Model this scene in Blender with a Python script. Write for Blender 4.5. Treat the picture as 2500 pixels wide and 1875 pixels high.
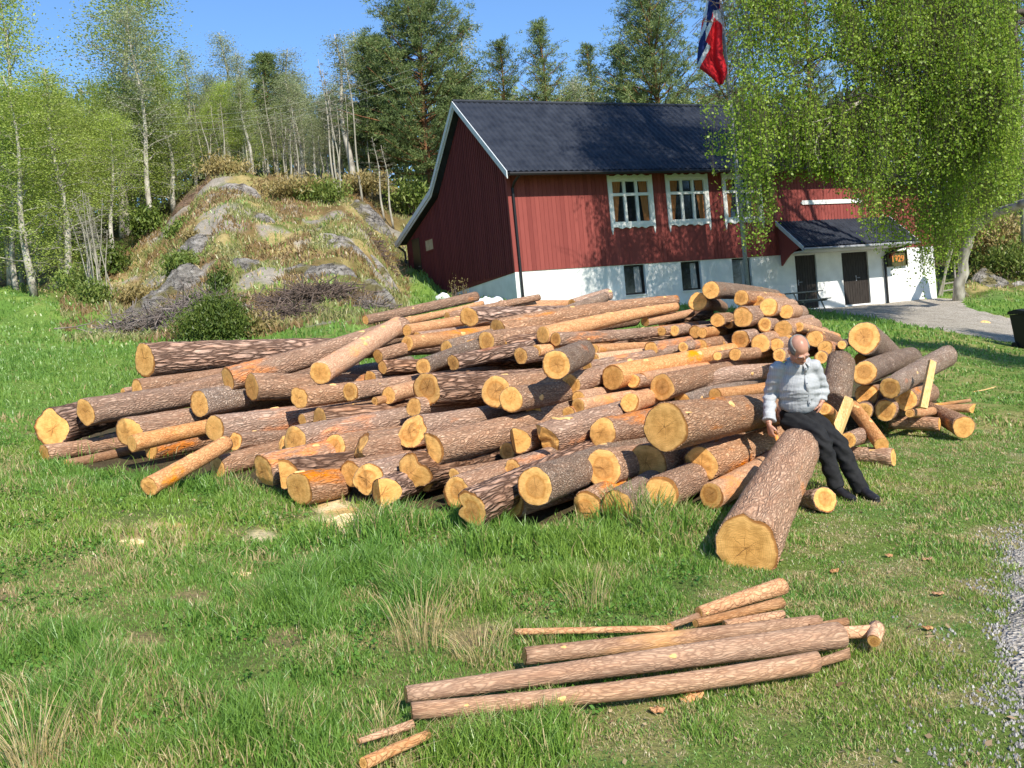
import bpy, math, random
import numpy as np
from mathutils import Vector, Matrix
random.seed(7); RNG = np.random.default_rng(7)
S = bpy.context.scene
for o in list(bpy.data.objects): bpy.data.objects.remove(o)
COL = S.collection
rad = math.radians

# ---------------------------------------------------------------- camera, sky, sun, exposure
F, PITCH, ROLL, EYE = 2428.4, .0453, -.0944, 1.8
FW = np.array([0, math.cos(PITCH), -math.sin(PITCH)]); _rt = np.array([1., 0, 0]); _up = np.cross(_rt, FW)
RT = math.cos(ROLL)*_rt + math.sin(ROLL)*_up; UP = -math.sin(ROLL)*_rt + math.cos(ROLL)*_up
cam = bpy.data.cameras.new('camera'); camo = bpy.data.objects.new('camera', cam); COL.objects.link(camo)
cam.sensor_width = 36; cam.lens = 36*F/2500; cam.clip_end = 2000; cam.clip_start = .1
camo.matrix_world = Matrix(((RT[0], UP[0], -FW[0], 0), (RT[1], UP[1], -FW[1], 0), (RT[2], UP[2], -FW[2], EYE), (0, 0, 0, 1)))
S.camera = camo
SUN_AZ, SUN_EL = rad(151), rad(38)
w = bpy.data.worlds.new('World'); S.world = w; w.use_nodes = True
nt = w.node_tree; nt.nodes.clear()
sky = nt.nodes.new('ShaderNodeTexSky'); sky.sky_type = 'NISHITA'; sky.sun_disc = False
sky.sun_elevation = SUN_EL; sky.sun_rotation = SUN_AZ; sky.air_density = 1.0; sky.dust_density = .1; sky.ozone_density = 5
bg = nt.nodes.new('ShaderNodeBackground'); bg.inputs[1].default_value = .128
wo = nt.nodes.new('ShaderNodeOutputWorld'); tint = nt.nodes.new('ShaderNodeMixRGB'); tint.blend_type = 'MULTIPLY'; tint.inputs[0].default_value = 1; tint.inputs[2].default_value = (.80, .93, 1.05, 1); nt.links.new(sky.outputs[0], tint.inputs[1]); nt.links.new(tint.outputs[0], bg.inputs[0]); nt.links.new(bg.outputs[0], wo.inputs[0])
sl = bpy.data.lights.new('sun', 'SUN'); sl.energy = 4.6; sl.angle = rad(.5); sl.color = (1, .93, .82)
so = bpy.data.objects.new('sun', sl); COL.objects.link(so)
sd = Vector((math.sin(SUN_AZ)*math.cos(SUN_EL), math.cos(SUN_AZ)*math.cos(SUN_EL), math.sin(SUN_EL)))
so.rotation_euler = sd.to_track_quat('Z', 'Y').to_euler(); so.location = sd*60
S.view_settings.view_transform = 'Standard'; S.view_settings.look = 'None'; S.view_settings.gamma = 1
S.view_settings.exposure = .58
S.render.engine = 'CYCLES'
S.cycles.max_bounces = 6; S.cycles.transparent_max_bounces = 4; S.cycles.use_denoising = True

# ---------------------------------------------------------------- placement helpers
CAM = np.array([0, 0, EYE])
def W(x, y, d):
    "point seen at photo pixel (x, y) at depth d metres"
    x, y, d = np.asarray(x, float), np.asarray(y, float), np.asarray(d, float)
    return (FW + ((x-1250)/F)[..., None]*RT + ((937.5-y)/F)[..., None]*UP)*d[..., None] + CAM
def pix(P):
    Q = np.asarray(P, float) - CAM; z = Q@FW
    return 1250+F*(Q@RT)/z, 937.5-F*(Q@UP)/z, z
def _h2(ix, iy, s):
    n = (ix.astype(np.int64)*374761393 + iy.astype(np.int64)*668265263 + s*974711) & 0x7fffffff
    n = ((n ^ (n >> 13))*1274126177) & 0x7fffffff
    return ((n ^ (n >> 16)) & 0xffff)/65535.
def noise(x, y, s=0):
    x, y = np.asarray(x, float), np.asarray(y, float)
    ix, iy = np.floor(x), np.floor(y); fx, fy = x-ix, y-iy; fx = fx*fx*(3-2*fx); fy = fy*fy*(3-2*fy)
    return (_h2(ix, iy, s)*(1-fx)+_h2(ix+1, iy, s)*fx)*(1-fy)+(_h2(ix, iy+1, s)*(1-fx)+_h2(ix+1, iy+1, s)*fx)*fy
def fbm(x, y, o=4, s=0):
    a, t, r = .5, 0, 0
    for i in range(o): r = r+a*noise(x*2**i, y*2**i, s+i*17); t += a; a *= .5
    return r/t
def sst(a, b, x): t = np.clip((x-a)/(b-a), 0, 1); return t*t*(3-2*t)

# ground: image height of the ground at photo column x and depth d (table measured from the photo)
GT = {
 -700: [(14, 990), (20, 880), (28, 800), (40, 735), (60, 680), (100, 620), (400, 600)],
 0:    [(14, 985), (20, 870), (28, 800), (40, 742), (55, 690), (80, 640), (120, 600), (400, 590)],
 300:  [(14, 985), (20, 872), (28, 808), (35, 765), (42, 690), (50, 590), (65, 540), (100, 520), (400, 520)],
 550:  [(14, 985), (20, 872), (24, 835), (29, 740), (32, 665), (35, 620), (39, 540), (44, 475), (48, 440), (60, 455), (100, 470), (400, 500)],
 850:  [(14, 985), (20, 868), (23, 800), (27, 745), (31, 680), (35, 625), (40, 560), (46, 505), (50, 470), (60, 480), (100, 480), (400, 500)],
 1000: [(14, 985), (20, 865), (27, 775), (33, 735), (40, 708), (44, 640), (52, 500), (65, 470), (100, 470), (400, 500)],
 1250: [(14, 985), (20, 860), (26, 792), (32.5, 740), (40, 720), (60, 690), (100, 560), (400, 520)],
 1600: [(14, 985), (20, 862), (26, 805), (34, 752), (40, 735), (60, 690), (100, 560), (400, 520)],
 1950: [(14, 985), (20, 866), (26, 815), (32, 782), (38, 757), (45, 735), (60, 700), (100, 560), (400, 520)],
 2290: [(14, 985), (20, 885), (27, 828), (33, 790), (41.4, 729), (46, 700), (55, 620), (70, 560), (100, 520), (400, 500)],
 2500: [(14, 985), (20, 905), (27, 850), (35, 790), (40, 720), (46, 650), (55, 570), (80, 500), (400, 480)],
 3200: [(14, 985), (20, 905), (27, 850), (35, 790), (45, 720), (60, 600), (80, 520), (400, 500)]}
_gx = np.array(sorted(GT)); _ld = np.log(np.array([9, 14, 17, 20, 22, 24, 27, 29, 31, 33, 35, 38, 41, 44, 48, 52, 60, 75, 100, 400.]))
_gy = []
for k in _gx:
    pts = [(9, 678+EYE*F/9)]+[(14, 990)]+GT[k][1:]
    _gy.append(np.interp(_ld, np.log([p[0] for p in pts]), [p[1] for p in pts]))
_gy = np.array(_gy)
def ground_y(x, d):
    x = np.clip(x, _gx[0], _gx[-1]); x, d = np.broadcast_arrays(x, d)
    ld = np.log(np.clip(d, 9, 400)); i = np.clip(np.searchsorted(_gx, x)-1, 0, len(_gx)-2)
    t = (x-_gx[i])/(_gx[i+1]-_gx[i]); t = t*t*(3-2*t)
    j = np.clip(np.searchsorted(_ld, ld)-1, 0, len(_ld)-2); u = (ld-_ld[j])/(_ld[j+1]-_ld[j])
    far = (_gy[i, j]*(1-t)+_gy[i+1, j]*t)*(1-u)+(_gy[i, j+1]*(1-t)+_gy[i+1, j+1]*t)*u
    near = 678+EYE*F/np.maximum(d, .5)
    k = sst(9, 12, d); return near*(1-k)+far*k
_t0 = (937.5-678)/F; _n = UP-_t0*FW       # near plane:  (P-CAM).n = -EYE
def G(X, Y, bumps=True):
    X, Y = np.asarray(X, float), np.asarray(Y, float)
    zp = (-EYE-(X*_n[0]+Y*_n[1]))/_n[2]
    z = zp.copy()
    front = Y > 3
    for it in range(7):
        Q = np.stack([X, Y, z], -1); d = np.maximum(Q@FW, 1.); x = 1250+F*(Q@RT)/d
        t = (937.5-ground_y(x, d))/F
        den = UP[2]-t*FW[2]
        zn = -(X*(UP[0]-t*FW[0])+Y*(UP[1]-t*FW[1]))/den
        z = np.where(front, zn, zp)
    Q = np.stack([X, Y, z], -1); d = Q@FW; x = 1250+F*(Q@RT)/np.maximum(d, 1)
    r = np.hypot(X, Y)
    if bumps:
        hill = sst(27, 34, d)*(1-sst(1000, 1120, x))+sst(38, 44, d)*sst(2250, 2400, x)
        hill = np.clip(hill*(Y > 3), 0, 1)
        z = z+(fbm(X*.9, Y*.9, 3, 5)-.5)*.06*sst(1, 4, r)+(fbm(X*.35, Y*.35, 4, 9)-.5)*1.3*hill
        z = z+(np.abs(fbm(X*.6+9, Y*.6, 3, 33)-.5))*1.2*hill
    return z+EYE
def GP(x, d):
    "ground point at photo column x, depth d"
    P = W(x, ground_y(np.array(float(x)), np.array(float(d))), d); P[2] = G(P[0], P[1]); return P
def inpoly(x, y, poly):
    r = np.zeros(np.broadcast(x, y).shape, bool); n = len(poly)
    for i in range(n):
        x1, y1 = poly[i]; x2, y2 = poly[(i+1) % n]
        c = ((y1 > y) != (y2 > y)); xx = (x2-x1)*(y-y1)/((y2-y1) if y2 != y1 else 1e-9)+x1
        r ^= c & (x < xx)
    return r

# ---------------------------------------------------------------- mesh helpers
class MB:
    def __init__(s): s.v = []; s.f = []; s.m = []; s.uv = {}; s.n = 0
    def add(s, V, Fc, m=0):
        b = s.n; V = [tuple(map(float, p)) for p in V]; s.v += V; s.n += len(V)
        s.f += [tuple(b+i for i in f) for f in Fc]; s.m += [m]*len(Fc)
        return b
    def box(s, lo, hi, m=0, M=None):
        x0, y0, z0 = lo; x1, y1, z1 = hi
        V = [(x0, y0, z0), (x1, y0, z0), (x1, y1, z0), (x0, y1, z0), (x0, y0, z1), (x1, y0, z1), (x1, y1, z1), (x0, y1, z1)]
        if M is not None: V = [tuple(M@Vector(p)) for p in V]
        s.add(V, [(0, 3, 2, 1), (4, 5, 6, 7), (0, 1, 5, 4), (1, 2, 6, 5), (2, 3, 7, 6), (3, 0, 4, 7)], m)
    def prism(s, poly, axis, a, b, m=0):
        "poly of 2-D points extruded along axis from a to b"
        def P(p, t):
            return (t, p[0], p[1]) if axis == 0 else (p[0], t, p[1]) if axis == 1 else (p[0], p[1], t)
        n = len(poly); V = [P(p, a) for p in poly]+[P(p, b) for p in poly]
        s.add(V, [tuple(range(n))[::-1], tuple(range(n, 2*n))]+[(i, (i+1) % n, n+(i+1) % n, n+i) for i in range(n)], m)
    def tube(s, pts, r, n=8, m=0, caps=True, flat=None):
        pts = [np.asarray(p, float) for p in pts]; k = len(pts)
        if np.isscalar(r): r = [r]*k
        T = []
        for i in range(k):
            t = pts[min(i+1, k-1)]-pts[max(i-1, 0)]; T.append(t/(np.linalg.norm(t)+1e-9))
        ref = np.array([0, 0, 1.]) if abs(T[0][2]) < .9 else np.array([1., 0, 0])
        a = np.cross(T[0], ref); a /= np.linalg.norm(a); V = []
        for i in range(k):
            a = a-T[i]*(a@T[i]); a /= np.linalg.norm(a)+1e-9; b = np.cross(T[i], a)
            ra, rb = (r[i] if np.ndim(r[i]) else (r[i], r[i]))
            for j in range(n):
                q = 2*math.pi*j/n; V.append(pts[i]+a*math.cos(q)*ra+b*math.sin(q)*rb)
        Fc = [(i*n+j, i*n+(j+1) % n, (i+1)*n+(j+1) % n, (i+1)*n+j) for i in range(k-1) for j in range(n)]
        if caps: Fc += [tuple(range(n))[::-1], tuple(range((k-1)*n, k*n))]
        s.add(V, Fc, m)
    def mesh(s, name, mats, smooth=False):
        me = bpy.data.meshes.new(name); me.from_pydata(s.v, [], s.f)
        for m in mats if isinstance(mats, (list, tuple)) else [mats]: me.materials.append(m)
        me.polygons.foreach_set('material_index', s.m)
        if smooth: me.polygons.foreach_set('use_smooth', [True]*len(s.f))
        me.update(); return me
    def build(s, name, mats, parent=None, smooth=False):
        return link(name, s.mesh(name, mats, smooth), parent)
def link(name, me, parent=None):
    o = bpy.data.objects.new(name, me); COL.objects.link(o)
    if parent is not None: o.parent = parent
    return o
def tag(o, label=None, cat=None, group=None, kind=None):
    for k, v in (('label', label), ('category', cat), ('group', group), ('kind', kind)):
        if v: o[k] = v
    return o
def thing(name, loc=(0, 0, 0), label=None, cat=None, group=None, rz=0):
    o = bpy.data.objects.new(name, None); COL.objects.link(o); o.location = [float(c) for c in loc]; o.rotation_euler = (0, 0, rz)
    o.empty_display_size = .2
    return tag(o, label, cat, group)
def quads_mesh(name, V, nv, mat, attrs=None, smooth=False, col=None):
    "V (N, nv, 3) array of N separate polygons with nv corners each"
    N = len(V); me = bpy.data.meshes.new(name)
    me.vertices.add(N*nv); me.vertices.foreach_set('co', V.reshape(-1).astype(np.float32))
    me.loops.add(N*nv); me.loops.foreach_set('vertex_index', np.arange(N*nv, dtype=np.int32))
    me.polygons.add(N); me.polygons.foreach_set('loop_start', np.arange(0, N*nv, nv, dtype=np.int32))
    try: me.polygons.foreach_set('loop_total', np.full(N, nv, dtype=np.int32))
    except Exception: pass
    if attrs is not None:
        a = me.attributes.new('rnd', 'FLOAT', 'FACE'); a.data.foreach_set('value', attrs.astype(np.float32))
    if col is not None:
        a = me.attributes.new('Col', 'FLOAT_COLOR', 'FACE'); a.data.foreach_set('color', np.c_[col, np.ones(N)].reshape(-1).astype(np.float32))
    me.materials.append(mat); me.update(calc_edges=True)
    return me

# ---------------------------------------------------------------- materials
def mat(name, color=(.5, .5, .5), rough=.8, build=None, spec=.3):
    m = bpy.data.materials.new(name); m.use_nodes = True; n = m.node_tree; b = n.nodes['Principled BSDF']
    b.inputs['Base Color'].default_value = (*color, 1); b.inputs['Roughness'].default_value = rough
    b.inputs['Specular IOR Level'].default_value = spec
    if build: build(n, b, lambda t, **k: _node(n, t, **k))
    return m
def _node(n, t, **k):
    x = n.nodes.new('ShaderNode'+t)
    for a, v in k.items():
        if a.startswith('i_'):
            key = a[2:]; x.inputs[int(key) if key.isdigit() else key].default_value = v
        else: setattr(x, a, v)
    return x
def ramp(n, stops):
    r = n.nodes.new('ShaderNodeValToRGB'); e = r.color_ramp.elements
    while len(e) < len(stops): e.new(.5)
    for q, (p, c) in zip(e, stops): q.position = p; q.color = (*c, 1) if len(c) == 3 else c
    return r
def bump(n, N, b, src, strength=.5, dist=.01):
    u = N('Bump'); u.inputs['Strength'].default_value = strength; u.inputs['Distance'].default_value = dist
    n.links.new(src, u.inputs['Height']); n.links.new(u.outputs[0], b.inputs['Normal']); return u
def coords(n, N, kind='Object', scale=(1, 1, 1), rand=True):
    tc = N('TexCoord'); mp = N('Mapping'); mp.inputs['Scale'].default_value = scale
    n.links.new(tc.outputs[kind], mp.inputs[0])
    if rand:
        oi = N('ObjectInfo'); mu = N('Math', operation='MULTIPLY', i_1=37.); n.links.new(oi.outputs['Random'], mu.inputs[0]); n.links.new(mu.outputs[0], mp.inputs['Location'])
    return mp.outputs[0]
def mixc(n, N, fac, a, b, mode='MIX'):
    x = N('MixRGB', blend_type=mode)
    for i, s in ((0, fac), (1, a), (2, b)):
        if isinstance(s, (int, float)): x.inputs[i].default_value = s
        elif isinstance(s, tuple): x.inputs[i].default_value = (*s, 1)
        else: n.links.new(s, x.inputs[i])
    return x.outputs[0]
def noisy(name, c1, c2, scale=8, rough=.85, bs=.4, bd=.02, spec=.2, detail=6, sc=(1, 1, 1), c3=None, kind='Object'):
    def f(n, b, N):
        co = coords(n, N, kind, sc, kind == 'Object'); t = N('TexNoise', i_Scale=scale, i_Detail=detail); n.links.new(co, t.inputs[0])
        st = [(.3, c1), (.7, c2)] if c3 is None else [(.3, c1), (.5, c3), (.7, c2)]
        r = ramp(n, st); n.links.new(t.outputs[0], r.inputs[0]); n.links.new(r.outputs[0], b.inputs['Base Color'])
        bump(n, N, b, t.outputs[0], bs, bd)
    return mat(name, c1, rough, f, spec)

def bark_mat(name, crack, plate, plate2, torn, scale=26, stretch=.33, torn_amt=.62, bs=1., bd=.012, cw=.16, ca=1.):
    def f(n, b, N):
        co = coords(n, N, 'Object', (1, 1, stretch))
        wn = N('TexNoise', i_Scale=9., i_Detail=3.); n.links.new(co, wn.inputs[0])
        wm = N('VectorMath', operation='SCALE', i_Scale=.16); n.links.new(wn.outputs[1], wm.inputs[0])
        va = N('VectorMath', operation='ADD'); n.links.new(co, va.inputs[0]); n.links.new(wm.outputs[0], va.inputs[1])
        v = N('TexVoronoi', feature='DISTANCE_TO_EDGE', i_Scale=scale); n.links.new(va.outputs[0], v.inputs[0])
        vc = N('TexVoronoi', feature='F1', i_Scale=scale); n.links.new(va.outputs[0], vc.inputs[0])
        r = ramp(n, [(.0, (1-ca, 1-ca, 1-ca)), (cw, (1, 1, 1))]); n.links.new(v.outputs[0], r.inputs[0])
        n1 = N('TexNoise', i_Scale=14., i_Detail=8., i_Roughness=.7); n.links.new(co, n1.inputs[0])
        n2 = N('TexNoise', i_Scale=2.4, i_Detail=4.); n.links.new(co, n2.inputs[0])
        r1 = ramp(n, [(.35, plate), (.65, plate2)]); n.links.new(n1.outputs[0], r1.inputs[0])
        sep = N('SeparateColor'); n.links.new(vc.outputs[1], sep.inputs[0])
        pv = mixc(n, N, .35, r1.outputs[0], mixc(n, N, sep.outputs[0], plate, plate2))
        body = mixc(n, N, r.outputs[0], crack, pv)
        n3 = N('TexNoise', i_Scale=75., i_Detail=6., i_Roughness=.75); n.links.new(co, n3.inputs[0])
        r3 = ramp(n, [(.32, (.68, .66, .64)), (.68, (1.25, 1.25, 1.25))]); n.links.new(n3.outputs[0], r3.inputs[0])
        body = mixc(n, N, 1., body, r3.outputs[0], 'MULTIPLY')
        rt = ramp(n, [(torn_amt, (0, 0, 0)), (torn_amt+.06, (1, 1, 1))]); n.links.new(n2.outputs[0], rt.inputs[0])
        r4 = ramp(n, [(.4, (0, 0, 0)), (.55, (1, 1, 1))]); n.links.new(n1.outputs[0], r4.inputs[0])
        tm = N('Math', operation='MULTIPLY'); n.links.new(rt.outputs[0], tm.inputs[0]); n.links.new(r4.outputs[0], tm.inputs[1])
        out = mixc(n, N, tm.outputs[0], body, torn)
        oi = N('ObjectInfo'); hv = N('HueSaturation'); mr = N('MapRange', i_3=.82, i_4=1.2); n.links.new(oi.outputs['Random'], mr.inputs[0])
        n.links.new(mr.outputs[0], hv.inputs['Value']); n.links.new(out, hv.inputs['Color'])
        f9 = N('Math', operation='MULTIPLY', i_1=9.7); f8 = N('Math', operation='FRACT'); f7 = N('MapRange', i_3=.86, i_4=1.14); n.links.new(oi.outputs['Random'], f9.inputs[0]); n.links.new(f9.outputs[0], f8.inputs[0]); n.links.new(f8.outputs[0], f7.inputs[0]); n.links.new(f7.outputs[0], hv.inputs['Saturation'])
        n.links.new(hv.outputs[0], b.inputs['Base Color'])
        hs = N('Math', operation='ADD'); n.links.new(r.outputs[0], hs.inputs[0]); n.links.new(n1.outputs[0], hs.inputs[1])
        bump(n, N, b, hs.outputs[0], bs, bd)
    return mat(name, plate, .85, f, .2)
M = {}
M['bark_b'] = bark_mat('pine_bark_thick', (.07, .034, .02), (.42, .225, .135), (.52, .355, .26), (.42, .15, .06), 22, .17, .68, 1., .022, .30, .95)
M['bark_m'] = bark_mat('pine_bark_medium', (.19, .095, .055), (.47, .27, .165), (.58, .40, .275), (.72, .25, .06), 46, .26, .585, 1., .012, .30, .70)
M['bark_o'] = bark_mat('pine_bark_orange', (.30, .12, .05), (.52, .25, .12), (.66, .40, .21), (.74, .28, .06), 38, .5, .60, .8, .006, .12, .6)
M['bark_s'] = bark_mat('spruce_bark_scaly', (.16, .095, .06), (.38, .25, .175), (.53, .43, .34), (.55, .19, .08), 60, .6, .68, 1., .014, .3, .8)
M['bark_k'] = bark_mat('small_pole_bark', (.14, .06, .03), (.42, .215, .105), (.54, .34, .20), (.70, .34, .09), 80, .22, .60, .8, .004, .25, .55)
def f_cut(n, b, N):
    uv = N('UVMap'); uv.uv_map = 'UVMap'
    oi = N('ObjectInfo')
    ns = N('TexNoise', i_Scale=2.2, i_Detail=3.); n.links.new(uv.outputs[0], ns.inputs[0])
    sc = N('VectorMath', operation='SCALE', i_Scale=.22); n.links.new(ns.outputs[1], sc.inputs[0])
    ad = N('VectorMath', operation='ADD'); n.links.new(uv.outputs[0], ad.inputs[0]); n.links.new(sc.outputs[0], ad.inputs[1])
    of = N('TexWhiteNoise'); of.noise_dimensions = '1D'; n.links.new(oi.outputs['Random'], of.inputs['W']); os_ = N('VectorMath', operation='SCALE', i_Scale=.30); n.links.new(of.outputs['Color'], os_.inputs[0]); oa = N('VectorMath', operation='ADD'); oa.inputs[1].default_value = (-.04, -.04, -.04); n.links.new(os_.outputs[0], oa.inputs[0])
    sb = N('VectorMath', operation='SUBTRACT'); n.links.new(oa.outputs[0], sb.inputs[1]); n.links.new(ad.outputs[0], sb.inputs[0])
    mm = N('VectorMath', operation='MULTIPLY'); mm.inputs[1].default_value = (1, 1, 0); n.links.new(sb.outputs[0], mm.inputs[0])
    ln = N('VectorMath', operation='LENGTH'); n.links.new(mm.outputs[0], ln.inputs[0])
    wv = N('Math', operation='MULTIPLY', i_1=95.); n.links.new(ln.outputs[1], wv.inputs[0])
    sn = N('Math', operation='SINE'); n.links.new(wv.outputs[0], sn.inputs[0])
    heart = ramp(n, [(.0, (.62, .29, .08)), (.40, (.76, .39, .12)), (.56, (.72, .33, .085)), (.64, (.94, .50, .15)), (.93, (.96, .55, .185)), (.97, (.90, .46, .14)), (1., (.40, .17, .05))])
    n.links.new(ln.outputs[1], heart.inputs[0])
    alt = ramp(n, [(.0, (.90, .45, .125)), (.5, (.93, .49, .145)), (.92, (.95, .53, .17)), (1., (.42, .18, .05))])
    n.links.new(ln.outputs[1], alt.inputs[0])
    sel = ramp(n, [(.3, (0, 0, 0)), (.7, (1, 1, 1))]); n.links.new(oi.outputs['Random'], sel.inputs[0])
    base = mixc(n, N, sel.outputs[0], heart.outputs[0], alt.outputs[0])
    rg = N('MapRange', i_1=-1., i_2=1., i_3=.90, i_4=1.04); n.links.new(sn.outputs[0], rg.inputs[0])
    base = mixc(n, N, 1., base, rg.outputs[0], 'MULTIPLY')
    # saw marks and stains
    n4 = N('TexNoise', i_Scale=3., i_Detail=8., i_Roughness=.65); n.links.new(coords(n, N, 'UV', (1, 1, 1)), n4.inputs[0])
    r4 = ramp(n, [(.35, (.74, .70, .62)), (.6, (1.05, 1.05, 1.05))]); n.links.new(n4.outputs[0], r4.inputs[0])
    base = mixc(n, N, 1., base, r4.outputs[0], 'MULTIPLY')
    n5 = N('TexNoise', i_Scale=4., i_Detail=2.); n.links.new(coords(n, N, 'UV', (1., 14, 1)), n5.inputs[0])
    r5 = ramp(n, [(.35, (.86, .84, .8)), (.55, (1.03, 1.03, 1.03))]); n.links.new(n5.outputs[0], r5.inputs[0])
    base = mixc(n, N, 1., base, r5.outputs[0], 'MULTIPLY')
    # radial checks (drying cracks)
    sx = N('SeparateXYZ'); n.links.new(mm.outputs[0], sx.inputs[0]); at = N('Math', operation='ARCTAN2'); n.links.new(sx.outputs[1], at.inputs[0]); n.links.new(sx.outputs[0], at.inputs[1])
    cb = N('CombineXYZ'); n.links.new(at.outputs[0], cb.inputs[0]); n.links.new(oi.outputs['Random'], cb.inputs[1])
    am = N('VectorMath', operation='MULTIPLY'); am.inputs[1].default_value = (1, 40, 1); n.links.new(cb.outputs[0], am.inputs[0])
    vr = N('TexVoronoi', feature='DISTANCE_TO_EDGE', i_Scale=1.4); vr.voronoi_dimensions = '2D'; n.links.new(am.outputs[0], vr.inputs[0])
    md = N('Math', operation='MULTIPLY'); n.links.new(vr.outputs[0], md.inputs[0]); n.links.new(ln.outputs[1], md.inputs[1])
    cr = ramp(n, [(.004, (1, 1, 1)), (.010, (0, 0, 0))]); n.links.new(md.outputs[0], cr.inputs[0])
    lim = ramp(n, [(.35, (1, 1, 1)), (.6, (0, 0, 0))]); n.links.new(ln.outputs[1], lim.inputs[0])
    cm = N('Math', operation='MULTIPLY'); n.links.new(cr.outputs[0], cm.inputs[0]); n.links.new(lim.outputs[0], cm.inputs[1])
    cm2 = N('Math', operation='MULTIPLY', i_1=.7); n.links.new(cm.outputs[0], cm2.inputs[0])
    base = mixc(n, N, cm2.outputs[0], base, (.22, .10, .03))
    hv = N('HueSaturation'); mr = N('MapRange', i_3=.80, i_4=1.08); fr = N('Math', operation='FRACT'); m7 = N('Math', operation='MULTIPLY', i_1=7.3)
    n.links.new(oi.outputs['Random'], m7.inputs[0]); n.links.new(m7.outputs[0], fr.inputs[0]); n.links.new(fr.outputs[0], mr.inputs[0])
    n.links.new(mr.outputs[0], hv.inputs['Value']); n.links.new(base, hv.inputs['Color']); n.links.new(hv.outputs[0], b.inputs['Base Color'])
    hh = N('Math', operation='SUBTRACT'); n.links.new(n5.outputs[0], hh.inputs[0]); n.links.new(cm.outputs[0], hh.inputs[1])
    bump(n, N, b, hh.outputs[0], .5, .006)
M['cut'] = mat('fresh_cut_wood', (.8, .5, .2), .75, f_cut, .2)
M['scar'] = noisy('branch_scar_wood', (.80, .55, .25), (.70, .38, .12), 30, .7)
M['split'] = noisy('split_wood', (.62, .36, .12), (.80, .56, .25), 20, .7, .6, .01, sc=(4, 4, .4))

def leaf_mat(name, cols, trans=.45, val=1.):
    m = bpy.data.materials.new(name); m.use_nodes = True; n = m.node_tree; n.nodes.clear(); N = lambda t, **k: _node(n, t, **k)
    a = N('Attribute', attribute_name='rnd'); k = len(cols)
    r = ramp(n, [(i/(k-1), tuple(c*val for c in cols[i])) for i in range(k)]); n.links.new(a.outputs['Fac'], r.inputs[0])
    oi = N('ObjectInfo'); hv = N('HueSaturation'); mr = N('MapRange', i_3=.85, i_4=1.15); n.links.new(oi.outputs['Random'], mr.inputs[0]); n.links.new(mr.outputs[0], hv.inputs['Value'])
    n.links.new(r.outputs[0], hv.inputs['Color'])
    d = N('BsdfDiffuse'); t = N('BsdfTranslucent'); g = N('BsdfGlossy', i_Roughness=.45); g.inputs[0].default_value = (.5, .5, .5, 1)
    n.links.new(hv.outputs[0], d.inputs[0]); n.links.new(hv.outputs[0], t.inputs[0])
    x = N('MixShader', i_0=trans); n.links.new(d.outputs[0], x.inputs[1]); n.links.new(t.outputs[0], x.inputs[2])
    y = N('MixShader', i_0=.04); n.links.new(x.outputs[0], y.inputs[1]); n.links.new(g.outputs[0], y.inputs[2])
    o = N('OutputMaterial'); n.links.new(y.outputs[0], o.inputs[0]); return m
M['leaf_fresh'] = leaf_mat('leaf_fresh', [(.26, .34, .06), (.41, .51, .10), (.55, .63, .18)], .5)
M['leaf_grey'] = leaf_mat('leaf_budding_hazed', [(.28, .32, .15), (.39, .44, .22), (.50, .54, .32)], .45)  # budding leaf tone, paled and greyed further to imitate distance haze
M['leaf_weep'] = leaf_mat('leaf_weeping', [(.13, .23, .02), (.26, .39, .04), (.50, .62, .10)], .5)
M['needle'] = leaf_mat('pine_needles', [(.07, .115, .04), (.16, .22, .07), (.31, .36, .12)], .25)
M['juniper'] = leaf_mat('juniper_needles', [(.045, .08, .015), (.10, .15, .025), (.20, .24, .05)], .2)
M['rust'] = leaf_mat('rusty_scrub', [(.22, .21, .07), (.34, .26, .10), (.42, .34, .15)], .3)
M['farwood'] = leaf_mat('far_wood_leaves', [(.10, .14, .06), (.20, .26, .11), (.30, .36, .17)], .35)
M['greenscrub'] = leaf_mat('green_scrub', [(.10, .16, .03), (.19, .26, .05), (.30, .32, .09)], .3)
M['birch_trunk'] = noisy('birch_bark', (.16, .14, .11), (.52, .49, .42), 5, .8, .3, .02, sc=(1, 1, .35), c3=(.38, .35, .29))
M['grey_trunk'] = noisy('grey_stem', (.22, .20, .15), (.42, .39, .31), 4, .85, sc=(1, 1, .3))
M['dark_trunk'] = noisy('dark_limb', (.045, .035, .028), (.13, .11, .09), 8, .85)
M['pine_trunk'] = noisy('pine_trunk_bark', (.12, .06, .035), (.33, .16, .07), 6, .85, sc=(1, 1, .4))
M['twig'] = noisy('dead_twigs', (.13, .10, .085), (.27, .23, .20), 6, .9)
M['twigb'] = noisy('brown_twigs', (.10, .07, .055), (.20, .15, .12), 6, .9)

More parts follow.
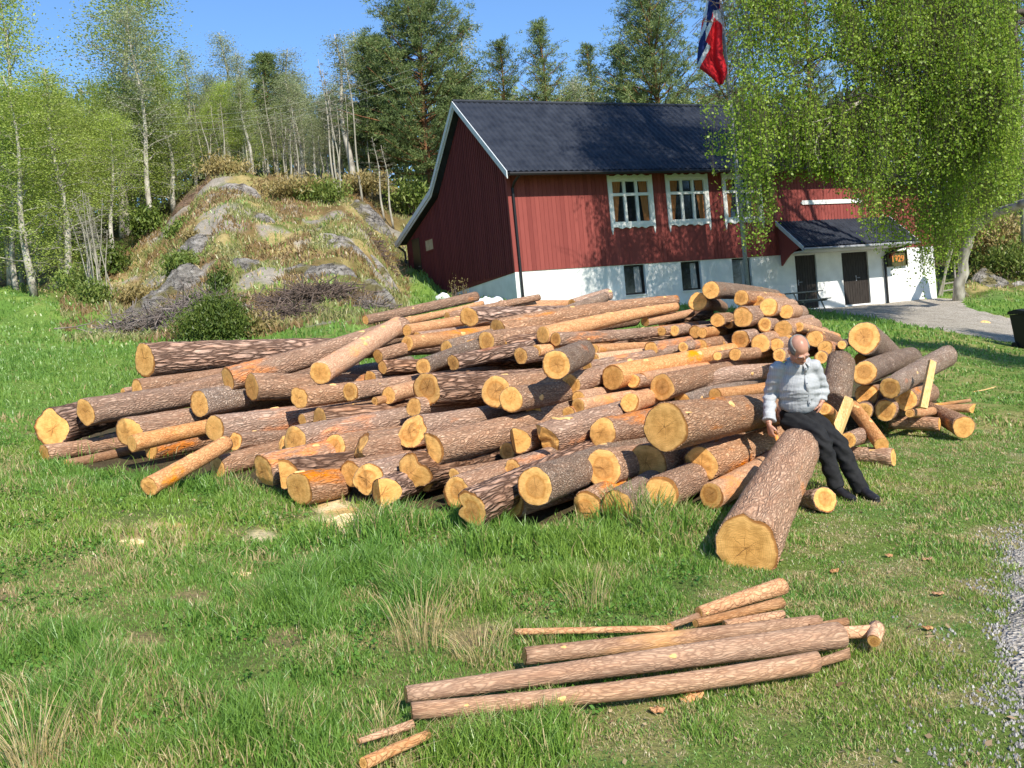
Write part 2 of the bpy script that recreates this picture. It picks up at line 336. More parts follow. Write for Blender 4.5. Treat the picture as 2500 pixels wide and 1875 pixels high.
# ---------------------------------------------------------------- ground
gravel_path_poly = [(2500, 1180), (2475, 1330), (2455, 1400), (2440, 1480), (2440, 1560), (2455, 1640), (2440, 1750), (2430, 1900), (3600, 1900), (3600, 1180)]
drive_poly = [(1935, 757), (2000, 752), (2120, 742), (2200, 736), (2300, 727), (2345, 728), (2350, 737), (2362, 752), (2420, 766), (2480, 780), (2560, 792), (2900, 840), (2900, 910), (2500, 842), (2400, 825), (2300, 806), (2220, 795), (2140, 778), (2050, 765), (1990, 760)]
SAW = [(835, 1285, 62, 48, 1.), (815, 1240, 60, 36, 1.), (790, 1275, 55, 26, .8), (860, 1225, 40, 18, .7), (330, 1330, 55, 26, .8), (395, 1290, 80, 20, .9), (580, 1400, 50, 22, .6), (640, 1310, 60, 24, .7), (480, 1325, 60, 18, .3)]
SOIL = [(350, 1570, 60, 30), (410, 1360, 60, 15), (245, 1385, 60, 20), (590, 1690, 50, 18), (20, 1450, 40, 25), (470, 1460, 60, 20), (640, 1375, 60, 18), (300, 1300, 50, 20), (700, 1560, 60, 25), (1180, 1560, 110, 40), (1500, 1410, 110, 26)]
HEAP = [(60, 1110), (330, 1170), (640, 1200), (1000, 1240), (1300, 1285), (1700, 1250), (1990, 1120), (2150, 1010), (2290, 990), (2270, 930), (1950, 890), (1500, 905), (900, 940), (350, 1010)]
def masks(X, Y, Z=None):
    if Z is None: Z = G(X, Y)
    P = np.stack([X, Y, Z], -1); x, y, d = pix(P); ok = d > .5; x = np.where(ok, x, -9999); y = np.where(ok, y, 9999)
    m = {}
    n1 = fbm(X*1.3, Y*1.3, 4, 3); n2 = fbm(X*5, Y*5, 3, 8); n3 = fbm(X*.5, Y*.5, 4, 21)
    saw = np.zeros_like(X)
    for a, b, rx, ry, k in SAW: saw = np.maximum(saw, k*(1-sst(.5, 1.1, np.hypot((x-a)/rx, (y-b)/ry)+(n2-.5)*.9)))
    soil = np.zeros_like(X)
    for a, b, rx, ry in SOIL: soil = np.maximum(soil, (1-sst(.4, 1.2, np.hypot((x-a)/rx, (y-b)/ry)+(n2-.5)*.9)))
    path = sst(2330, 2520, x-(1500-np.minimum(y, 1500))*.10+(n1-.5)*170+(n2-.5)*150)*sst(1200, 1400, y)
    path = np.where(ok & (d < 12), path, 0); path = np.maximum(path, ((X > 2.75+.12*Y) & (Y < 7))*1.0*sst(.45, .5, n2))
    lawn = sst(-60, 60, (x-(1900-(y-1200)*.75))+(n1-.5)*120)*(d < 30)     # mown lawn at the right, grazed
    lawn = np.where(ok, lawn, 0)
    hill = np.where(ok, sst(23, 27, d+(n3-.5)*8)*(1-sst(950, 1040, x))*sst(300, 480, x+(d-24)*16), 0)
    hill = np.maximum(hill, np.where(ok, sst(39, 43, d)*sst(2300, 2360, x), 0))
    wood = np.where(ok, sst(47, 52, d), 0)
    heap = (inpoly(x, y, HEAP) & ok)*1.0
    m.update(heap=heap, x=x, y=y, d=d, n1=n1, n2=n2, n3=n3, saw=saw, soil=soil, path=path, lawn=lawn, hill=hill, wood=wood)
    return m
def ground_col(X, Y, Z):
    m = masks(X, Y, Z); n1, n2, n3 = m['n1'], m['n2'], m['n3']
    L = lambda a, b, t: a+(b-a)*t[..., None]
    c = lambda *v: np.array(v)
    col = L(c(.11, .16, .04), c(.21, .22, .08), sst(.35, .7, n1))
    field = (m['d'] > 12) & (m['hill'] < .5)
    f2 = L(c(.11, .21, .04), c(.18, .27, .06), sst(.35, .65, n3)); col = np.where(field[..., None], f2, col)
    col = L(col, c(.30, .235, .11)*np.ones_like(col), .6*sst(.58, .72, n2*.5+n1*.5)*(1-m['hill']))
    lawn = L(c(.15, .21, .05), c(.27, .26, .10), sst(.42, .62, n2*.6+n1*.4)); col = L(col, lawn, m['lawn'])
    soil = L(c(.22, .145, .09), c(.34, .25, .15), n2); col = L(col, soil, .6*m['soil'])
    hl = L(c(.12, .15, .04), c(.36, .29, .13), sst(.38, .58, n2*.4+n1*.6)); hl = L(hl, c(.17, .105, .05)*np.ones_like(hl), .8*sst(.52, .62, n3)); 
    gb = (1-sst(29, 34, m['d']))*sst(.35, .6, n1); hl = L(hl, c(.13, .20, .045)*np.ones_like(hl), .8*gb*(m['x'] < 1100))
    rk = sst(.56, .62, fbm(X*.45+3, Y*.6, 4, 77)); hl = L(hl, L(c(.22, .20, .18), c(.40, .36, .33), n2), rk*.9); col = L(col, hl, m['hill'])
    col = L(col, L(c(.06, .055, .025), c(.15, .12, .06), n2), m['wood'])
    col = L(col, c(.085, .06, .04)*np.ones_like(col), .9*m['heap'])  # bare soil under the pile, darkened to stand for shade between the logs
    sw = L(c(.62, .42, .17), c(.86, .70, .44), sst(.3, .7, n2)); col = L(col, sw, m['saw'])
    return col
def f_ground(n, b, N):
    a = N('Attribute', attribute_name='Col')
    co = coords(n, N, 'Object', (1, 1, 1), False)
    t = N('TexNoise', i_Scale=38., i_Detail=8., i_Roughness=.75); n.links.new(co, t.inputs[0])
    t2 = N('TexNoise', i_Scale=6., i_Detail=6., i_Roughness=.7); n.links.new(co, t2.inputs[0])
    r = ramp(n, [(.3, (.45, .45, .42)), (.5, (1, 1, 1)), (.7, (1.5, 1.45, 1.3))]); n.links.new(t.outputs[0], r.inputs[0])
    r2 = ramp(n, [(.3, (.72, .75, .7)), (.7, (1.25, 1.2, 1.15))]); n.links.new(t2.outputs[0], r2.inputs[0])
    c = mixc(n, N, 1., a.outputs[0], r.outputs[0], 'MULTIPLY'); c = mixc(n, N, 1., c, r2.outputs[0], 'MULTIPLY')
    n.links.new(c, b.inputs['Base Color'])
    bump(n, N, b, t.outputs[0], .8, .03)
M['ground'] = mat('meadow_ground', (.1, .15, .04), .95, f_ground, .1)
def f_gravel(n, b, N):
    co = coords(n, N, 'Object', (1, 1, 1), False)
    v = N('TexVoronoi', i_Scale=42.); n.links.new(co, v.inputs[0])
    sp = N('SeparateColor'); n.links.new(v.outputs[1], sp.inputs[0])
    r = ramp(n, [(0, (.21, .19, .165)), (.5, (.38, .35, .31)), (1, (.56, .52, .47))]); n.links.new(sp.outputs[0], r.inputs[0])
    t = N('TexNoise', i_Scale=1.6, i_Detail=6.); n.links.new(co, t.inputs[0]); r2 = ramp(n, [(.3, (.8, .78, .72)), (.7, (1.12, 1.1, 1.05))]); n.links.new(t.outputs[0], r2.inputs[0])
    n.links.new(mixc(n, N, 1., r.outputs[0], r2.outputs[0], 'MULTIPLY'), b.inputs['Base Color'])
    bump(n, N, b, v.outputs[0], 1., .02)
M['gravel'] = mat('gravel', (.4, .38, .35), .95, f_gravel, .1)

radii = np.concatenate([np.geomspace(.4, 2.4, 8), np.geomspace(2.45, 12, 200), np.geomspace(12.1, 60, 190), np.geomspace(61, 420, 40)])
azf = np.concatenate([np.linspace(-40, 42, 420), np.linspace(43.5, 318.5, 90)])*math.pi/180
R_, A_ = np.meshgrid(radii, azf, indexing='ij'); GX, GY = R_*np.sin(A_), R_*np.cos(A_); GZ = G(GX, GY)
nr, na = GX.shape
V = np.concatenate([[[0, 0, float(G(0., 0.))]], np.stack([GX, GY, GZ], -1).reshape(-1, 3)])
ii, jj = np.meshgrid(np.arange(nr-1), np.arange(na), indexing='ij'); j2 = (jj+1) % na
Q = np.stack([1+ii*na+jj, 1+ii*na+j2, 1+(ii+1)*na+j2, 1+(ii+1)*na+jj], -1).reshape(-1, 4)[:, ::-1]
me = bpy.data.meshes.new('ground'); nq = len(Q); nt_ = na
me.vertices.add(len(V)); me.vertices.foreach_set('co', V.reshape(-1).astype(np.float32))
tri = np.stack([np.zeros(na, int), 1+(np.arange(na)+1) % na, 1+np.arange(na)], -1)
me.loops.add(nq*4+nt_*3); me.loops.foreach_set('vertex_index', np.concatenate([Q.reshape(-1), tri.reshape(-1)]).astype(np.int32))
me.polygons.add(nq+nt_); me.polygons.foreach_set('loop_start', np.concatenate([np.arange(nq)*4, nq*4+np.arange(nt_)*3]).astype(np.int32))
try: me.polygons.foreach_set('loop_total', np.concatenate([np.full(nq, 4), np.full(nt_, 3)]).astype(np.int32))
except Exception: pass
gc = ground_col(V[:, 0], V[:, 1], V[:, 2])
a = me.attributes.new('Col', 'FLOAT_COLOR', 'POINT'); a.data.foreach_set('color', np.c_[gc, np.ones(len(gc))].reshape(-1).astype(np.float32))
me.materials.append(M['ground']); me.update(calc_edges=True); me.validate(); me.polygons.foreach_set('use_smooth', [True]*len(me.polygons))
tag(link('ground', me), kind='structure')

def sheet(name, lo, hi, step, inside, material, lift=.012):
    xs = np.arange(lo[0], hi[0], step); ys = np.arange(lo[1], hi[1], step); X, Y = np.meshgrid(xs, ys, indexing='ij'); Z = G(X, Y)
    k = inside(X, Y, Z); Zs = Z+np.where(k, lift, -.05)
    idx = -np.ones(X.shape, int); Vv = []; Ff = []
    keep = np.zeros(X.shape, bool)
    c = k[:-1, :-1] | k[1:, :-1] | k[1:, 1:] | k[:-1, 1:]
    for a_, b_ in ((0, 0), (1, 0), (1, 1), (0, 1)):
        keep[a_:keep.shape[0]-1+a_, b_:keep.shape[1]-1+b_] |= c
    idx[keep] = np.arange(keep.sum()); Vv = np.stack([X[keep], Y[keep], Zs[keep]], -1)
    i, j = np.nonzero(c); Ff = np.stack([idx[i, j], idx[i+1, j], idx[i+1, j+1], idx[i, j+1]], -1)
    m_ = bpy.data.meshes.new(name); m_.from_pydata(Vv.tolist(), [], Ff.tolist()); m_.materials.append(material); m_.polygons.foreach_set('use_smooth', [True]*len(Ff)); m_.update()
    return tag(link(name, m_), kind='structure')
def in_drive(X, Y, Z):
    x, y, d = pix(np.stack([X, Y, Z], -1)); n_ = fbm(X*.8, Y*.8, 3, 4)
    return (d > 15) & inpoly(x+(n_-.5)*20, y+(n_-.5)*8, drive_poly)
sheet('gravel_driveway', (8, 19), (34, 46), .22, in_drive, M['gravel'], .03)
def in_path(X, Y, Z): return masks(X, Y, Z)['path'] > .8
sheet('gravel_path', (1.6, -2), (6.5, 9), .06, in_path, M['gravel'], .010)

# ---------------------------------------------------------------- grass
def scatter(n, d0, d1, seed, side=1.25):
    r = np.random.default_rng(seed); d = np.sqrt(r.uniform(d0*d0, d1*d1, n)); t = r.uniform(-1, 1, n)*.53*side
    X = d*t; Y = np.sqrt(np.maximum(d*d-0*X*X, .01)); return X, Y, r
def blades(X, Y, Z, h, wd, lean, col, r):
    n = len(X); az = r.uniform(0, 2*np.pi, n); la = r.uniform(0, 2*np.pi, n); ln = lean*r.uniform(.2, 1, n)*h
    wx, wy = np.cos(az)*wd/2, np.sin(az)*wd/2; lx, ly = np.cos(la)*ln, np.sin(la)*ln
    B = np.stack([X, Y, Z-.01], -1); Wd = np.stack([wx, wy, 0*wx], -1)
    Mi = B+np.stack([lx*.35, ly*.35, h*.6], -1); T = B+np.stack([lx, ly, h*np.sqrt(np.clip(1-(ln/h)**2*.5, .3, 1))], -1)
    q = np.stack([B-Wd, B+Wd, Mi+Wd*.8, Mi-Wd*.8], 1); t = np.stack([Mi-Wd*.8, Mi+Wd*.8, T+Wd*.08, T-Wd*.08], 1)
    return np.concatenate([q, t]), np.concatenate([col, col])
def f_blade(name, tr=.35):
    m = bpy.data.materials.new(name); m.use_nodes = True; n = m.node_tree; n.nodes.clear(); N = lambda t, **k: _node(n, t, **k)
    a = N('Attribute', attribute_name='Col'); d = N('BsdfDiffuse'); t = N('BsdfTranslucent'); g = N('BsdfGlossy', i_Roughness=.4); g.inputs[0].default_value = (.6, .6, .6, 1)
    n.links.new(a.outputs[0], d.inputs[0]); n.links.new(a.outputs[0], t.inputs[0])
    x = N('MixShader', i_0=tr); n.links.new(d.outputs[0], x.inputs[1]); n.links.new(t.outputs[0], x.inputs[2])
    y = N('MixShader', i_0=.05); n.links.new(x.outputs[0], y.inputs[1]); n.links.new(g.outputs[0], y.inputs[2])
    o = N('OutputMaterial'); n.links.new(y.outputs[0], o.inputs[0]); return m
M['blade'] = f_blade('grass_blades')
lush_c = [(1050, 1330, 420, 90, 1.), (1560, 1290, 180, 60, 1.2), (1000, 1440, 500, 90, .9), (800, 1480, 260, 110, .9), (1350, 1340, 260, 50, .8), (560, 1520, 260, 90, .5), (420, 1200, 260, 60, .7), (250, 1130, 260, 50, .8), (1250, 1850, 260, 60, .5), (1500, 1790, 260, 40, .4), (350, 1750, 450, 140, .6), (600, 1800, 260, 90, .6), (150, 1650, 200, 130, .5)]
def lush(m):
    L_ = np.zeros_like(m['x'])
    for a_, b_, rx, ry, k in lush_c: L_ = np.maximum(L_, k*(1-sst(.4, 1.15, np.hypot((m['x']-a_)/rx, (m['y']-b_)/ry)+(m['n1']-.5)*.8)))
    return L_
Vs, Cs = [], []
def layer(n, d0, d1, seed, wd, hb, dens_far=1.):
    X, Y, r = scatter(n, d0, d1, seed); Z = G(X, Y); m = masks(X, Y, Z); L_ = lush(m)
    keep = r.uniform(0, 1, n) > np.clip(.95*m['saw']+.45*m['soil']+.35*(1-sst(.32, .48, fbm(X*3.1, Y*3.1, 2, 91)))*(m['d'] < 12)*(1-m['lawn'])+.97*sst(.3, .9, m['path'])+0*m['lawn']+.97*m['heap']+m['hill']*.35+.9*m['wood'], 0, 1)
    keep &= ~((m['d'] > 15) & inpoly(m['x'], m['y'], drive_poly))
    cl_ = fbm(X*3.1, Y*3.1, 2, 91); h = hb*(.45+.9*m['n1'])*(.45+1.1*sst(.3, .7, cl_))*r.uniform(.5, 1.3, n)*(1+1.5*L_); h = h*(1-.42*m['lawn'])
    dry = r.uniform(0, 1, n) < np.clip(.08+.30*sst(.52, .64, m['n2']*.5+m['n1']*.5)*(m['d'] < 13)+.16*m['lawn']+.45*m['hill']+.3*m['soil']-.12*L_-(m['d'] > 13)*.20*(1-m['hill']), .01, 1)
    t = r.uniform(0, 1, n)[:, None]; k = sst(.3, .7, fbm(X*.7+5, Y*.7, 3, 55))[:, None]
    g = (np.array([.15, .26, .035])*(1-t)+np.array([.32, .46, .075])*t)*(1-k)+(np.array([.115, .245, .04])*(1-t)+np.array([.23, .40, .07])*t)*k
    dr = np.array([.46, .36, .16])*(1-t)+np.array([.64, .52, .27])*t
    far = ((m['d'] > 12) & (m['hill'] < .5))[:, None]; gf = np.array([.12, .25, .045])*(1-t)+np.array([.22, .36, .07])*t
    g = np.where(far, g*.3+gf*.7, g)
    c = np.where(dry[:, None], dr, g); h = np.where(dry & (m['lawn'] < .4), h*1.05, h)
    k = keep; q, cc = blades(X[k], Y[k], Z[k], h[k], wd, .75, c[k], r); Vs.append(q); Cs.append(cc)
layer(230000, 2.7, 6.2, 1, .0050, .058)
layer(230000, 6.2, 11.5, 2, .0080, .06)
layer(120000, 11.5, 22, 3, .02, .075)
X, Y, r = scatter(420000, 2.8, 12, 16, 1.15); Z = G(X, Y); m = masks(X, Y, Z); k = (m['lawn'] > .4) & (r.uniform(0, 1, len(X)) > .97*sst(.25, .9, m['path'])+.9*m['heap']) & (X > -1); X, Y, Z, n2_, pth = X[k], Y[k], Z[k], m['n2'][k], m['path'][k]; n = len(X)
t = r.uniform(0, 1, n)[:, None]; dry = r.uniform(0, 1, n) < .16+.55*sst(.45, .62, n2_)+.3*(pth > .05); k = sst(.3, .7, fbm(X*1.3+5, Y*1.3, 3, 56))[:, None]
g = (np.array([.13, .24, .035])*(1-t)+np.array([.27, .42, .075])*t)*(1-k)+(np.array([.10, .25, .05])*(1-t)+np.array([.19, .38, .09])*t)*k
c = np.where(dry[:, None], np.array([.36, .29, .15])*(1-t)+np.array([.66, .56, .34])*t, g); q, cc = blades(X, Y, Z, r.uniform(.012, .034, n), .0045+.0012*Y/6, 1.2, c, r); Vs.append(q); Cs.append(cc)
layer(70000, 22, 46, 4, .045, .12)
V_ = np.concatenate(Vs); C_ = np.concatenate(Cs)
tag(link('grass', quads_mesh('grass', V_, 4, M['blade'], col=C_)), 'short and long green grass with dry straws growing over the meadow', 'grass', kind='stuff')

# broad leafed weeds between the grass
X, Y, r = scatter(90000, 2.8, 11, 15, 1.2); Z = G(X, Y); m = masks(X, Y, Z); k = (fbm(X*2.2, Y*2.2, 3, 95) > .54) & (m['lawn'] < .5) & (m['saw'] < .3) & (m['heap'] < .5) & (m['soil'] < .5); X, Y, Z = X[k], Y[k], Z[k]; n = len(X)
s_ = r.uniform(.006, .016, n); az = r.uniform(0, 6.28, n); tl = r.uniform(-.7, .7, (n, 2)); dx, dy = np.cos(az)*s_, np.sin(az)*s_
P0 = np.stack([X, Y, Z+r.uniform(.015, .055, n)], -1); A1 = np.stack([dx, dy, tl[:, 0]*s_], -1); B1 = np.stack([-dy*.6, dx*.6, tl[:, 1]*s_], -1); t = r.uniform(0, 1, n)[:, None]
tag(link('ground_weeds', quads_mesh('ground_weeds', np.stack([P0-A1, P0+B1, P0+A1, P0-B1], 1), 4, M['blade'], col=np.array([.06, .17, .025])*(1-t)+np.array([.18, .34, .05])*t)), 'patches of small leafy weeds among the meadow grass', 'weeds', kind='stuff')

# leaf litter and chips on the lawn (countless)
X, Y, r = scatter(9000, 3.0, 15, 11, 1.2); Z = G(X, Y); m = masks(X, Y, Z); k = (r.uniform(0, 1, len(X)) < (.10+.75*m['lawn'])) & (m['path'] < .5); X, Y, Z = X[k], Y[k], Z[k]; n = len(X)
s_ = r.uniform(.004, .013, n)*r.choice([1, 1, 1, 1.9], n); az = r.uniform(0, 6.28, n); tl = r.uniform(-.5, .5, (n, 2))
dx, dy = np.cos(az)*s_, np.sin(az)*s_
P0 = np.stack([X, Y, Z+.016], -1); A1 = np.stack([dx, dy, tl[:, 0]*s_], -1); B1 = np.stack([-dy*.6, dx*.6, tl[:, 1]*s_], -1)
t = r.uniform(0, 1, n)[:, None]; cc = np.array([.26, .14, .07])*(1-t)+np.array([.60, .44, .26])*t
tag(link('leaf_litter', quads_mesh('leaf_litter', np.stack([P0-A1, P0+B1, P0+A1, P0-B1], 1), 4, M['blade'], col=cc)), 'brown leaves and wood chips scattered over the mown lawn', 'leaf litter', kind='stuff')
# stones of the gravel path
X, Y, r = scatter(110000, 2.7, 8.0, 12, 1.25); Z = G(X, Y); m = masks(X, Y, Z); isl = sst(.50, .62, fbm(X*2.6, Y*2.6, 3, 97))*sst(2080, 2420, m['x'])*sst(1380, 1560, m['y'])
k = (r.uniform(0, 1, len(X)) < sst(.12, .8, m['path'])*.85+.30*isl+.0008*(m['lawn'] > .5)); X, Y, Z = X[k], Y[k], Z[k]; n = len(X)
s_ = r.uniform(.004, .012, n); az = r.uniform(0, 6.28, n); qs = []; cs = []; c0 = r.uniform(.22, .66, n)[:, None]*np.array([1, .94, .86])
P0 = np.stack([X, Y, Z+.008], -1)
for q in range(4):
    a1, a2 = az+q*np.pi/2, az+(q+1)*np.pi/2
    qs.append(np.stack([P0+np.stack([np.cos(a1)*s_, np.sin(a1)*s_, -.006+0*s_], -1), P0+np.stack([np.cos(a2)*s_*.8, np.sin(a2)*s_*.8, -.006+0*s_], -1), P0+np.stack([np.cos(a2)*s_*.3, np.sin(a2)*s_*.3, s_*.35+.002], -1), P0+np.stack([np.cos(a1)*s_*.3, np.sin(a1)*s_*.3, s_*.35+.002], -1)], 1)); cs.append(c0)
tag(link('gravel_stones', quads_mesh('gravel_stones', np.concatenate(qs), 4, M['blade'], col=np.concatenate(cs))), 'pale loose stones of the gravel path in the right foreground', 'gravel', kind='stuff')

# dry tussocks: each a thing
def tussock(name, x, y, n, hgt, wd, spread, label, seed, bend=(0, 0)):
    r = np.random.default_rng(seed); d = EYE*F/(y-678); P = W(x, y, d); P[2] = G(P[0], P[1]); v = []; c = []
    for i in range(n):
        a_ = r.uniform(0, 6.28); rr = r.uniform(0, 1)**.5*wd; h = hgt*r.uniform(.5, 1.1); b0 = np.array([math.cos(a_)*rr, math.sin(a_)*rr, 0])
        dr = np.array([math.cos(a_)*spread*r.uniform(.2, 1)+bend[0]*r.uniform(.3, 1), math.sin(a_)*spread*r.uniform(.2, 1)+bend[1]*r.uniform(.3, 1), 1.]); w_ = .0013; pr = b0
        px = r.uniform(0, 6.28); sx = np.array([math.cos(px)*w_, math.sin(px)*w_, 0])
        t_ = r.uniform(); cc = np.array([.50, .36, .15])*(1-t_)+np.array([.68, .54, .28])*t_
        for k in range(1, 5):
            t = k/4; q = b0+np.array([dr[0]*t*t*h*1.6, dr[1]*t*t*h*1.6, h*(t-.32*t*t*(abs(dr[0])+abs(dr[1])))])
            v.append([pr-sx, pr+sx, q+sx*.8, q-sx*.8]); c.append(cc); pr = q
    me = quads_mesh(name, np.array(v), 4, M['blade'], col=np.array(c)); o = link(name, me); o.location = P
    return tag(o, label, 'grass tussock', 'dry grass tussocks in the meadow')
tussock('dry_grass_tussock', 1030, 1585, 100, .30, .13, .38, 'tall dry straw tussock left of the small poles', 1)
tussock('dry_grass_tussock', 1175, 1612, 100, .17, .13, .6, 'low flattened straw tussock at the left ends of the small poles', 2)
tussock('dry_grass_tussock', 85, 1890, 110, .30, .10, .42, 'dry straw tussock in the bottom left corner', 3)
tussock('dry_grass_tussock', 1440, 1480, 70, .22, .13, .4, 'thin straw tussock beside the thin crooked pole', 4)
tussock('dry_grass_tussock', 1000, 1800, 120, .17, .16, .6, 'straw bent over the left ends of the lowest poles', 5, bend=(.7, .1))
tussock('dry_grass_tussock', 905, 1865, 90, .10, .16, .9, 'reddish straw heap beside the bottom left stick', 6, bend=(.3, .1))
# sawdust heaps
M['sawdust'] = noisy('sawdust', (.66, .45, .18), (.92, .78, .52), 60, .95, .8, .01, c3=(.80, .60, .30))
def heap(x, y, rx, ry, h, label, seed):
    d = EYE*F/(y-678); P = W(x, y, d); P[2] = G(P[0], P[1]); b = MB(); n = 36; m_ = 14; V = [(0, 0, h)]
    for i in range(1, m_+1):
        for j in range(n):
            q = 2*math.pi*j/n; rr = i/m_; k = 1+(float(fbm(np.array(math.cos(q)*1.6+seed), np.array(math.sin(q)*1.6), 3, seed))-.5)*2.2
            X_, Y_ = P[0]+math.cos(q)*rr*rx*k, P[1]+math.sin(q)*rr*ry*k
            V.append((X_-P[0], Y_-P[1], float(G(X_, Y_))-P[2]+h*math.cos(rr*1.57)**1.3*(.5+float(noise(np.array(X_*14), np.array(Y_*14), seed)))-.012*rr))
    Fc = [(0, 1+j, 1+(j+1) % n) for j in range(n)]+[(1+i*n+j, 1+(i+1)*n+j, 1+(i+1)*n+(j+1) % n, 1+i*n+(j+1) % n) for i in range(m_-1) for j in range(n)]
    b.add(V, Fc); o = b.build('sawdust_heap', M['sawdust'], smooth=True); o.location = P
    tag(o, label, 'sawdust', 'sawdust heaps left of the pile')
heap(842, 1270, .25, .26, .03, 'bright sawdust heap in front of the short log end', 1)
heap(322, 1322, .16, .13, .015, 'small tan sawdust heap in the grass at the far left', 2)
heap(795, 1312, .26, .13, .014, 'thin sawdust spill in front of the bright heap', 3)
heap(580, 1402, .13, .09, .012, 'small pale sawdust patch in the middle of the grass', 4)

# ---------------------------------------------------------------- rocks, brush, shrubs on the hillside
def f_rock(c1, c2, c3):
    def f(n, b, N):
        co = coords(n, N, 'Object', (1, 1, 1.6)); t = N('TexNoise', i_Scale=2.6, i_Detail=12., i_Roughness=.72); n.links.new(co, t.inputs[0])
        wm = N('VectorMath', operation='SCALE', i_Scale=.9); n.links.new(t.outputs[1], wm.inputs[0]); va = N('VectorMath', operation='ADD'); n.links.new(co, va.inputs[0]); n.links.new(wm.outputs[0], va.inputs[1])
        v = N('TexVoronoi', feature='DISTANCE_TO_EDGE', i_Scale=1.7); n.links.new(va.outputs[0], v.inputs[0]); r = ramp(n, [(0, (.5, .5, .5)), (.022, (1, 1, 1))]); n.links.new(v.outputs[0], r.inputs[0])
        rc = ramp(n, [(.34, c1), (.5, c2), (.64, c3)]); n.links.new(t.outputs[0], rc.inputs[0]); t2 = N('TexNoise', i_Scale=1.1, i_Detail=5.); n.links.new(co, t2.inputs[0]); ms = ramp(n, [(.52, (0, 0, 0)), (.60, (1, 1, 1))]); n.links.new(t2.outputs[0], ms.inputs[0])
        c = mixc(n, N, ms.outputs[0], rc.outputs[0], (.15, .13, .055)); c = mixc(n, N, 1., c, r.outputs[0], 'MULTIPLY'); n.links.new(c, b.inputs['Base Color'])
        ad = N('Math', operation='ADD'); n.links.new(t.outputs[0], ad.inputs[0]); m5 = N('Math', operation='MULTIPLY', i_1=.5); n.links.new(r.outputs[0], m5.inputs[0]); n.links.new(m5.outputs[0], ad.inputs[1]); bump(n, N, b, ad.outputs[0], 1., .16)
    return f
M['rock'] = mat('grey_rock', (.2, .2, .2), .95, f_rock((.09, .08, .07), (.22, .20, .175), (.38, .355, .32)))
M['rock2'] = mat('pale_rock', (.3, .3, .3), .95, f_rock((.12, .10, .085), (.30, .27, .235), (.52, .49, .45)))
M['rock3'] = mat('brown_rock', (.2, .12, .08), .95, f_rock((.08, .05, .03), (.17, .105, .065), (.26, .18, .12)))
M['rock_old'] = noisy('grey_rock_b', (.10, .085, .07), (.30, .27, .235), 3.2, .95, 1., .12, sc=(1, 1, 2.2), c3=(.19, .165, .14), detail=10)
M['rock_old'] = noisy('pale_rock_b', (.13, .11, .09), (.42, .38, .34), 4, .95, 1., .1, sc=(1, 1, 2), c3=(.26, .23, .19), detail=10)
def rock(x, y, d, sx, sy, sz, label, seed, m='rock', tilt=.15, rz=0, name='rock_outcrop'):
    "outcrop draped over the slope: irregular outline, stepped and cracked top, skirt below the ground"
    P = W(x, y, d); P[2] = G(P[0], P[1]); b = MB(); n, k = 72, 22; V = []; sx *= .68; sy *= .68; sz *= .8
    A_ = np.linspace(0, 2*np.pi, n, endpoint=False); ol = 1+(fbm(np.cos(A_)*1.7+seed*3, np.sin(A_)*1.7+seed, 4, seed)-.5)*1.5
    for i in range(k+1):
        t = i/k; lx, ly = np.cos(A_)*t*sx*ol, np.sin(A_)*t*sy*ol; X_ = lx*math.cos(rz)-ly*math.sin(rz); Y_ = lx*math.sin(rz)+ly*math.cos(rz); g = G(P[0]+X_, P[1]+Y_)-P[2]
        u, v = P[0]+X_, P[1]+Y_; q = ly/sy*2+lx/sx*.5; st_ = (np.floor(q*2.2+noise(u*1.1, v*1.1, seed)*2)/2.2-q)*.32
        dome = (1-t**3); h = sz*dome*(.35+.8*fbm(u*.9, v*.9, 3, seed+3)+st_)+sz*.45*(fbm(u*3, v*3, 4, seed+4)-.5)*dome+.10*sz*np.abs(fbm(u*9, v*9, 2, seed+6)-.5)*dome-(.25 if i == k else 0)
        V += list(zip(X_, Y_, g+h+.02))
    b.add(V, [(i*n+j, (i+1)*n+j, (i+1)*n+(j+1) % n, i*n+(j+1) % n) for i in range(k) for j in range(n)]); o = b.build(name, M[m]); o.location = P
    return tag(o, label, 'rock', 'rock outcrops on the hillside')
rock(595, 510, 44, 1.7, 1.2, .55, 'large rounded rock face near the top of the knoll', 1, 'rock2', rz=.2)
rock(460, 458, 47, 2.1, 1.2, .30, 'brown bare hump of rock on top of the knoll', 2, 'rock3', rz=.1)
rock(455, 575, 37, 1.5, .9, .55, 'grey weathered rock in the middle of the slope', 3, 'rock', rz=-.1)
rock(400, 645, 33, 1.8, .9, .8, 'broad smooth grey rock left of the green juniper tuft', 4, 'rock', rz=.1)
rock(620, 645, 33, 1.1, .7, .38, 'blue grey flat rock above the grassy bank', 5, 'rock', rz=.1)
rock(770, 648, 31.5, 1.7, .7, .3, 'long flat slab of grey rock low on the slope', 6, 'rock', rz=-.12)
rock(850, 580, 35.5, 1.5, .6, .35, 'whitish rock band slanting down the slope', 7, 'rock2', rz=-.35)
rock(810, 555, 37, .9, .5, .3, 'small pale rock above the slanting rock band', 8, 'rock2', rz=-.3)
rock(925, 690, 30, .75, .6, .55, 'blocky grey rock beside the rear corner of the red house', 9, 'rock', rz=.3)
rock(900, 505, 44, 1.4, .8, .6, 'grey rock with dead wood above the house corner', 10, 'rock', rz=.3)
rock(940, 640, 36, .7, .5, .3, 'small grey stone left of the low rear eave', 11, 'rock2')
rock(640, 560, 40, .8, .5, .3, 'dark cracked ledge below the rounded rock face', 12, 'rock')
rock(2440, 610, 50, 2.6, 1.2, 1.0, 'dark rocky bank behind the gravel driveway', 13, 'rock', rz=.1)
rock(2405, 690, 43, 1.3, .8, .5, 'layered grey rock beside the white birch trunk', 14, 'rock', rz=-.1)
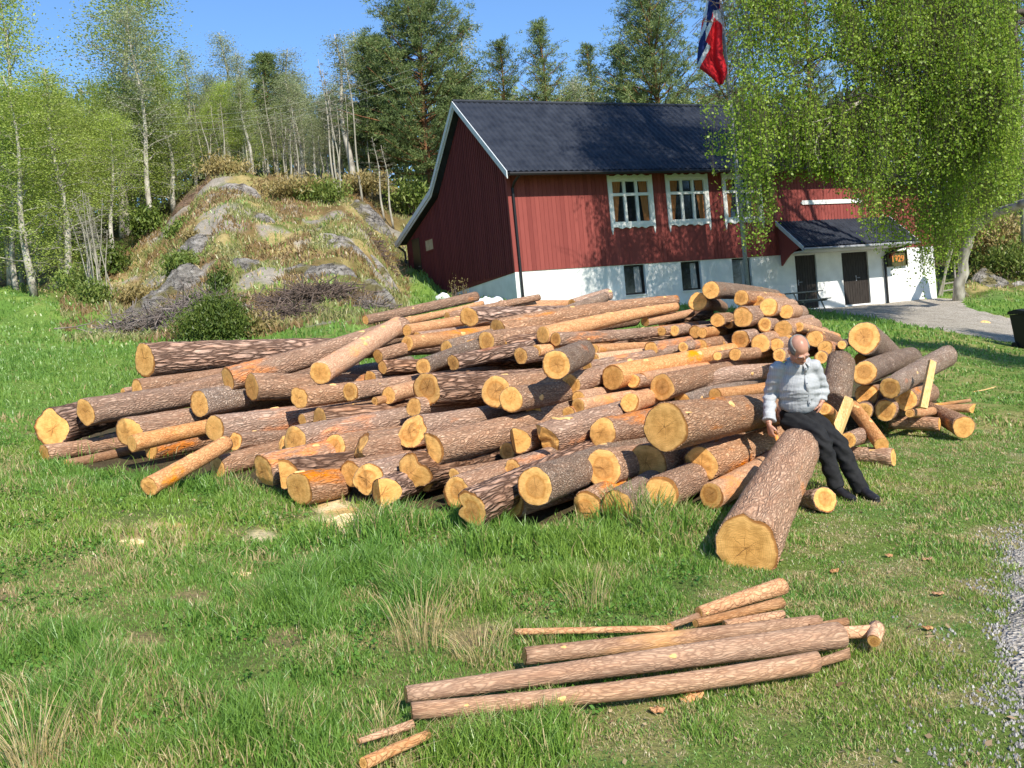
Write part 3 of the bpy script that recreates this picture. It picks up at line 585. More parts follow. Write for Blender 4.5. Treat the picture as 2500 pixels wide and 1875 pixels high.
rock(2480, 700, 42, .8, .6, .35, 'grey rock at the right edge beyond the lawn', 15, 'rock2')
rock(2352, 705, 41.5, .45, .4, .35, 'round boulder at the foot of the birch trunk', 16, 'rock', name='boulder')
rock(2405, 775, 34, .25, .15, .12, 'low reddish tree stump on the grass bank', 17, 'rock', name='tree_stump')
bpy.data.objects['tree_stump']['category'] = 'stump'; del bpy.data.objects['tree_stump']['group']
bpy.data.objects['tree_stump'].data.materials[0] = M['scar']

def brush(x, y, d, sx, sy, sz, n, label, seed, m='twig', rz=0., pieces=.8, r0=.012):
    r = np.random.default_rng(seed); P = W(x, y, d); P[2] = G(P[0], P[1]); b = MB()
    for i in range(n):
        c = r.normal(0, .38, 3)*np.array([sx, sy, .6*sz]); c[2] = abs(c[2])*(1-min(1, (c[0]/sx)**2)*.5)
        gx, gy = P[0]+c[0]*math.cos(rz)-c[1]*math.sin(rz), P[1]+c[0]*math.sin(rz)+c[1]*math.cos(rz)
        base = np.array([gx-P[0], gy-P[1], float(G(gx, gy, False))-P[2]+c[2]])
        dr = r.normal(0, 1, 3)*np.array([1.2, .7, .45]); dr /= np.linalg.norm(dr); L_ = pieces*r.uniform(.5, 1.5); bd = r.normal(0, .25, 3)
        pts = [base+dr*L_*(t-.5)+bd*(t-.5)**2*L_*2 for t in (0, .33, .66, 1)]
        rr = r0*r.uniform(.5, 1.6); b.tube(pts, [rr, rr*.8, rr*.6, rr*.3], 4, 0, False)
    o = b.build('brush_pile', M[m]); o.location = P
    return tag(o, label, 'brush pile', 'heaps of dead branches on the slope')
brush(400, 745, 27, 2.0, .8, 1.0, 900, 'grey brush pile left of the juniper bush', 1, rz=.25)
brush(470, 690, 29, 1.5, .7, .6, 500, 'upper grey brush pile below the smooth rock', 5, rz=.25)
brush(760, 705, 28, 1.8, .8, .7, 900, 'long brown brush pile on the bank left of the house', 2, 'twigb')
brush(680, 765, 25.5, 1.2, .6, .7, 500, 'low brown brush pile right of the juniper bush', 3, 'twigb', pieces=.6)
brush(915, 735, 27, .6, .5, .45, 260, 'small pale heap of branches near the house corner', 4, 'twig', pieces=.5)
brush(950, 520, 44, .9, .5, .4, 160, 'dead branches lying on the crest beside the house roof', 6, 'twig')
brush(905, 560, 40, 1.2, .6, .5, 320, 'dark twiggy heap above the low rear eave', 7, 'twigb')

def shrub(name, x, d, hgt, wd, n, m, label, seed, size=.05, cat='shrub', group=None, base=None, dy=0, dens_top=1.):
    r = np.random.default_rng(seed); P = GP(x, d) if base is None else np.array(base); P = P.copy(); P[2] += dy
    root = thing(name, P, label, cat, group)
    k = 9; cl = np.stack([r.normal(0, .38, k)*wd/2, r.normal(0, .38, k)*wd/2, r.uniform(.25, .8, k)*hgt], -1)
    i = r.integers(0, k, n); s0 = np.array([wd*.22, wd*.22, hgt*.22]); p = cl[i]+r.normal(0, 1, (n, 3))*s0; p[:, 2] = np.abs(p[:, 2])*.95
    dr = r.normal(0, 1, (n, 3)); dr[:, 2] = np.abs(dr[:, 2])+.6; dr /= np.linalg.norm(dr, axis=1)[:, None]
    sd_ = np.cross(dr, r.normal(0, 1, (n, 3))); sd_ /= np.linalg.norm(sd_, axis=1)[:, None]; s = size*r.uniform(.5, 1.5, n)[:, None]
    q = np.stack([p-dr*s*.8, p+sd_*s*.35, p+dr*s*1.2, p-sd_*s*.35], 1)
    link('foliage', quads_mesh('foliage', q, 4, M[m], attrs=r.uniform(0, 1, n)*.6+.4*r.uniform(0, 1, k)[i]), root)
    b = MB()
    for c in cl: b.tube([(0, 0, -.1), c*.5+r.normal(0, .05, 3), c], [hgt*.02, hgt*.014, hgt*.005], 4)
    b.build('stem', M['twigb'], root); return root
shrub('juniper_bush', 540, 23.6, 1.0, 1.1, 16000, 'juniper', 'dark green juniper bush in front of the grassy bank', 1, .040)
shrub('juniper_bush', 500, 24.0, .85, .9, 8000, 'juniper', 'left shoulder of dark juniper beside the big juniper bush', 2, .040)
shrub('scrub_bush', 620, 24.2, .6, .8, 1600, 'rust', 'brown withered scrub right of the juniper bush', 3, .06)
shrub('juniper_bush', 540, 29.5, .75, .45, 1800, 'juniper', 'narrow juniper standing above the dark juniper bush', 4, .06)
shrub('juniper_bush', 448, 35, .75, 1.0, 3800, 'greenscrub', 'bright green juniper tuft on the smooth grey rock', 5, .07)
shrub('scrub_bush', 440, 41, .8, .8, 1500, 'greenscrub', 'small green bush on the upper slope of the knoll', 6, .08)
shrub('scrub_bush', 330, 36, .8, 1.7, 2200, 'rust', 'reddish brown heather left of the smooth grey rock', 7, .07)
shrub('scrub_bush', 560, 47.5, 1.0, 1.8, 2200, 'rust', 'rusty bush on the crest of the knoll', 8, .09)
shrub('scrub_bush', 720, 46, .9, 3.0, 3800, 'rust', 'long rusty bush along the crest right of the knoll', 9, .09)
shrub('scrub_bush', 790, 46, 1.0, 2.2, 3000, 'greenscrub', 'olive green bush along the crest near the birches', 10, .09)
shrub('scrub_bush', 880, 48, .9, 2.2, 2600, 'rust', 'rusty scrub below the dark pines', 11, .09)
shrub('scrub_bush', 1010, 50, 1.7, 2.0, 2600, 'greenscrub', 'fresh green bush just left of the house roof', 12, .1)
shrub('scrub_bush', 195, 38, 1.2, 1.2, 2200, 'greenscrub', 'green bush at the edge of the field on the left', 13, .08)
shrub('scrub_bush', 260, 44, 1.3, 1.8, 2600, 'juniper', 'dark green bush under the birches on the left', 14, .1)
shrub('scrub_bush', 360, 48, 1.4, 1.6, 2400, 'juniper', 'dark juniper on the left shoulder of the knoll', 15, .1)
shrub('scrub_bush', 2440, 47, 2.2, 4.0, 5200, 'rust', 'yellowish brown thicket above the bank on the right', 16, .11)
shrub('scrub_bush', 2500, 44, 1.6, 3.0, 3600, 'greenscrub', 'olive thicket at the right edge above the rocks', 17, .1)
shrub('scrub_bush', 2360, 49, 2.0, 2.2, 3000, 'greenscrub', 'green thicket behind the white birch trunk', 18, .1)
shrub('scrub_bush', 470, 37.5, .5, .6, 900, 'rust', 'small rust red bush right of the middle rock', 19, .06)
shrub('scrub_bush', 235, 33.5, .9, 1.0, 1600, 'greenscrub', 'pale green bush at the left foot of the slope', 20, .07)
shrub('garden_sapling', 1112, 33.8, .85, .35, 90, 'rust', 'thin budding plant against the gable wall', 21, .035)
shrub('garden_sapling', 1138, 33.3, .8, .3, 80, 'rust', 'second thin plant by the gable, nearer the house corner', 22, .035)

# sparse dry tufts / boulders litter over the slope
X = []; r = np.random.default_rng(31); xs_ = r.uniform(150, 1000, 42000); ds_ = r.uniform(24, 50, 42000)
P = W(xs_, ground_y(xs_, ds_), ds_); P[:, 2] = G(P[:, 0], P[:, 1]); kk = fbm(P[:, 0]*.8, P[:, 1]*.8, 3, 61) > .46; P = P[kk]; n = len(P)
t = r.uniform(0, 1, n)[:, None]; u = (fbm(P[:, 0]*.5, P[:, 1]*.5, 3, 62) > .52)[:, None]
cc = np.where(u, np.array([.24, .17, .08])*(1-t)+np.array([.38, .25, .11])*t, np.array([.42, .36, .17])*(1-t)+np.array([.24, .30, .08])*t)
q, c2 = blades(P[:, 0], P[:, 1], P[:, 2], r.uniform(.08, .3, n), .05, .9, cc, r)
tag(link('slope_heather', quads_mesh('slope_heather', q, 4, M['blade'], col=c2)), 'dry grass and brown heather covering the rocky slope', 'heather', kind='stuff')

# ---------------------------------------------------------------- red house
H0 = W(1257.4, 663, 33.0922+.0) ; _az = 1.1276
H0 = np.array([33.0922*math.sin(.014), 33.0922*math.cos(.014), 2.197+EYE]); PHI = math.pi/2-_az
def f_board(pitch, c1, c2, dark, ax=0, bat=.0):
    def f(n, b, N):
        tc = N('TexCoord'); sx = N('SeparateXYZ'); n.links.new(tc.outputs['Object'], sx.inputs[0])
        m = N('Math', operation='MULTIPLY', i_1=1/pitch); n.links.new(sx.outputs[ax], m.inputs[0])
        fl = N('Math', operation='FLOOR'); n.links.new(m.outputs[0], fl.inputs[0]); wn = N('TexWhiteNoise'); wn.noise_dimensions = '1D'; n.links.new(fl.outputs[0], wn.inputs['W'])
        t = N('TexNoise', i_Scale=5., i_Detail=6.); mp = N('Mapping'); mp.inputs['Scale'].default_value = (3, 3, .5); n.links.new(tc.outputs['Object'], mp.inputs[0]); n.links.new(mp.outputs[0], t.inputs[0])
        av = N('Math', operation='ADD'); n.links.new(wn.outputs['Value'], av.inputs[0]); n.links.new(t.outputs[0], av.inputs[1]); hf = N('Math', operation='MULTIPLY', i_1=.5); n.links.new(av.outputs[0], hf.inputs[0])
        r = ramp(n, [(.2, c1), (.8, c2)]); n.links.new(hf.outputs[0], r.inputs[0]); n.links.new(r.outputs[0], b.inputs['Base Color'])
        bump(n, N, b, t.outputs[0], .2, .01)
    return f
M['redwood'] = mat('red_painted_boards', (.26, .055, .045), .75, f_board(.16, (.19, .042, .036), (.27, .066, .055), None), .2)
M['redgable_shade'] = mat('red_gable_boards_shaded', (.24, .035, .03), .8, f_board(.16, (.12, .026, .025), (.17, .038, .035), None, 1), .2)  # darker copy of the red boards, gable shade put into the colour
M['whitewall'] = noisy('white_plaster', (.66, .66, .64), (.80, .80, .78), 2.5, .9, .15, .01)
M['whitepaint'] = noisy('white_paint', (.72, .72, .69), (.80, .80, .77), 6, .6, .1, .004)
M['barge_shade'] = noisy('barge_paint_shaded', (.50, .53, .55), (.60, .63, .64), 5, .7, .1, .004)  # bluish grey of shade put into the barge board colour
M['roof'] = noisy('dark_steel_roof', (.016, .020, .030), (.036, .042, .056), 2.2, .6, .1, .01, .25, sc=(1, 1, 1))
M['door'] = noisy('dark_brown_door', (.018, .014, .012), (.045, .036, .030), 8, .6, .2, .004, sc=(6, 6, .5))
M['glass'] = mat('window_glass', (.012, .014, .018), .06, None, .6)
M['curtain'] = noisy('ochre_curtain', (.22, .085, .03), (.40, .18, .07), 6, .9, .5, .02, sc=(9, 9, .4))
M['lacecurtain'] = noisy('grey_curtain', (.22, .23, .24), (.40, .42, .42), 6, .9, .5, .02, sc=(9, 9, .4))
M['black'] = mat('black_plastic', (.012, .012, .014), .5)
M['steel'] = noisy('grey_metal', (.22, .23, .25), (.36, .37, .39), 8, .45)
M['soffit'] = noisy('brown_soffit', (.10, .06, .045), (.14, .09, .06), 6, .8)
M['room'] = mat('dark_room', (.02, .018, .016), .9)
house = thing('red_house', H0, 'long red wooden house on a white basement with a dark metal roof', 'house', rz=PHI)
# walls: front cladding with openings (s, h)
wins = [(3.95, 5.58), (6.36, 8.0), (8.85, 10.45)]
WB, WT = 1.42, 2.98
def wall_cells(b, s0, s1, h0, h1, holes, y0, y1):
    ss = sorted({s0, s1, *[v for h in holes for v in h[:2]]}); hh = sorted({h0, h1, *[v for h in holes for v in h[2:]]})
    for i in range(len(ss)-1):
        for j in range(len(hh)-1):
            cs, ch = (ss[i]+ss[i+1])/2, (hh[j]+hh[j+1])/2
            if not any(h[0] < cs < h[1] and h[2] < ch < h[3] for h in holes): b.box((ss[i], y0, hh[j]), (ss[i+1], y1, hh[j+1]))
b = MB(); wall_cells(b, 0, 16.75, 0, 3.62, [(a_, c_, WB, WT) for a_, c_ in wins], 0, .12)
wall_cells(b, 16.75, 19.39, 0, 2.62, [], 0, .12)
s_ = .16
while s_ < 19.3:                                # overlapping board joints
    if not any(a_-.12 < s_ < c_+.12 for a_, c_ in wins): b.box((s_, -.012, .0), (s_+.012, 0, 3.55 if s_ < 16.7 else 2.6))
    s_ += .16
M['groove'] = mat('board_joint', (.075, .014, .012), .9)
for i in range(len(b.f)):
    pass
front = b.build('front_wall', M['redwood'], house)
# gable wall with battens
gp = [(0, 0), (0, 3.62), (3.15, 6.15), (6.12, 3.5), (10.05, 2.2), (10.05, -.9), (5.3, -.35)]
b = MB(); b.prism([(0.12, -.02), (.12, 3.66), (3.15, 6.12), (6.12, 3.48), (10.05, 2.2), (10.05, -.6), (5.4, -.25)], 0, 0, .12)
def gh(v): return np.interp(v, [0, 3.15, 6.12, 10.05], [3.55, 6.05, 3.4, 2.15])
v_ = .06
while v_ < 10:
    if not 8.5 < v_ < 9.42: b.box((-.028, v_, -.02 if v_ < 5.3 else -.35), (0, v_+.055, float(gh(v_))))
    else: b.box((-.028, v_, 2.26), (0, v_+.055, float(gh(v_))-.02))
    v_ += .155
b.build('gable_wall', M['redgable_shade'], house)
b = MB(); b.box((0, 9.93, -1), (19.3, 10.05, 2.2)); b.box((16.7, .12, 0), (16.8, 9.9, 3.4)); b.box((19.3, .12, 0), (19.39, 9.9, 2.5)); b.build('rear_wall', M['redgable_shade'], house)
b = MB(); b.box((-.035, -.035, -.02), (.11, .0, 3.5)); b.box((-.035, 0, -.02), (-.003, .05, 3.5)); b.build('corner_board', M['redwood'], house)
b = MB(); b.box((-.035, -.035, -1.6), (.10, -.002, -.02)); b.build('corner_board', M['whitepaint'], house)
# basement
bw = [(4.23, 5.11), (6.65, 7.52), (8.94, 9.82)]; doors = [(11.94, 12.98), (14.30, 15.68)]
b = MB(); wall_cells(b, .02, 19.36, -3.2, 0, [(a_, c_, -1.06, -.02) for a_, c_ in bw]+[(a_, c_, -2.12, -.06) for a_, c_ in doors], .03, .30)
b.box((.02, .3, -3.2), (.3, 10, -.0)); b.box((19.1, .3, -3), (19.36, 10, 0)); b.build('basement_wall', M['whitewall'], house)
b = MB(); b.box((1.34, .018, -.86), (2.1, .029, -.08)); b.build('basement_hatch', M['whitewall'], house)
M['slate'] = M['roof']
# roof: corrugated metal sheets
def corr(b, s0, s1, prof, amp=.022, pitch=.21, th=.05, nseg=4):
    n = int((s1-s0)/pitch*4); S_ = np.linspace(s0, s1, n+1)
    P = []
    for (v0, h0), (v1, h1) in zip(prof[:-1], prof[1:]):
        L_ = math.hypot(v1-v0, h1-h0); m = max(2, int(L_/.35)*2)
        for k in range(m):
            t = k/m; P.append((v0+(v1-v0)*t, h0+(h1-h0)*t, (v0-v1)/L_*-1, (h1-h0)/L_, k))
    P.append((*prof[-1], P[-1][2], P[-1][3], 0)); V = []
    for q, (v, h, cv, ch, k) in enumerate(P):
        nv, nh = -ch, cv
        if nh < 0: nv, nh = -nv, -nh
        for s in S_:
            a_ = amp*math.cos(2*math.pi*s/pitch)+(.016 if k % 2 else 0)
            V.append((s, v+nv*a_, h+nh*a_))
    w_ = n+1
    b.add(V, [(i*w_+j, i*w_+j+1, (i+1)*w_+j+1, (i+1)*w_+j) for i in range(len(P)-1) for j in range(n)])
b = MB(); corr(b, -.30, 16.85, [(-.66, 3.20), (3.15, 6.38)]); corr(b, -.30, 16.85, [(3.15, 6.38), (6.12, 3.75), (10.6, 2.30)])
b.prism([(-.62, 3.10), (3.15, 6.26), (3.15, 6.34), (-.62, 3.17)], 0, -.28, 16.84); b.prism([(3.15, 6.26), (6.1, 3.64), (6.1, 3.72), (3.15, 6.34)], 0, -.28, 16.84); b.prism([(6.1, 3.64), (10.55, 2.20), (10.55, 2.27), (6.1, 3.71)], 0, -.28, 16.84)
roof = b.build('roof', M['roof'], house)
b = MB(); b.tube([(-.3, 3.15, 6.40), (16.85, 3.15, 6.40)], .07, 8); b.build('ridge_cap', M['roof'], roof)
b = MB()
def barge(prof, s, w_=.20, th=.035):
    for (v0, h0), (v1, h1) in zip(prof[:-1], prof[1:]): b.prism([(v0, h0), (v1, h1), (v1, h1-w_), (v0, h0-w_)], 0, s-th, s)
barge([(-.70, 3.20), (3.15, 6.40)], -.302); barge([(3.15, 6.40), (6.13, 3.78), (10.64, 2.32)], -.302); b.build('barge_board', M['barge_shade'], roof)
b = MB(); barge([(-.62, 3.07), (3.15, 6.22)], -.26, .10, .03); barge([(3.15, 6.22), (6.13, 3.60), (10.55, 2.17)], -.26, .10, .03); b.build('barge_board', M['barge_shade'], roof)
b = MB(); barge([(-.68, 3.20), (3.15, 6.40)], 16.88, .2); b.build('barge_board', M['barge_shade'], roof)
b = MB(); b.tube([(-.25, -.72, 3.10), (16.85, -.72, 3.10)], .065, 8); b.build('gutter', M['black'], house)
b = MB(); b.tube([(.12, -.70, 3.05), (.12, -.30, 2.9), (.14, -.09, 2.75), (.16, -.09, -1.7)], .045, 8); b.build('downpipe', M['black'], house)
b = MB(); b.tube([(-.2, 10.62, 2.15), (-.2, 10.2, 1.98), (-.12, 10.1, 1.85), (-.1, 10.1, -.3)], .045, 8); b.build('downpipe', M['black'], house)
# lower roof of the extension
b = MB(); corr(b, 16.86, 19.75, [(-.55, 2.58), (3.0, 3.5)]); b.prism([(-.52, 2.46), (3, 3.40), (3, 3.46), (-.52, 2.53)], 0, 16.86, 19.7); b.build('extension_roof', M['roof'], house)
b = MB(); b.prism([(-.56, 2.60), (3, 3.52), (3, 3.36), (-.56, 2.44)], 0, 19.72, 19.76); b.build('barge_board', M['barge_shade'], house)
# big windows
def scallop(b, s0, s1, h, up, y0, y1, m=0):
    n = 40; P = [(s0, h), (s1, h)]; top = []
    for i in range(n+1):
        t = i/n; e = min(t, 1-t)*2; a_ = .045+.035*math.sin(e*math.pi*1.0)+.025*math.cos(e*math.pi*5)*(.3+e*.7)+(.03 if abs(t-.5) < .03 else 0)
        top.append((s1+(s0-s1)*t, h+up*a_))
    b.prism(P+top, 1, y0, y1, m)
for q, (a_, c_) in enumerate(wins):
    wd = c_-a_; f_ = MB()
    f_.box((a_-.02, -.03, WB-.02), (a_+.07, .06, WT+.02)); f_.box((c_-.07, -.03, WB-.02), (c_+.02, .06, WT+.02))
    f_.box((a_+.07, -.03, WT-.08), (c_-.07, .06, WT+.02)); f_.box((a_+.07, -.03, WB-.02), (c_-.07, .06, WB+.08))
    wo_ = f_.build('window', M['whitepaint'], house)
    mu = MB(); inn = (c_-a_-.14)
    for k in (1, 2): x = a_+.07+inn*k/3; mu.box((x-.05, -.02, WB+.08), (x+.05, .05, WT-.08))
    hm = WB+(WT-WB)*.66
    for k in range(3): x0 = a_+.07+inn*k/3+(.05 if k else 0); x1 = a_+.07+inn*(k+1)/3-(.05 if k < 2 else 0); mu.box((x0, -.018, hm-.05), (x1, .05, hm+.05))
    mu.build('window_bars', M['whitepaint'], wo_)
    tr = MB()
    for sg, e in ((-1, a_-.02), (1, c_+.02)):
        x0, x1 = (e-.085, e) if sg < 0 else (e, e+.085)
        tr.prism([(x0, WT+.14), (x0, WB-.16), (x0+.02, WB-.24), ((x0+x1)/2, WB-.36), (x1-.02, WB-.24), (x1, WB-.16), (x1, WT+.14)], 1, -.045, -.002)
    scallop(tr, a_-.02, c_+.02, WT+.02, 1.6, -.05, -.002); scallop(tr, a_-.02, c_+.02, WB-.02, -1.6, -.05, -.002)
    tr.build('carved_trim', M['whitepaint'], wo_)
    g = MB(); g.box((a_+.07, .055, WB+.08), (c_-.07, .062, WT-.08))
    gm = g.build('pane', M['glass'], wo_)
    for sg in (-1, 1):
        cu = MB()
        e = a_+.09 if sg < 0 else c_-.09; n = 14; V = []
        for i in range(2):
            for j in range(n+1):
                t = j/n
                top = (e-sg*t*.36); bot = (e-sg*t*(.12 if sg < 0 else .22)); x = top if i == 0 else bot
                V.append((x, .045+.006*math.cos(t*28), (WT-.07) if i == 0 else WB+.07))
        cu.add(V, [(j, j+1, n+2+j, n+1+j) for j in range(n)]); cu.build('curtain', M['curtain'], wo_)
# basement windows
for a_, c_ in bw:
    f_ = MB(); y0, y1 = .14, .2
    f_.box((a_, y0, -1.06), (a_+.045, y1, -.02)); f_.box((c_-.045, y0, -1.06), (c_, y1, -.02)); f_.box((a_+.045, y0, -.065), (c_-.045, y1, -.02)); f_.box((a_+.045, y0, -1.06), (c_-.045, y1, -1.0))
    wo_ = f_.build('basement_window', M['door'], house)
    g = MB(); g.box((a_+.045, .185, -1.0), (c_-.045, .19, -.065)); g.build('pane', M['glass'], wo_)
    g = MB(); g.box((a_-.02, -.02, -1.09), (c_+.02, .14, -1.06)); g.build('sill', M['whitepaint'], wo_)
    g = MB(); n = 16; V = [(a_+.50+(.22+.05*i)*j/n, .178+.005*math.cos(j), z) for i, z in ((0, -.08), (1, -.98)) for j in range(n+1)]
    g.add(V, [(j, j+1, n+2+j, n+1+j) for j in range(n)]); g.build('curtain', M['lacecurtain'], wo_)
b = MB(); b.box((.4, .6, -3), (19, .65, 3.3)); b.build('interior', M['room'], house)
# doors
for a_, c_ in doors:
    f_ = MB(); f_.box((a_, .10, -2.12), (c_, .16, -.06))
    x = a_+.12
    while x < c_-.05: f_.box((x, .092, -2.12), (x+.012, .10, -.06)); x += .13
    d_ = f_.build('entrance_door', M['door'], house)
    h_ = MB(); hx = a_+.14 if a_ < 13 else (a_+c_)/2+.05; h_.tube([(hx, .09, -1.08), (hx, .03, -1.08), (hx+.14, .03, -1.08)], .012, 6); h_.box((hx-.02, .084, -1.2), (hx+.02, .09, -.98)); h_.build('door_handle', M['steel'], d_)
b = MB(); b.box((-.03, 8.54, .0), (-.002, 9.38, 2.22)); b.box((-.06, 8.5, 2.22), (-.002, 9.42, 2.26)); gd = b.build('side_door', M['black'], house)
b = MB(); b.tube([(-.04, 8.62, 1.1), (-.08, 8.62, 1.1), (-.08, 8.74, 1.1)], .012, 6); b.build('door_handle', M['steel'], gd)
b = MB(); b.box((-.04, 7.0, 1.62), (-.029, 7.82, 2.02)); gw = b.build('gable_window', noisy('old_pane', (.20, .17, .10), (.42, .38, .28), 3, .3), house)
b = MB(); b.box((-.05, 6.95, 1.57), (-.029, 7.0, 2.07)); b.box((-.05, 7.82, 1.57), (-.029, 7.87, 2.07)); b.box((-.05, 7.0, 1.57), (-.029, 7.82, 1.62)); b.box((-.05, 7.0, 2.02), (-.029, 7.82, 2.07)); b.build('window_frame', M['redgable_shade'], gw)
# porch canopy
b = MB(); corr(b, 11.15, 16.95, [(-1.35, .16), (0, 1.27)], .016, .16); b.prism([(-1.33, .05), (0, 1.16), (0, 1.22), (-1.33, .12)], 0, 11.17, 16.93); cn = b.build('porch_canopy', M['roof'], house)
b = MB(); b.prism([(-1.38, .17), (0, 1.30), (0, 1.12), (-1.38, .0)], 0, 11.11, 11.149); b.prism([(-1.38, .17), (0, 1.30), (0, 1.12), (-1.38, .0)], 0, 16.952, 16.99); b.build('canopy_barge_board', M['barge_shade'], cn)
b = MB(); b.tube([(11.1, -1.42, .06), (17., -1.42, .06)], .05, 8); b.build('canopy_gutter', M['steel'], cn)
b = MB()
for s0 in (11.22, 16.78):
    b = MB(); b.prism([(0, 1.1), (-1.15, .18), (-.95, .12), (-.55, -.02), (-.25, -.22), (-.02, -.42)], 0, s0, s0+.08); b.build('canopy_bracket', M['redwood'], cn)
b = MB(); b.box((11.3, -1.2, .0), (16.8, -.003, .03)); b.build('canopy_soffit', M['whitepaint'], cn)
b = MB(); b.tube([(16.5, -1.40, .02), (16.5, -.5, -.15), (16.5, -.06, -.3), (16.5, -.06, -2.2)], .05, 8); b.build('downpipe', M['black'], house)
# long white board on the wall (blank name board) and the year sign
b = MB(); b.prism([(12.40, 1.93), (12.48, 1.87), (15.45, 1.87), (15.53, 1.95), (15.45, 2.03), (12.48, 2.03)], 1, -.05, -.014); o_ = b.build('name_board', M['whitepaint'], None); o_.matrix_world = Matrix.Translation(H0) @ Matrix.Rotation(PHI, 4, 'Z')
tag(o_, 'long narrow white board fixed high on the red wall above the porch roof', 'sign')
sg = thing('year_sign', (0, 0, 0), 'dark framed board with orange numerals on the white wall right of the doors', 'sign'); sg.matrix_world = Matrix.Translation(H0) @ Matrix.Rotation(PHI, 4, 'Z')
b = MB(); b.box((16.62, -.10, -.74), (17.72, .028, -.70)); b.box((16.62, -.10, -.16), (17.72, .028, -.12)); b.box((16.62, -.10, -.70), (16.66, .028, -.16)); b.box((17.68, -.10, -.70), (17.72, .028, -.16)); b.box((16.66, -.02, -.70), (17.68, .028, -.16)); b.build('frame', noisy('olive_frame', (.05, .05, .02), (.09, .085, .04), 8), sg)
cu_ = bpy.data.curves.new('numerals', 'FONT'); cu_.body = '1929'; cu_.size = .36; cu_.extrude = .01; cu_.offset = .008
to = bpy.data.objects.new('numerals_src', cu_); COL.objects.link(to); to.rotation_euler = (math.pi/2, 0, 0)
bpy.context.view_layer.update(); dg = bpy.context.evaluated_depsgraph_get(); tm = bpy.data.meshes.new_from_object(to.evaluated_get(dg)); bpy.data.objects.remove(to)
tm.transform(Matrix.Translation((16.87, -.032, -.56)) @ Matrix.Rotation(math.pi/2, 4, 'X')); tm.materials.clear(); tm.materials.append(mat('orange_numerals', (.50, .19, .04), .7)); link('numerals', tm, sg)

# ---------------------------------------------------------------- small things near the house
def hl(s, v, h): return H0+np.array([math.cos(PHI)*s-math.sin(PHI)*v, math.sin(PHI)*s+math.cos(PHI)*v, h])
def on_g(P): P = np.array(P); P[2] = G(P[0], P[1]); return P
t = thing('picnic_table', on_g(hl(10.9, -1.3, 0)), 'weathered picnic table standing against the white basement wall', 'table', rz=PHI)
M['grey_wood'] = noisy('grey_planks', (.18, .16, .14), (.34, .31, .27), 5, .85, sc=(1, 6, 6)); gz = 0
b = MB(); [b.box((-.75, -.36+k*.15, .72), (.75, -.24+k*.15, .76)) for k in range(5)]; b.build('table_top', M['grey_wood'], t)
for sy in (-1, 1): b = MB(); b.box((-.75, sy*.62-.13, .42), (.75, sy*.62+.13, .46)); b.build('bench', M['grey_wood'], t)
for sx in (-.55, .55): b = MB(); b.tube([(sx, -.62, .0), (sx, -.25, .72)], .035, 4); b.tube([(sx, .62, .0), (sx, .25, .72)], .035, 4); b.box((sx-.03, -.7, .36), (sx+.03, .7, .42)); b.build('leg_frame', M['grey_wood'], t)
pb = GP(1832, 34.6); t = thing('flagpole', pb, 'tall grey flagpole in front of the third upper window', 'flagpole')
top = W(1734, -260, 34.2)
def f3(t_): return pb+(top-pb)*t_
b = MB(); b.tube([f3(0)-pb-np.array([0, 0, .1]), f3(.3)-pb, f3(.6)-pb, f3(1)-pb], [.085, .075, .06, .04], 12); b.build('pole', M['steel'], t, True)
b = MB(); b.tube([(.13, 0, 0), (.13, 0, 1.3)], .03, 6); b.tube([(-.13, 0, 0), (-.13, 0, 1.3)], .03, 6); b.build('base_bracket', M['steel'], t)
# flag of Norway hanging in folds
D_FL = 34.0; cx = lambda x: 1640+x*.15672
def fl(pts): return [(cx(a_), c_*.15672) for a_, c_ in pts]
Lf = fl([(590, -600), (570, -200), (545, 0), (480, 300), (430, 600), (400, 850), (395, 1000), (430, 1060), (600, 1190), (740, 1325)]); Rf = fl([(760, -600), (765, -200), (742, 0), (760, 200), (790, 430), (785, 650), (800, 850), (860, 1050), (868, 1130), (800, 1310)])
reg = [(2, fl([(520, 20), (565, -60), (590, -60), (540, 250), (470, 330)])), (1, fl([(590, -700), (720, -700), (745, 0), (740, 150), (640, 160), (620, 280), (530, 470), (525, 640), (560, 670), (400, 1010), (380, 1000), (430, 640), (540, 420), (545, 250), (560, 30)])), (2, fl([(545, 240), (545, 420), (430, 640), (410, 600)])),
       (2, fl([(640, 150), (750, 130), (790, 380), (660, 270), (620, 400), (525, 640), (520, 480), (640, 260)])), (2, fl([(548, 668), (605, 730), (430, 1060), (395, 1020), (440, 850)]))]
n, m_ = 40, 110; V = []; P2 = []
for i in range(m_+1):
    ty = i/m_*(len(Lf)-1); k = min(int(ty), len(Lf)-2); u = ty-k
    l_ = np.array(Lf[k])*(1-u)+np.array(Lf[k+1])*u; r_ = np.array(Rf[k])*(1-u)+np.array(Rf[k+1])*u
    for j in range(n+1):
        s = j/n; p = l_*(1-s)+r_*s; V.append(W(p[0], p[1], D_FL+.11*math.sin(s*9+i*.035)+.05*math.sin(s*21+1))); P2.append(p)
Fc, Mi = [], []
for i in range(m_):
    for j in range(n):
        c_ = (P2[i*(n+1)+j]+P2[(i+1)*(n+1)+j+1])/2; mi = 0
        for q, pl in reg:
            if inpoly(np.array(c_[0]), np.array(c_[1]), pl): mi = q; break
        Fc.append((i*(n+1)+j, i*(n+1)+j+1, (i+1)*(n+1)+j+1, (i+1)*(n+1)+j)); Mi.append(mi)
fo = np.mean(V, axis=0); b = MB(); b.add([p-fo for p in V], Fc); b.m = Mi
def cloth(c): return noisy('flag_cloth', tuple(x*.8 for x in c), c, 30, .8)
o = b.build('flag', [cloth((.62, .02, .03)), cloth((.015, .03, .14)), cloth((.68, .72, .76))], smooth=True); o.location = fo
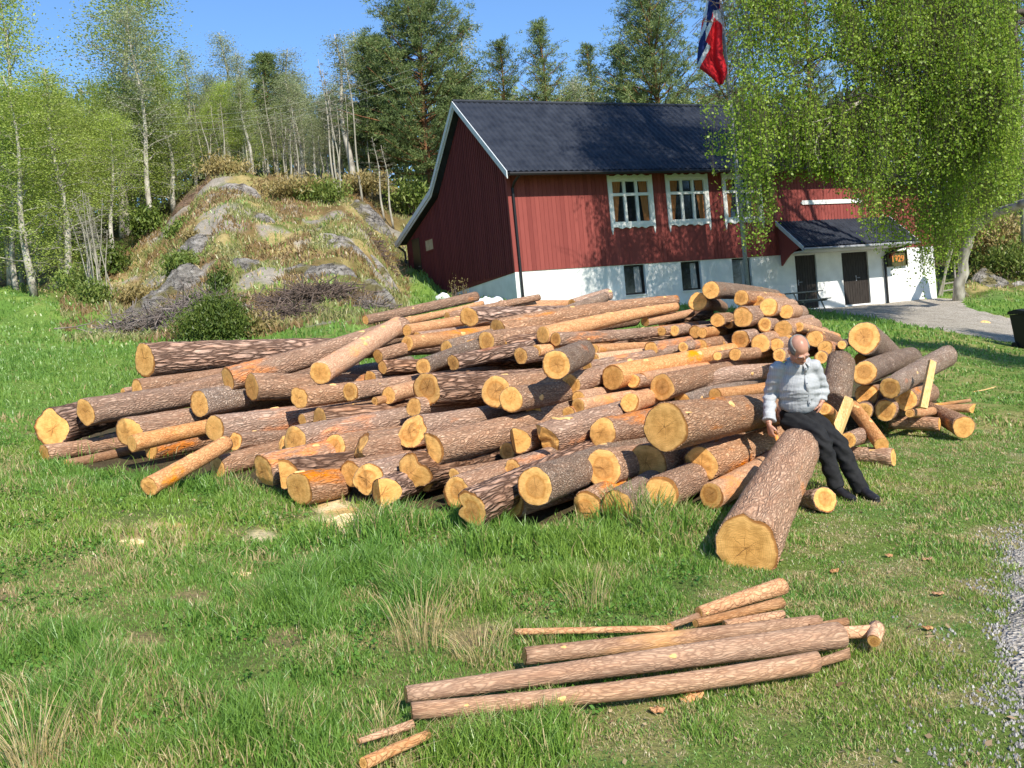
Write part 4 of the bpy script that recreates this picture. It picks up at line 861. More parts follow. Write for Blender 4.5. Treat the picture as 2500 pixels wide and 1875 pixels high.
md = o.modifiers.new('thick', 'SOLIDIFY'); md.thickness = .006
tag(o, 'red flag with a blue and white cross hanging limp from the flagpole', 'flag')
# wheelie bin at the right edge
P = W(2513, 848, 27); P[2] = G(P[0], P[1]); t = thing('wheelie_bin', P, 'black wheelie bin cut off by the right edge of the photo', 'bin', rz=.3)
b = MB(); V = []
for z, k in ((.05, .40), (.95, .54)):
    for sx, sy in ((-1, -1), (1, -1), (1, 1), (-1, 1)): V.append((sx*k/2, sy*k*.62, z))
b.add(V, [(0, 3, 2, 1), (4, 5, 6, 7), (0, 1, 5, 4), (1, 2, 6, 5), (2, 3, 7, 6), (3, 0, 4, 7)]); b.build('body', M['black'], t)
b = MB(); b.prism([(-.37, .96), (-.38, 1.0), (.1, 1.09), (.37, 1.04), (.38, .96)], 0, -.30, .30); b.build('lid', M['black'], t)
for sx in (-1, 1): b = MB(); b.tube([(sx*.26, .25, .10), (sx*.20, .25, .10)], .10, 16); b.build('wheel', M['black'], t)
# low rail fence right of the house
P = W(2337, 724, 42.5); t = thing('rail_fence', on_g(P), 'low wooden rail fence between the house and the birch trunk', 'fence', rz=PHI)
b = MB(); b.tube([(-.05, 0, -.2), (-.05, 0, 1.4)], .05, 6); b.build('post', M['grey_wood'], t); b = MB(); b.tube([(-.95, .1, -.2), (-.95, .1, .7)], .05, 6); b.build('post', M['grey_wood'], t)
for z in (.2, .5): b = MB(); b.tube([(-1., 0, z-.05), (-.05, 0, z)], .035, 6); b.build('rail', M['grey_wood'], t)
# plastic sheets at the gable foot
M['tarp'] = noisy('crumpled_white_plastic', (.62, .64, .68), (.85, .86, .88), 3, .35, 1., .05)
def tarp(x, y, d, sx, sy, h, label, seed):
    P = W(x, y, d); P[2] = G(P[0], P[1]); n = 22; V = []
    for i in range(n+1):
        for j in range(n+1):
            u, v = i/n*2-1, j/n*2-1; z = h*(1-max(abs(u), abs(v))**3)*(.35+1.1*float(fbm(np.array(u*2.2+seed), np.array(v*2.2), 3, seed)))
            X_, Y_ = P[0]+u*sx, P[1]+v*sy; V.append((u*sx, v*sy, float(G(X_, Y_))-P[2]+z+.01))
    b = MB(); b.add(V, [(i*(n+1)+j, (i+1)*(n+1)+j, (i+1)*(n+1)+j+1, i*(n+1)+j+1) for i in range(n) for j in range(n)]); o = b.build('plastic_sheet', M['tarp']); o.location = P
    md = o.modifiers.new('thick', 'SOLIDIFY'); md.thickness = .01; return tag(o, label, 'plastic sheet')
tarp(1195, 728, 31.6, .55, .4, .28, 'crumpled white plastic sheet by the corner of the grey basement wall', 1)
tarp(1078, 712, 35, .28, .22, .22, 'small white crumpled plastic by the foot of the gable wall', 2)
# power lines
t = thing('power_line', (0, 0, 0), 'three thin overhead wires passing in front of the wood', 'power line')
M['wire'] = mat('wire', (.45, .48, .38), .6)
for k, (ya, yb) in enumerate(((262, 196), (278, 214), (296, 230))):
    A_, B_ = W(380, ya+26, 44), W(1010, yb-28, 40); pts = [A_+(B_-A_)*q/10-np.array([0, 0, .5*math.sin(math.pi*q/10)]) for q in range(11)]
    b = MB(); b.tube(pts, .004, 5); b.build('wire', M['wire'], t)

# ---------------------------------------------------------------- trees
def leafquads(p, size, r, up=.2, asp=.6):
    n = len(p); dr = r.normal(0, 1, (n, 3)); dr[:, 2] -= up; dr /= np.linalg.norm(dr, axis=1)[:, None]
    sd_ = np.cross(dr, r.normal(0, 1, (n, 3))); sd_ /= np.linalg.norm(sd_, axis=1)[:, None]; s = (size*r.uniform(.6, 1.4, n))[:, None]
    return np.stack([p-dr*s*.5, p+sd_*s*.5*asp, p+dr*s*.5, p-sd_*s*.5*asp], 1)
def birch_mesh(seed, H, spread, nleaf, lsize, lm, tm, base=.3, nb=30, lean=.03, droop=.3, tr=.011, bare=False, sig=.3):
    r = np.random.default_rng(seed); b = MB(); ax = [np.array([0, 0, -.3])]; wv = r.normal(0, .5*lean*H, (3, 2))
    wg = .004 if bare else .009
    def tp(t): return np.array([wv[0][0]*t+wv[1][0]*t*t+wg*H*math.sin(t*9+seed), wv[0][1]*t+wv[1][1]*t*t+wg*H*math.cos(t*7+seed), H*t])
    b.tube([tp(0)-np.array([0, 0, .4])]+[tp(k/12) for k in range(1, 13)], [H*tr*(1-.93*k/12)+.006 for k in range(13)], 7)
    pts, wts = [], []
    for i in range(nb):
        t = base+(1-base)*(i/nb)**.8*.97; a_ = i*2.4+r.uniform(-.5, .5); L_ = spread*(1-((t-base)/(1-base))**1.5*.8)*r.uniform(.6, 1.15)*(.55+.45*min(1, (t-base+.12)/.25))
        el = r.uniform(.45, 1.1); c = np.array([math.cos(a_)*math.cos(el), math.sin(a_)*math.cos(el), math.sin(el)]); o0 = tp(t); br = [o0]
        for k in range(1, 6): q = k/5; br.append(o0+c*L_*q+np.array([0, 0, -droop*L_*q*q])+r.normal(0, .04*L_, 3))
        r0 = max(.012, H*tr*.38*(1-t*.6)); b.tube(br, [r0*(1-.8*k/5) for k in range(6)], 4, 0, False)
        for k in range(2, 6):
            for s in range(3):
                d_ = r.normal(0, 1, 3); d_[2] = d_[2]*.6+.2; d_ /= np.linalg.norm(d_); l2 = L_*.28*r.uniform(.5, 1.3); e = br[k]+d_*l2
                b.tube([br[k], (br[k]+e)/2+r.normal(0, .05, 3), e+np.array([0, 0, -.1*l2])], [.010, .007, .004], 3, 0, False); pts += [br[k]*.4+e*.6, e, e]
    trunk = b.mesh('trunk', M[tm], True)
    if bare and nleaf == 0: return trunk, None
    pts = np.array(pts); i = r.integers(0, len(pts), nleaf); p = pts[i]+r.normal(0, sig, (nleaf, 3))*np.array([1, 1, .8]); cl = r.uniform(0, 1, len(pts))
    return trunk, quads_mesh('crown', leafquads(p, lsize, r), 4, M[lm], attrs=np.clip(.55*cl[i]+.45*r.uniform(0, 1, nleaf), 0, 1))
def pine_mesh(seed, H, spread, base, nb, needles, nsize=.22, top=.25, clump=.42, tr=.014, round_=1.0):
    r = np.random.default_rng(seed); b = MB(); b.tube([(0, 0, -.4)]+[(.05*math.sin(k+seed), .05*math.cos(k), H*k/10) for k in range(1, 11)], [H*tr*(1-.9*k/10)+.01 for k in range(11)], 8)
    C = []
    for i in range(nb):
        t = base+(1-base)*(i/nb); u = (t-base)/(1-base); L_ = spread*((1-u)**.6*.92+.08)*r.uniform(.7, 1.12)*(.6+.4*min(1, u/.18)); a_ = i*2.4+r.uniform(-.4, .4); el = r.uniform(.0, .35)+u*.6
        c = np.array([math.cos(a_)*math.cos(el), math.sin(a_)*math.cos(el), math.sin(el)]); o0 = np.array([0, 0, H*t]); br = [o0+c*L_*q/4+np.array([0, 0, .10*L_*(q/4)**2]) for q in range(5)]
        b.tube(br, [H*tr*.35*(1-.8*q/4)*(1.2-t)+.008 for q in range(5)], 4, 0, False)
        for q in np.linspace(.35, 1, max(3, int(L_/.38))):
            for s in range(3): C.append(o0+c*L_*q+np.array([0, 0, .1*L_*q*q])+r.normal(0, .30, 3)*np.array([1, 1, .5])*min(1, L_/1.4)*(.4+q*.8))
    C.append(np.array([0, 0, H+.1])); C = np.array(C); per = max(8, int(needles/len(C))); n = len(C)*per; i = np.repeat(np.arange(len(C)), per)
    d_ = r.normal(0, 1, (n, 3)); d_[:, 2] = d_[:, 2]*.8+.55; d_ /= np.linalg.norm(d_, axis=1)[:, None]; o_ = C[i]+d_*clump*r.uniform(.1, .85, n)[:, None]*np.array([1, 1, .7])
    sd_ = np.cross(d_, r.normal(0, 1, (n, 3))); sd_ /= np.linalg.norm(sd_, axis=1)[:, None]; s = (nsize*r.uniform(.6, 1.3, n))[:, None]
    q4 = np.stack([o_-d_*s*.4, o_+sd_*s*.10, o_+d_*s*.6, o_-sd_*s*.10], 1); cl = r.uniform(0, 1, len(C))
    return b.mesh('trunk', M['pine_trunk'], True), quads_mesh('crown', q4, 4, M['needle'], attrs=np.clip(.5*cl[i]+.5*r.uniform(0, 1, n), 0, 1))
def put_tree(name, ms, P, label, group, rz=0., sc=1., tilt=(0, 0), cat='tree', scz=None):
    t = thing(name, P, label, cat, group, rz); t.scale = (sc, sc, scz or sc); t.rotation_euler = (tilt[0], tilt[1], rz)
    link('trunk', ms[0], t)
    if ms[1] is not None: link('crown', ms[1], t)
    return t
BV = [birch_mesh(s, 12, sp, int(nl*1.8), .075, lm, 'birch_trunk', ba, nb, .035, sig=sg_) for s, sp, nl, lm, ba, nb, sg_ in
      ((1, 2.3, 9000, 'leaf_fresh', .08, 42, .34), (2, 1.9, 8500, 'leaf_fresh', .12, 40, .32), (3, 2.6, 9000, 'leaf_fresh', .3, 38, .34), (4, 1.5, 4200, 'leaf_grey', .3, 34, .27), (5, 1.3, 3200, 'leaf_grey', .4, 30, .26), (6, 2.3, 7500, 'leaf_grey', .25, 42, .32), (7, 1.0, 1800, 'leaf_grey', .5, 24, .22))]
BARE = [birch_mesh(20+k, 9, .8, 0, .1, 'leaf_grey', 'grey_trunk', .5, 14, .02, bare=True, tr=.0048) for k in range(3)]
def top_h(x, d, ytop):
    B_ = GP(x, d); return B_, max(2., W(x, ytop, d)[2]-B_[2])
LEAN = (0, 0)
bl = [ # x at mid height, top y, depth, variant, label
 (18, -60, 46, 0, 'pale leafed tree cut off by the left edge of the photo', 1.15), (252, -45, 52, 2, 'tallest spreading pale green tree on the left', 1.55), (335, 25, 50, 5, 'birch with long white trunk right of the tallest spreading tree', 1.1),
 (140, 150, 42, 1, 'fresh green slim tree with orange tinted trunk at the field edge', 1.2), (45, 190, 41, 0, 'dense fresh green birch in front of the left edge trees', 1.3), (405, 130, 52, 1, 'rounded fresh green birch behind the knoll', 1.25),
 (467, 120, 56, 3, 'grey budding birch above the bare hump of rock', 1.2), (548, 82, 55, 4, 'thin tall budding birch standing above its neighbours', 1.3), (598, 132, 54, 3, 'slender budding birch left of the small dark pine', 1.),
 (712, 122, 58, 3, 'greyish budding birch right of the small dark pine', 1.2), (842, 88, 50, 6, 'slim birch with white trunk left of the big pines', 1.5), (878, 82, 56, 4, 'feathery budding birch touching the big pines', 1.4), (1160, 45, 58, 6, 'thin bare topped birch peeking out right of the biggest pine', 1.4)]
for k, (x, yt, d, v, lab, sw) in enumerate(bl):
    xb = x+(735-yt)*.065 if x < 400 else x+(450-yt)*.05
    P, h = top_h(xb, d, yt); sc = h/12; t = put_tree('birch_tree', BV[v], P, lab, None, rz=k*1.3, sc=sw*sc**.5*1.15, scz=sc)
rr = np.random.default_rng(5)
groups = [(-80, 260, 18, 190, 300, 43, 62, (0, 1, 2), 'birch in fresh pale green leaf in the wood at the left edge of the field', 'birches at the left of the wood'),
          (250, 500, 16, 185, 290, 50, 68, (1, 5, 3, 0), 'birch in thin spring leaf behind the bare hump of rock', 'birches behind the knoll'),
          (500, 830, 30, 170, 290, 50, 70, (3, 4, 6, 5, 3, 1), 'slim budding birch in the light wood between the knoll and the dark pines', 'slim birches in the middle of the wood'),
          (1080, 1560, 14, 190, 235, 52, 72, (5, 3, 1), 'pale green birch top showing just above the house roof', 'birches behind the house')]
for x0, x1, n, y0, y1, d0, d1, vs, lab, grp in groups:
    for k in range(n):
        x = x0+(x1-x0)*(k+rr.uniform(0, 1))/n; d = rr.uniform(d0, d1); P, h = top_h(x+15, d, rr.uniform(y0, y1)); v = vs[rr.integers(len(vs))]; sc = h/12
        lb_, gp_ = lab, grp
        if x0 == 500:
            q = int(np.searchsorted([585, 660, 745], x)); lb_ = ['slim budding birch rising behind the crest between the brown hump and the rounded rock', 'slim budding birch just left of the small dark pine', 'slim budding birch just right of the small dark pine', 'slim budding birch between the small dark pine and the big pines'][q]; gp_ = lb_.replace('birch', 'birches', 1)
        elif x0 == 250: q = int(x > 400); lb_ = ['birch in thin spring leaf left of the brown hump of rock', 'birch in thin spring leaf directly behind the brown hump of rock'][q]; gp_ = lb_.replace('birch', 'birches', 1)
        elif x0 == -80: q = int(x > 120); lb_ = ['fresh green birch in the dense wood at the left edge of the photo', 'fresh green birch in the dense wood above the coppice stems'][q]; gp_ = lb_.replace('birch', 'birches', 1)
        put_tree('birch_tree', BV[v], P, lb_, gp_, rz=rr.uniform(0, 6), sc=rr.uniform(1.0, 1.5)*sc**.5, scz=sc)
for k in range(46):
    x = rr.uniform(500, 940); d = rr.uniform(47, 58); P, h = top_h(x, d, rr.uniform(180, 340)); q = int(np.searchsorted([610, 720, 830], x)); lb_ = 'leafless pale sapling stem '+['above the rounded rock face', 'below the small dark pine', 'behind the long rusty bush on the crest', 'in front of the dark pines'][q]; put_tree('bare_sapling', BARE[k % 3], P, lb_, lb_.replace('stem', 'stems'), rz=rr.uniform(0, 6), sc=1, scz=h/9)
for k in range(14):
    x = 225+rr.normal(0, 22); d = rr.uniform(35, 38); P, h = top_h(x+8, d, rr.uniform(460, 570)); put_tree('bare_sapling', BARE[k % 3], P, 'thin grey leafless stem in the clump at the left foot of the slope', 'coppice stems on the left', rz=rr.uniform(0, 6), sc=.6, scz=h/9, tilt=(0, rr.uniform(-.22, .12)))
for x, yt, lab in ((865, 110, 'tall bare white stem left of the big pines'), (800, 140, 'bare forked stem in the middle of the wood'), (808, 165, 'bare stem beside the forked stem'), (918, 330, 'short bare white stem in front of the dark pines'), (940, 350, 'thin bare stem nearest the house gable')):
    P, h = top_h(x+20, 47, yt); put_tree('bare_tree', BARE[1], P, lab, None, sc=1.2, scz=h/9)
# pines
pl = [(1045, -35, 50, 4.6, .22, 110, 42000, 'biggest pine, its dense crown rising behind the left end of the roof', 1), (925, 110, 53, 3.4, .2, 66, 20000, 'dark pine leaning against the left side of the biggest pine', 2), (1130, 190, 51, 2.2, .2, 44, 9000, 'lower pine shoulder right of the biggest pine', 3),
      (660, 143, 58, 2.0, .45, 38, 8000, 'small dark pine standing alone among the budding birches', 4), (1255, 110, 60, 3.3, .2, 60, 14000, 'left one of the three pointed pines above the roof', 5), (1355, 62, 60, 3.3, .2, 66, 16000, 'middle and tallest of the three pointed pines above the roof', 6),
      (1467, 116, 62, 2.2, .2, 46, 8500, 'thin pine, rightmost of the three pointed pines above the roof', 7), (1625, -60, 52, 4.9, .12, 120, 46000, 'large pine behind the flag, its crown cut off by the top of the photo', 8), (1800, -80, 55, 3.4, .2, 70, 18000, 'dark pine behind the weeping birch foliage', 9), (1545, 120, 56, 3.0, .15, 50, 11000, 'lower left part pine beside the large pine behind the flag', 10),
      (2000, -60, 58, 3.6, .15, 60, 15000, 'dark pine glimpsed through the middle of the weeping birch', 11), (2200, -40, 60, 3.8, .1, 60, 15000, 'dark pine glimpsed behind the right part of the weeping birch', 12), (2420, 60, 60, 3.4, .1, 50, 12000, 'dark pine glimpsed behind the birch at the right edge', 13)]
for x, yt, d, sp, ba, nb, nn, lab, sd_ in pl:
    P, h = top_h(x+18, d, yt); put_tree('pine_tree', pine_mesh(sd_, h, sp, ba, int(nb*1.25), int(nn*3.0), .155, clump=.38), P, lab, None)
# far wood: one mass
r = np.random.default_rng(77); n = 60000; x = r.uniform(-500, 3200, n); d = r.uniform(66, 96, n); P = W(x, ground_y(x, d), d); P[:, 2] = G(P[:, 0], P[:, 1], False)
tp = fbm(P[:, 0]*.22, P[:, 1]*.22, 3, 88); ytop = np.where((x > 380) & (x < 1100), 265, 240)+(.5-tp)*120; zt = W(x, ytop, d)[:, 2]; hh = np.maximum(zt-P[:, 2], 1)
P[:, 2] += hh*r.uniform(0, 1, n)**.85; q = leafquads(P, .52, r, 0, .7)
tag(link('far_wood', quads_mesh('far_wood', q, 4, M['farwood'], attrs=np.clip(r.uniform(0, .6, n)+tp*.5-.1, 0, 1))), 'hazy mass of far woodland behind the nearer trees', 'woodland', kind='stuff')

# weeping birch in front of the house, and its neighbour at the right edge
def weeping(name, base_pts, radii, limbs, nstr, profile, label, seed, lsize=.072, xlim=(1690, 2560), front=None):
    r = np.random.default_rng(seed); B0 = np.array(base_pts[0]); root = thing(name, B0, label, 'tree')
    b = MB(); pp = []
    for i in range(len(base_pts)-1):
        for k in range(4): pp.append(base_pts[i]+(base_pts[i+1]-base_pts[i])*k/4+r.normal(0, .03, 3)*(k > 0))
    pp.append(base_pts[-1]); rr_ = np.interp(np.linspace(0, 1, len(pp)), np.linspace(0, 1, len(radii)), radii)
    b.tube([p-B0 for p in pp], list(rr_), 10); tk = b.build('trunk', M['birch_trunk'], root, True)
    lb = MB(); src = []
    for (p0, p1, p2, r0) in limbs:
        pts = []
        for k in range(13):
            t = k/12; p = p0*(1-t)**2+2*p1*t*(1-t)+p2*t*t+r.normal(0, .10, 3)*(0 < k); pts.append(p)
        lb.tube([p-B0 for p in pts], [r0*(1-.85*k/12) for k in range(13)], 6, 0, False)
        for k in range(2, 13):
            for s in range(3):
                e = pts[k]+r.normal(0, 1, 3)*np.array([.9, .7, .45])+np.array([0, 0, .1]); mid = (pts[k]+e)/2+np.array([0, 0, .18]); lb.tube([pts[k]-B0, mid-B0, e-B0], [r0*.22, r0*.15, .008], 4, 0, False); src += [mid, e, e, pts[k]]
    lb.build('limb', M['dark_trunk'], root, True)
    if front:
        fb = MB()
        for (p0, p1, p2, r0) in front:
            fb.tube([p0*(1-t)**2+2*p1*t*(1-t)+p2*t*t+r.normal(0, .05, 3)-B0 for t in np.linspace(0, 1, 9)], list(np.linspace(r0, r0*.35, 9)), 7, 0, False)
        fb.build('limb', M['grey_trunk'], root, True)
    src = np.array(src); tw = MB(); LP = []; LC = []; cnt = 0; tries = 0
    while cnt < nstr and tries < nstr*9:
        tries += 1; s0 = src[r.integers(len(src))]+r.normal(0, .28, 3); x, y, d = pix(s0)
        if not (xlim[0] < x < xlim[1]): continue
        yb = min(profile(x)+r.normal(0, 22), y+F/d*2.2); L_ = min(r.uniform(.5, 3.4), max(.25, (yb-y)*d/F))
        if y > yb or (x < 1785 and y < 250) or float(noise(np.array(x/110.), np.array(y/110.), 51))*.6+float(noise(np.array(x/38.), np.array(y/60.), 52))*.4 < (.33 if x < 2200 else .28): continue
        cnt += 1; sw = r.normal(0, .13, 2); n = max(3, int(L_/.3)); pts = []
        for k in range(n+1):
            t = k/n; pts.append(s0+np.array([sw[0]*math.sin(t*2.2)*L_*.6, sw[1]*t*L_*.6, -L_*t])+r.normal(0, .012, 3))
        tw.tube([p-B0 for p in pts[::2] if len(pts) > 3] if len(pts) > 4 else [p-B0 for p in pts], .0045, 3, 0, False)
        m = int(L_*13*r.uniform(.6, 1.3)); t = r.uniform(0, 1, m)**.8*n; k = np.minimum(t.astype(int), n-1); u = (t-k)[:, None]; A_ = np.array(pts)
        LP.append(A_[k]*(1-u)+A_[k+1]*u+r.normal(0, .075, (m, 3))); LC.append(np.full(m, r.uniform()))
    # leafy sprays round the fine branches
    nc = int(nstr*9); i = r.integers(0, len(src), nc); cp = src[i]+r.normal(0, 1, (nc, 3))*np.array([.42, .42, .34])-np.array([0, 0, .15]); cx_, cy_, cd_ = pix(cp)
    ok = (cx_ > xlim[0]+20) & (cx_ < xlim[1]) & (cy_ < profile(cx_)-25) & ~((cx_ < 1800) & (cy_ < 250)) & (noise(cx_/70., cy_/60., 53) > np.where(cy_ > 380, .56, .40)); LP.append(cp[ok]); LC.append(np.clip(noise(cp[ok][:, 0]*2, cp[ok][:, 2]*2, 5), 0, 1))
    tw.build('twig', M['twigb'], root)
    LP = np.concatenate(LP)-B0; LC = np.concatenate(LC); link('crown', quads_mesh('crown', leafquads(LP, lsize, r, .5, .8), 4, M['leaf_weep'], attrs=np.clip(.45*LC+.55*r.uniform(0, 1, len(LP)), 0, 1)), root)
    return root
xs_p = [1690, 1740, 1800, 1850, 1885, 1930, 2000, 2070, 2110, 2150, 2200, 2260, 2310, 2380, 2450, 2560]
yb_p = [300, 470, 600, 640, 430, 395, 400, 450, 590, 670, 735, 690, 680, 560, 470, 430]
prof = lambda x: np.interp(x, xs_p, yb_p)
b0 = W(2338, 722, 40.0); b0[2] = G(b0[0], b0[1])-.1
bp = [b0, W(2350, 640, 39.6), W(2368, 565, 39), W(2420, 525, 37.5), W(2520, 490, 35), W(2600, 380, 33), W(2610, 160, 31), W(2560, -120, 30)]
def lim(a_, m, e, r0): return (W(*a_), W(*m), W(*e), r0)
F0 = (2560, 60, 31)
up_l = [lim((2560, -100, 30), (2300, -500, 28.5), (1960, -420, 27.5), .11), lim((2560, -120, 30), (2450, -700, 28.5), (2150, -640, 28), .11), lim((2200, -380, 28), (2000, -330, 27.5), (1760, -230, 27), .06), lim((2300, -600, 28), (2000, -760, 27.5), (1850, -560, 27), .06),
        lim((2000, -430, 27.5), (1850, -480, 27), (1720, -380, 26.5), .05), lim((2250, -800, 28.5), (2050, -950, 28), (1950, -780, 27.5), .05)]
limbs = up_l+[lim((2540, 60, 31), (2300, -60, 29), (1990, 60, 28), .10), lim((2570, 150, 31), (2330, 60, 29), (2060, 240, 27.5), .11), lim((2590, 250, 32), (2330, 230, 30), (2000, 330, 28.5), .12), lim((2530, -60, 30), (2250, -220, 29), (1850, -60, 27.5), .10),
         lim((2182, 100, 28.5), (1980, 150, 28), (1760, 250, 27.5), .06), lim((2120, 230, 28), (1960, 280, 28), (1770, 360, 28), .05), lim((2100, -40, 28), (1900, -90, 27.5), (1745, 60, 27), .05), lim((2600, 330, 33), (2380, 320, 31), (2180, 430, 30), .10),
         lim((2560, 420, 34), (2400, 380, 33), (2240, 520, 31.5), .08), lim((2060, 300, 29), (1950, 340, 29), (1850, 440, 29), .04), lim((2300, 60, 29), (2200, 120, 28), (2080, 420, 28), .05), lim((2450, 140, 30), (2420, 130, 29), (2330, 330, 29), .06), lim((2520, 30, 30), (2450, 60, 28), (2420, 260, 28), .06),
         lim((2250, -80, 28.5), (2150, -80, 28), (2060, 60, 28), .05), lim((2400, -60, 29), (2330, -60, 28), (2250, 120, 28), .05)]
weeping('weeping_birch', bp, [.24, .2, .19, .17, .16, .15, .13, .08], limbs, 9500, prof, 'large weeping birch with leaning white trunk, twigs hanging before the right of the roof', 3, xlim=(1690, 2480), front=[lim((2400, 40, 29.2), (2180, 90, 28.0), (2050, 160, 27.5), .08), lim((2350, 170, 29), (2100, 230, 28), (1985, 305, 27.4), .06), lim((2120, 228, 28), (1990, 290, 27.6), (1995, 400, 27.4), .035), lim((2540, 20, 29.5), (2390, 150, 28.6), (2330, 280, 28), .05), lim((2520, 300, 31), (2340, 360, 29.5), (2230, 430, 28.8), .045)])
b1 = GP(2512, 44)
bp1 = [b1, W(2500, 480, 43.6), W(2492, 240, 43), W(2462, 20, 42.5), W(2450, -150, 42)]
limbs1 = [lim((2495, 300, 43.0), (2440, 240, 42.0), (2380, 330, 41.5), .05), lim((2480, 150, 43.0), (2380, 60, 42.0), (2280, 200, 41.5), .06), lim((2462, 20, 42.5), (2400, -80, 42.0), (2300, 20, 41.5), .06), lim((2490, 380, 43.0), (2440, 360, 43.0), (2400, 470, 42.0), .04), lim((2460, 0, 42.5), (2500, -100, 42.0), (2560, 60, 42.0), .05)]
weeping('weeping_birch', bp1, [.22, .2, .19, .16, .1], limbs1, 1100, lambda x: np.interp(x, [2240, 2400, 2560], [480, 560, 620]), 'second birch with pale trunk at the right edge of the photo', 4, xlim=(2240, 2700))
# slim stems right of the house corner
for k, (xa, ya, xb, yb) in enumerate(((2292, 722, 2330, 590), (2298, 724, 2318, 600))):
    b = MB(); A_ = on_g(W(xa, ya, 42)); b.tube([(0, 0, 0), (W((xa+xb)/2, (ya+yb)/2, 41.8)-A_), W(xb, yb, 41.5)-A_, W(xb+14, yb-90, 41.5)-A_], [.06, .05, .035, .015], 6); t = thing('grey_sapling', A_, ('leaning grey stem touching the white house corner', 'thinner grey stem just right of the leaning stem')[k], 'tree'); b.build('trunk', M['grey_trunk'], t)

# tall tree standing outside the frame on the right: it shades the lawn behind the pile
P = on_g((17.5, 12.5, 0)); put_tree('birch_tree', birch_mesh(41, 13, 3.6, 15000, .16, 'leaf_fresh', 'birch_trunk', .38, 44, .02, sig=.4, tr=.014), P, 'tall leafy birch right of the lawn, shading the grass behind the pile', None)
P = on_g((22.0, 16.5, 0)); put_tree('birch_tree', birch_mesh(42, 14, 3.8, 15000, .16, 'leaf_fresh', 'birch_trunk', .3, 44, .02, sig=.4, tr=.014), P, 'tall leafy birch beside the gravel driveway, shading its near edge', None)

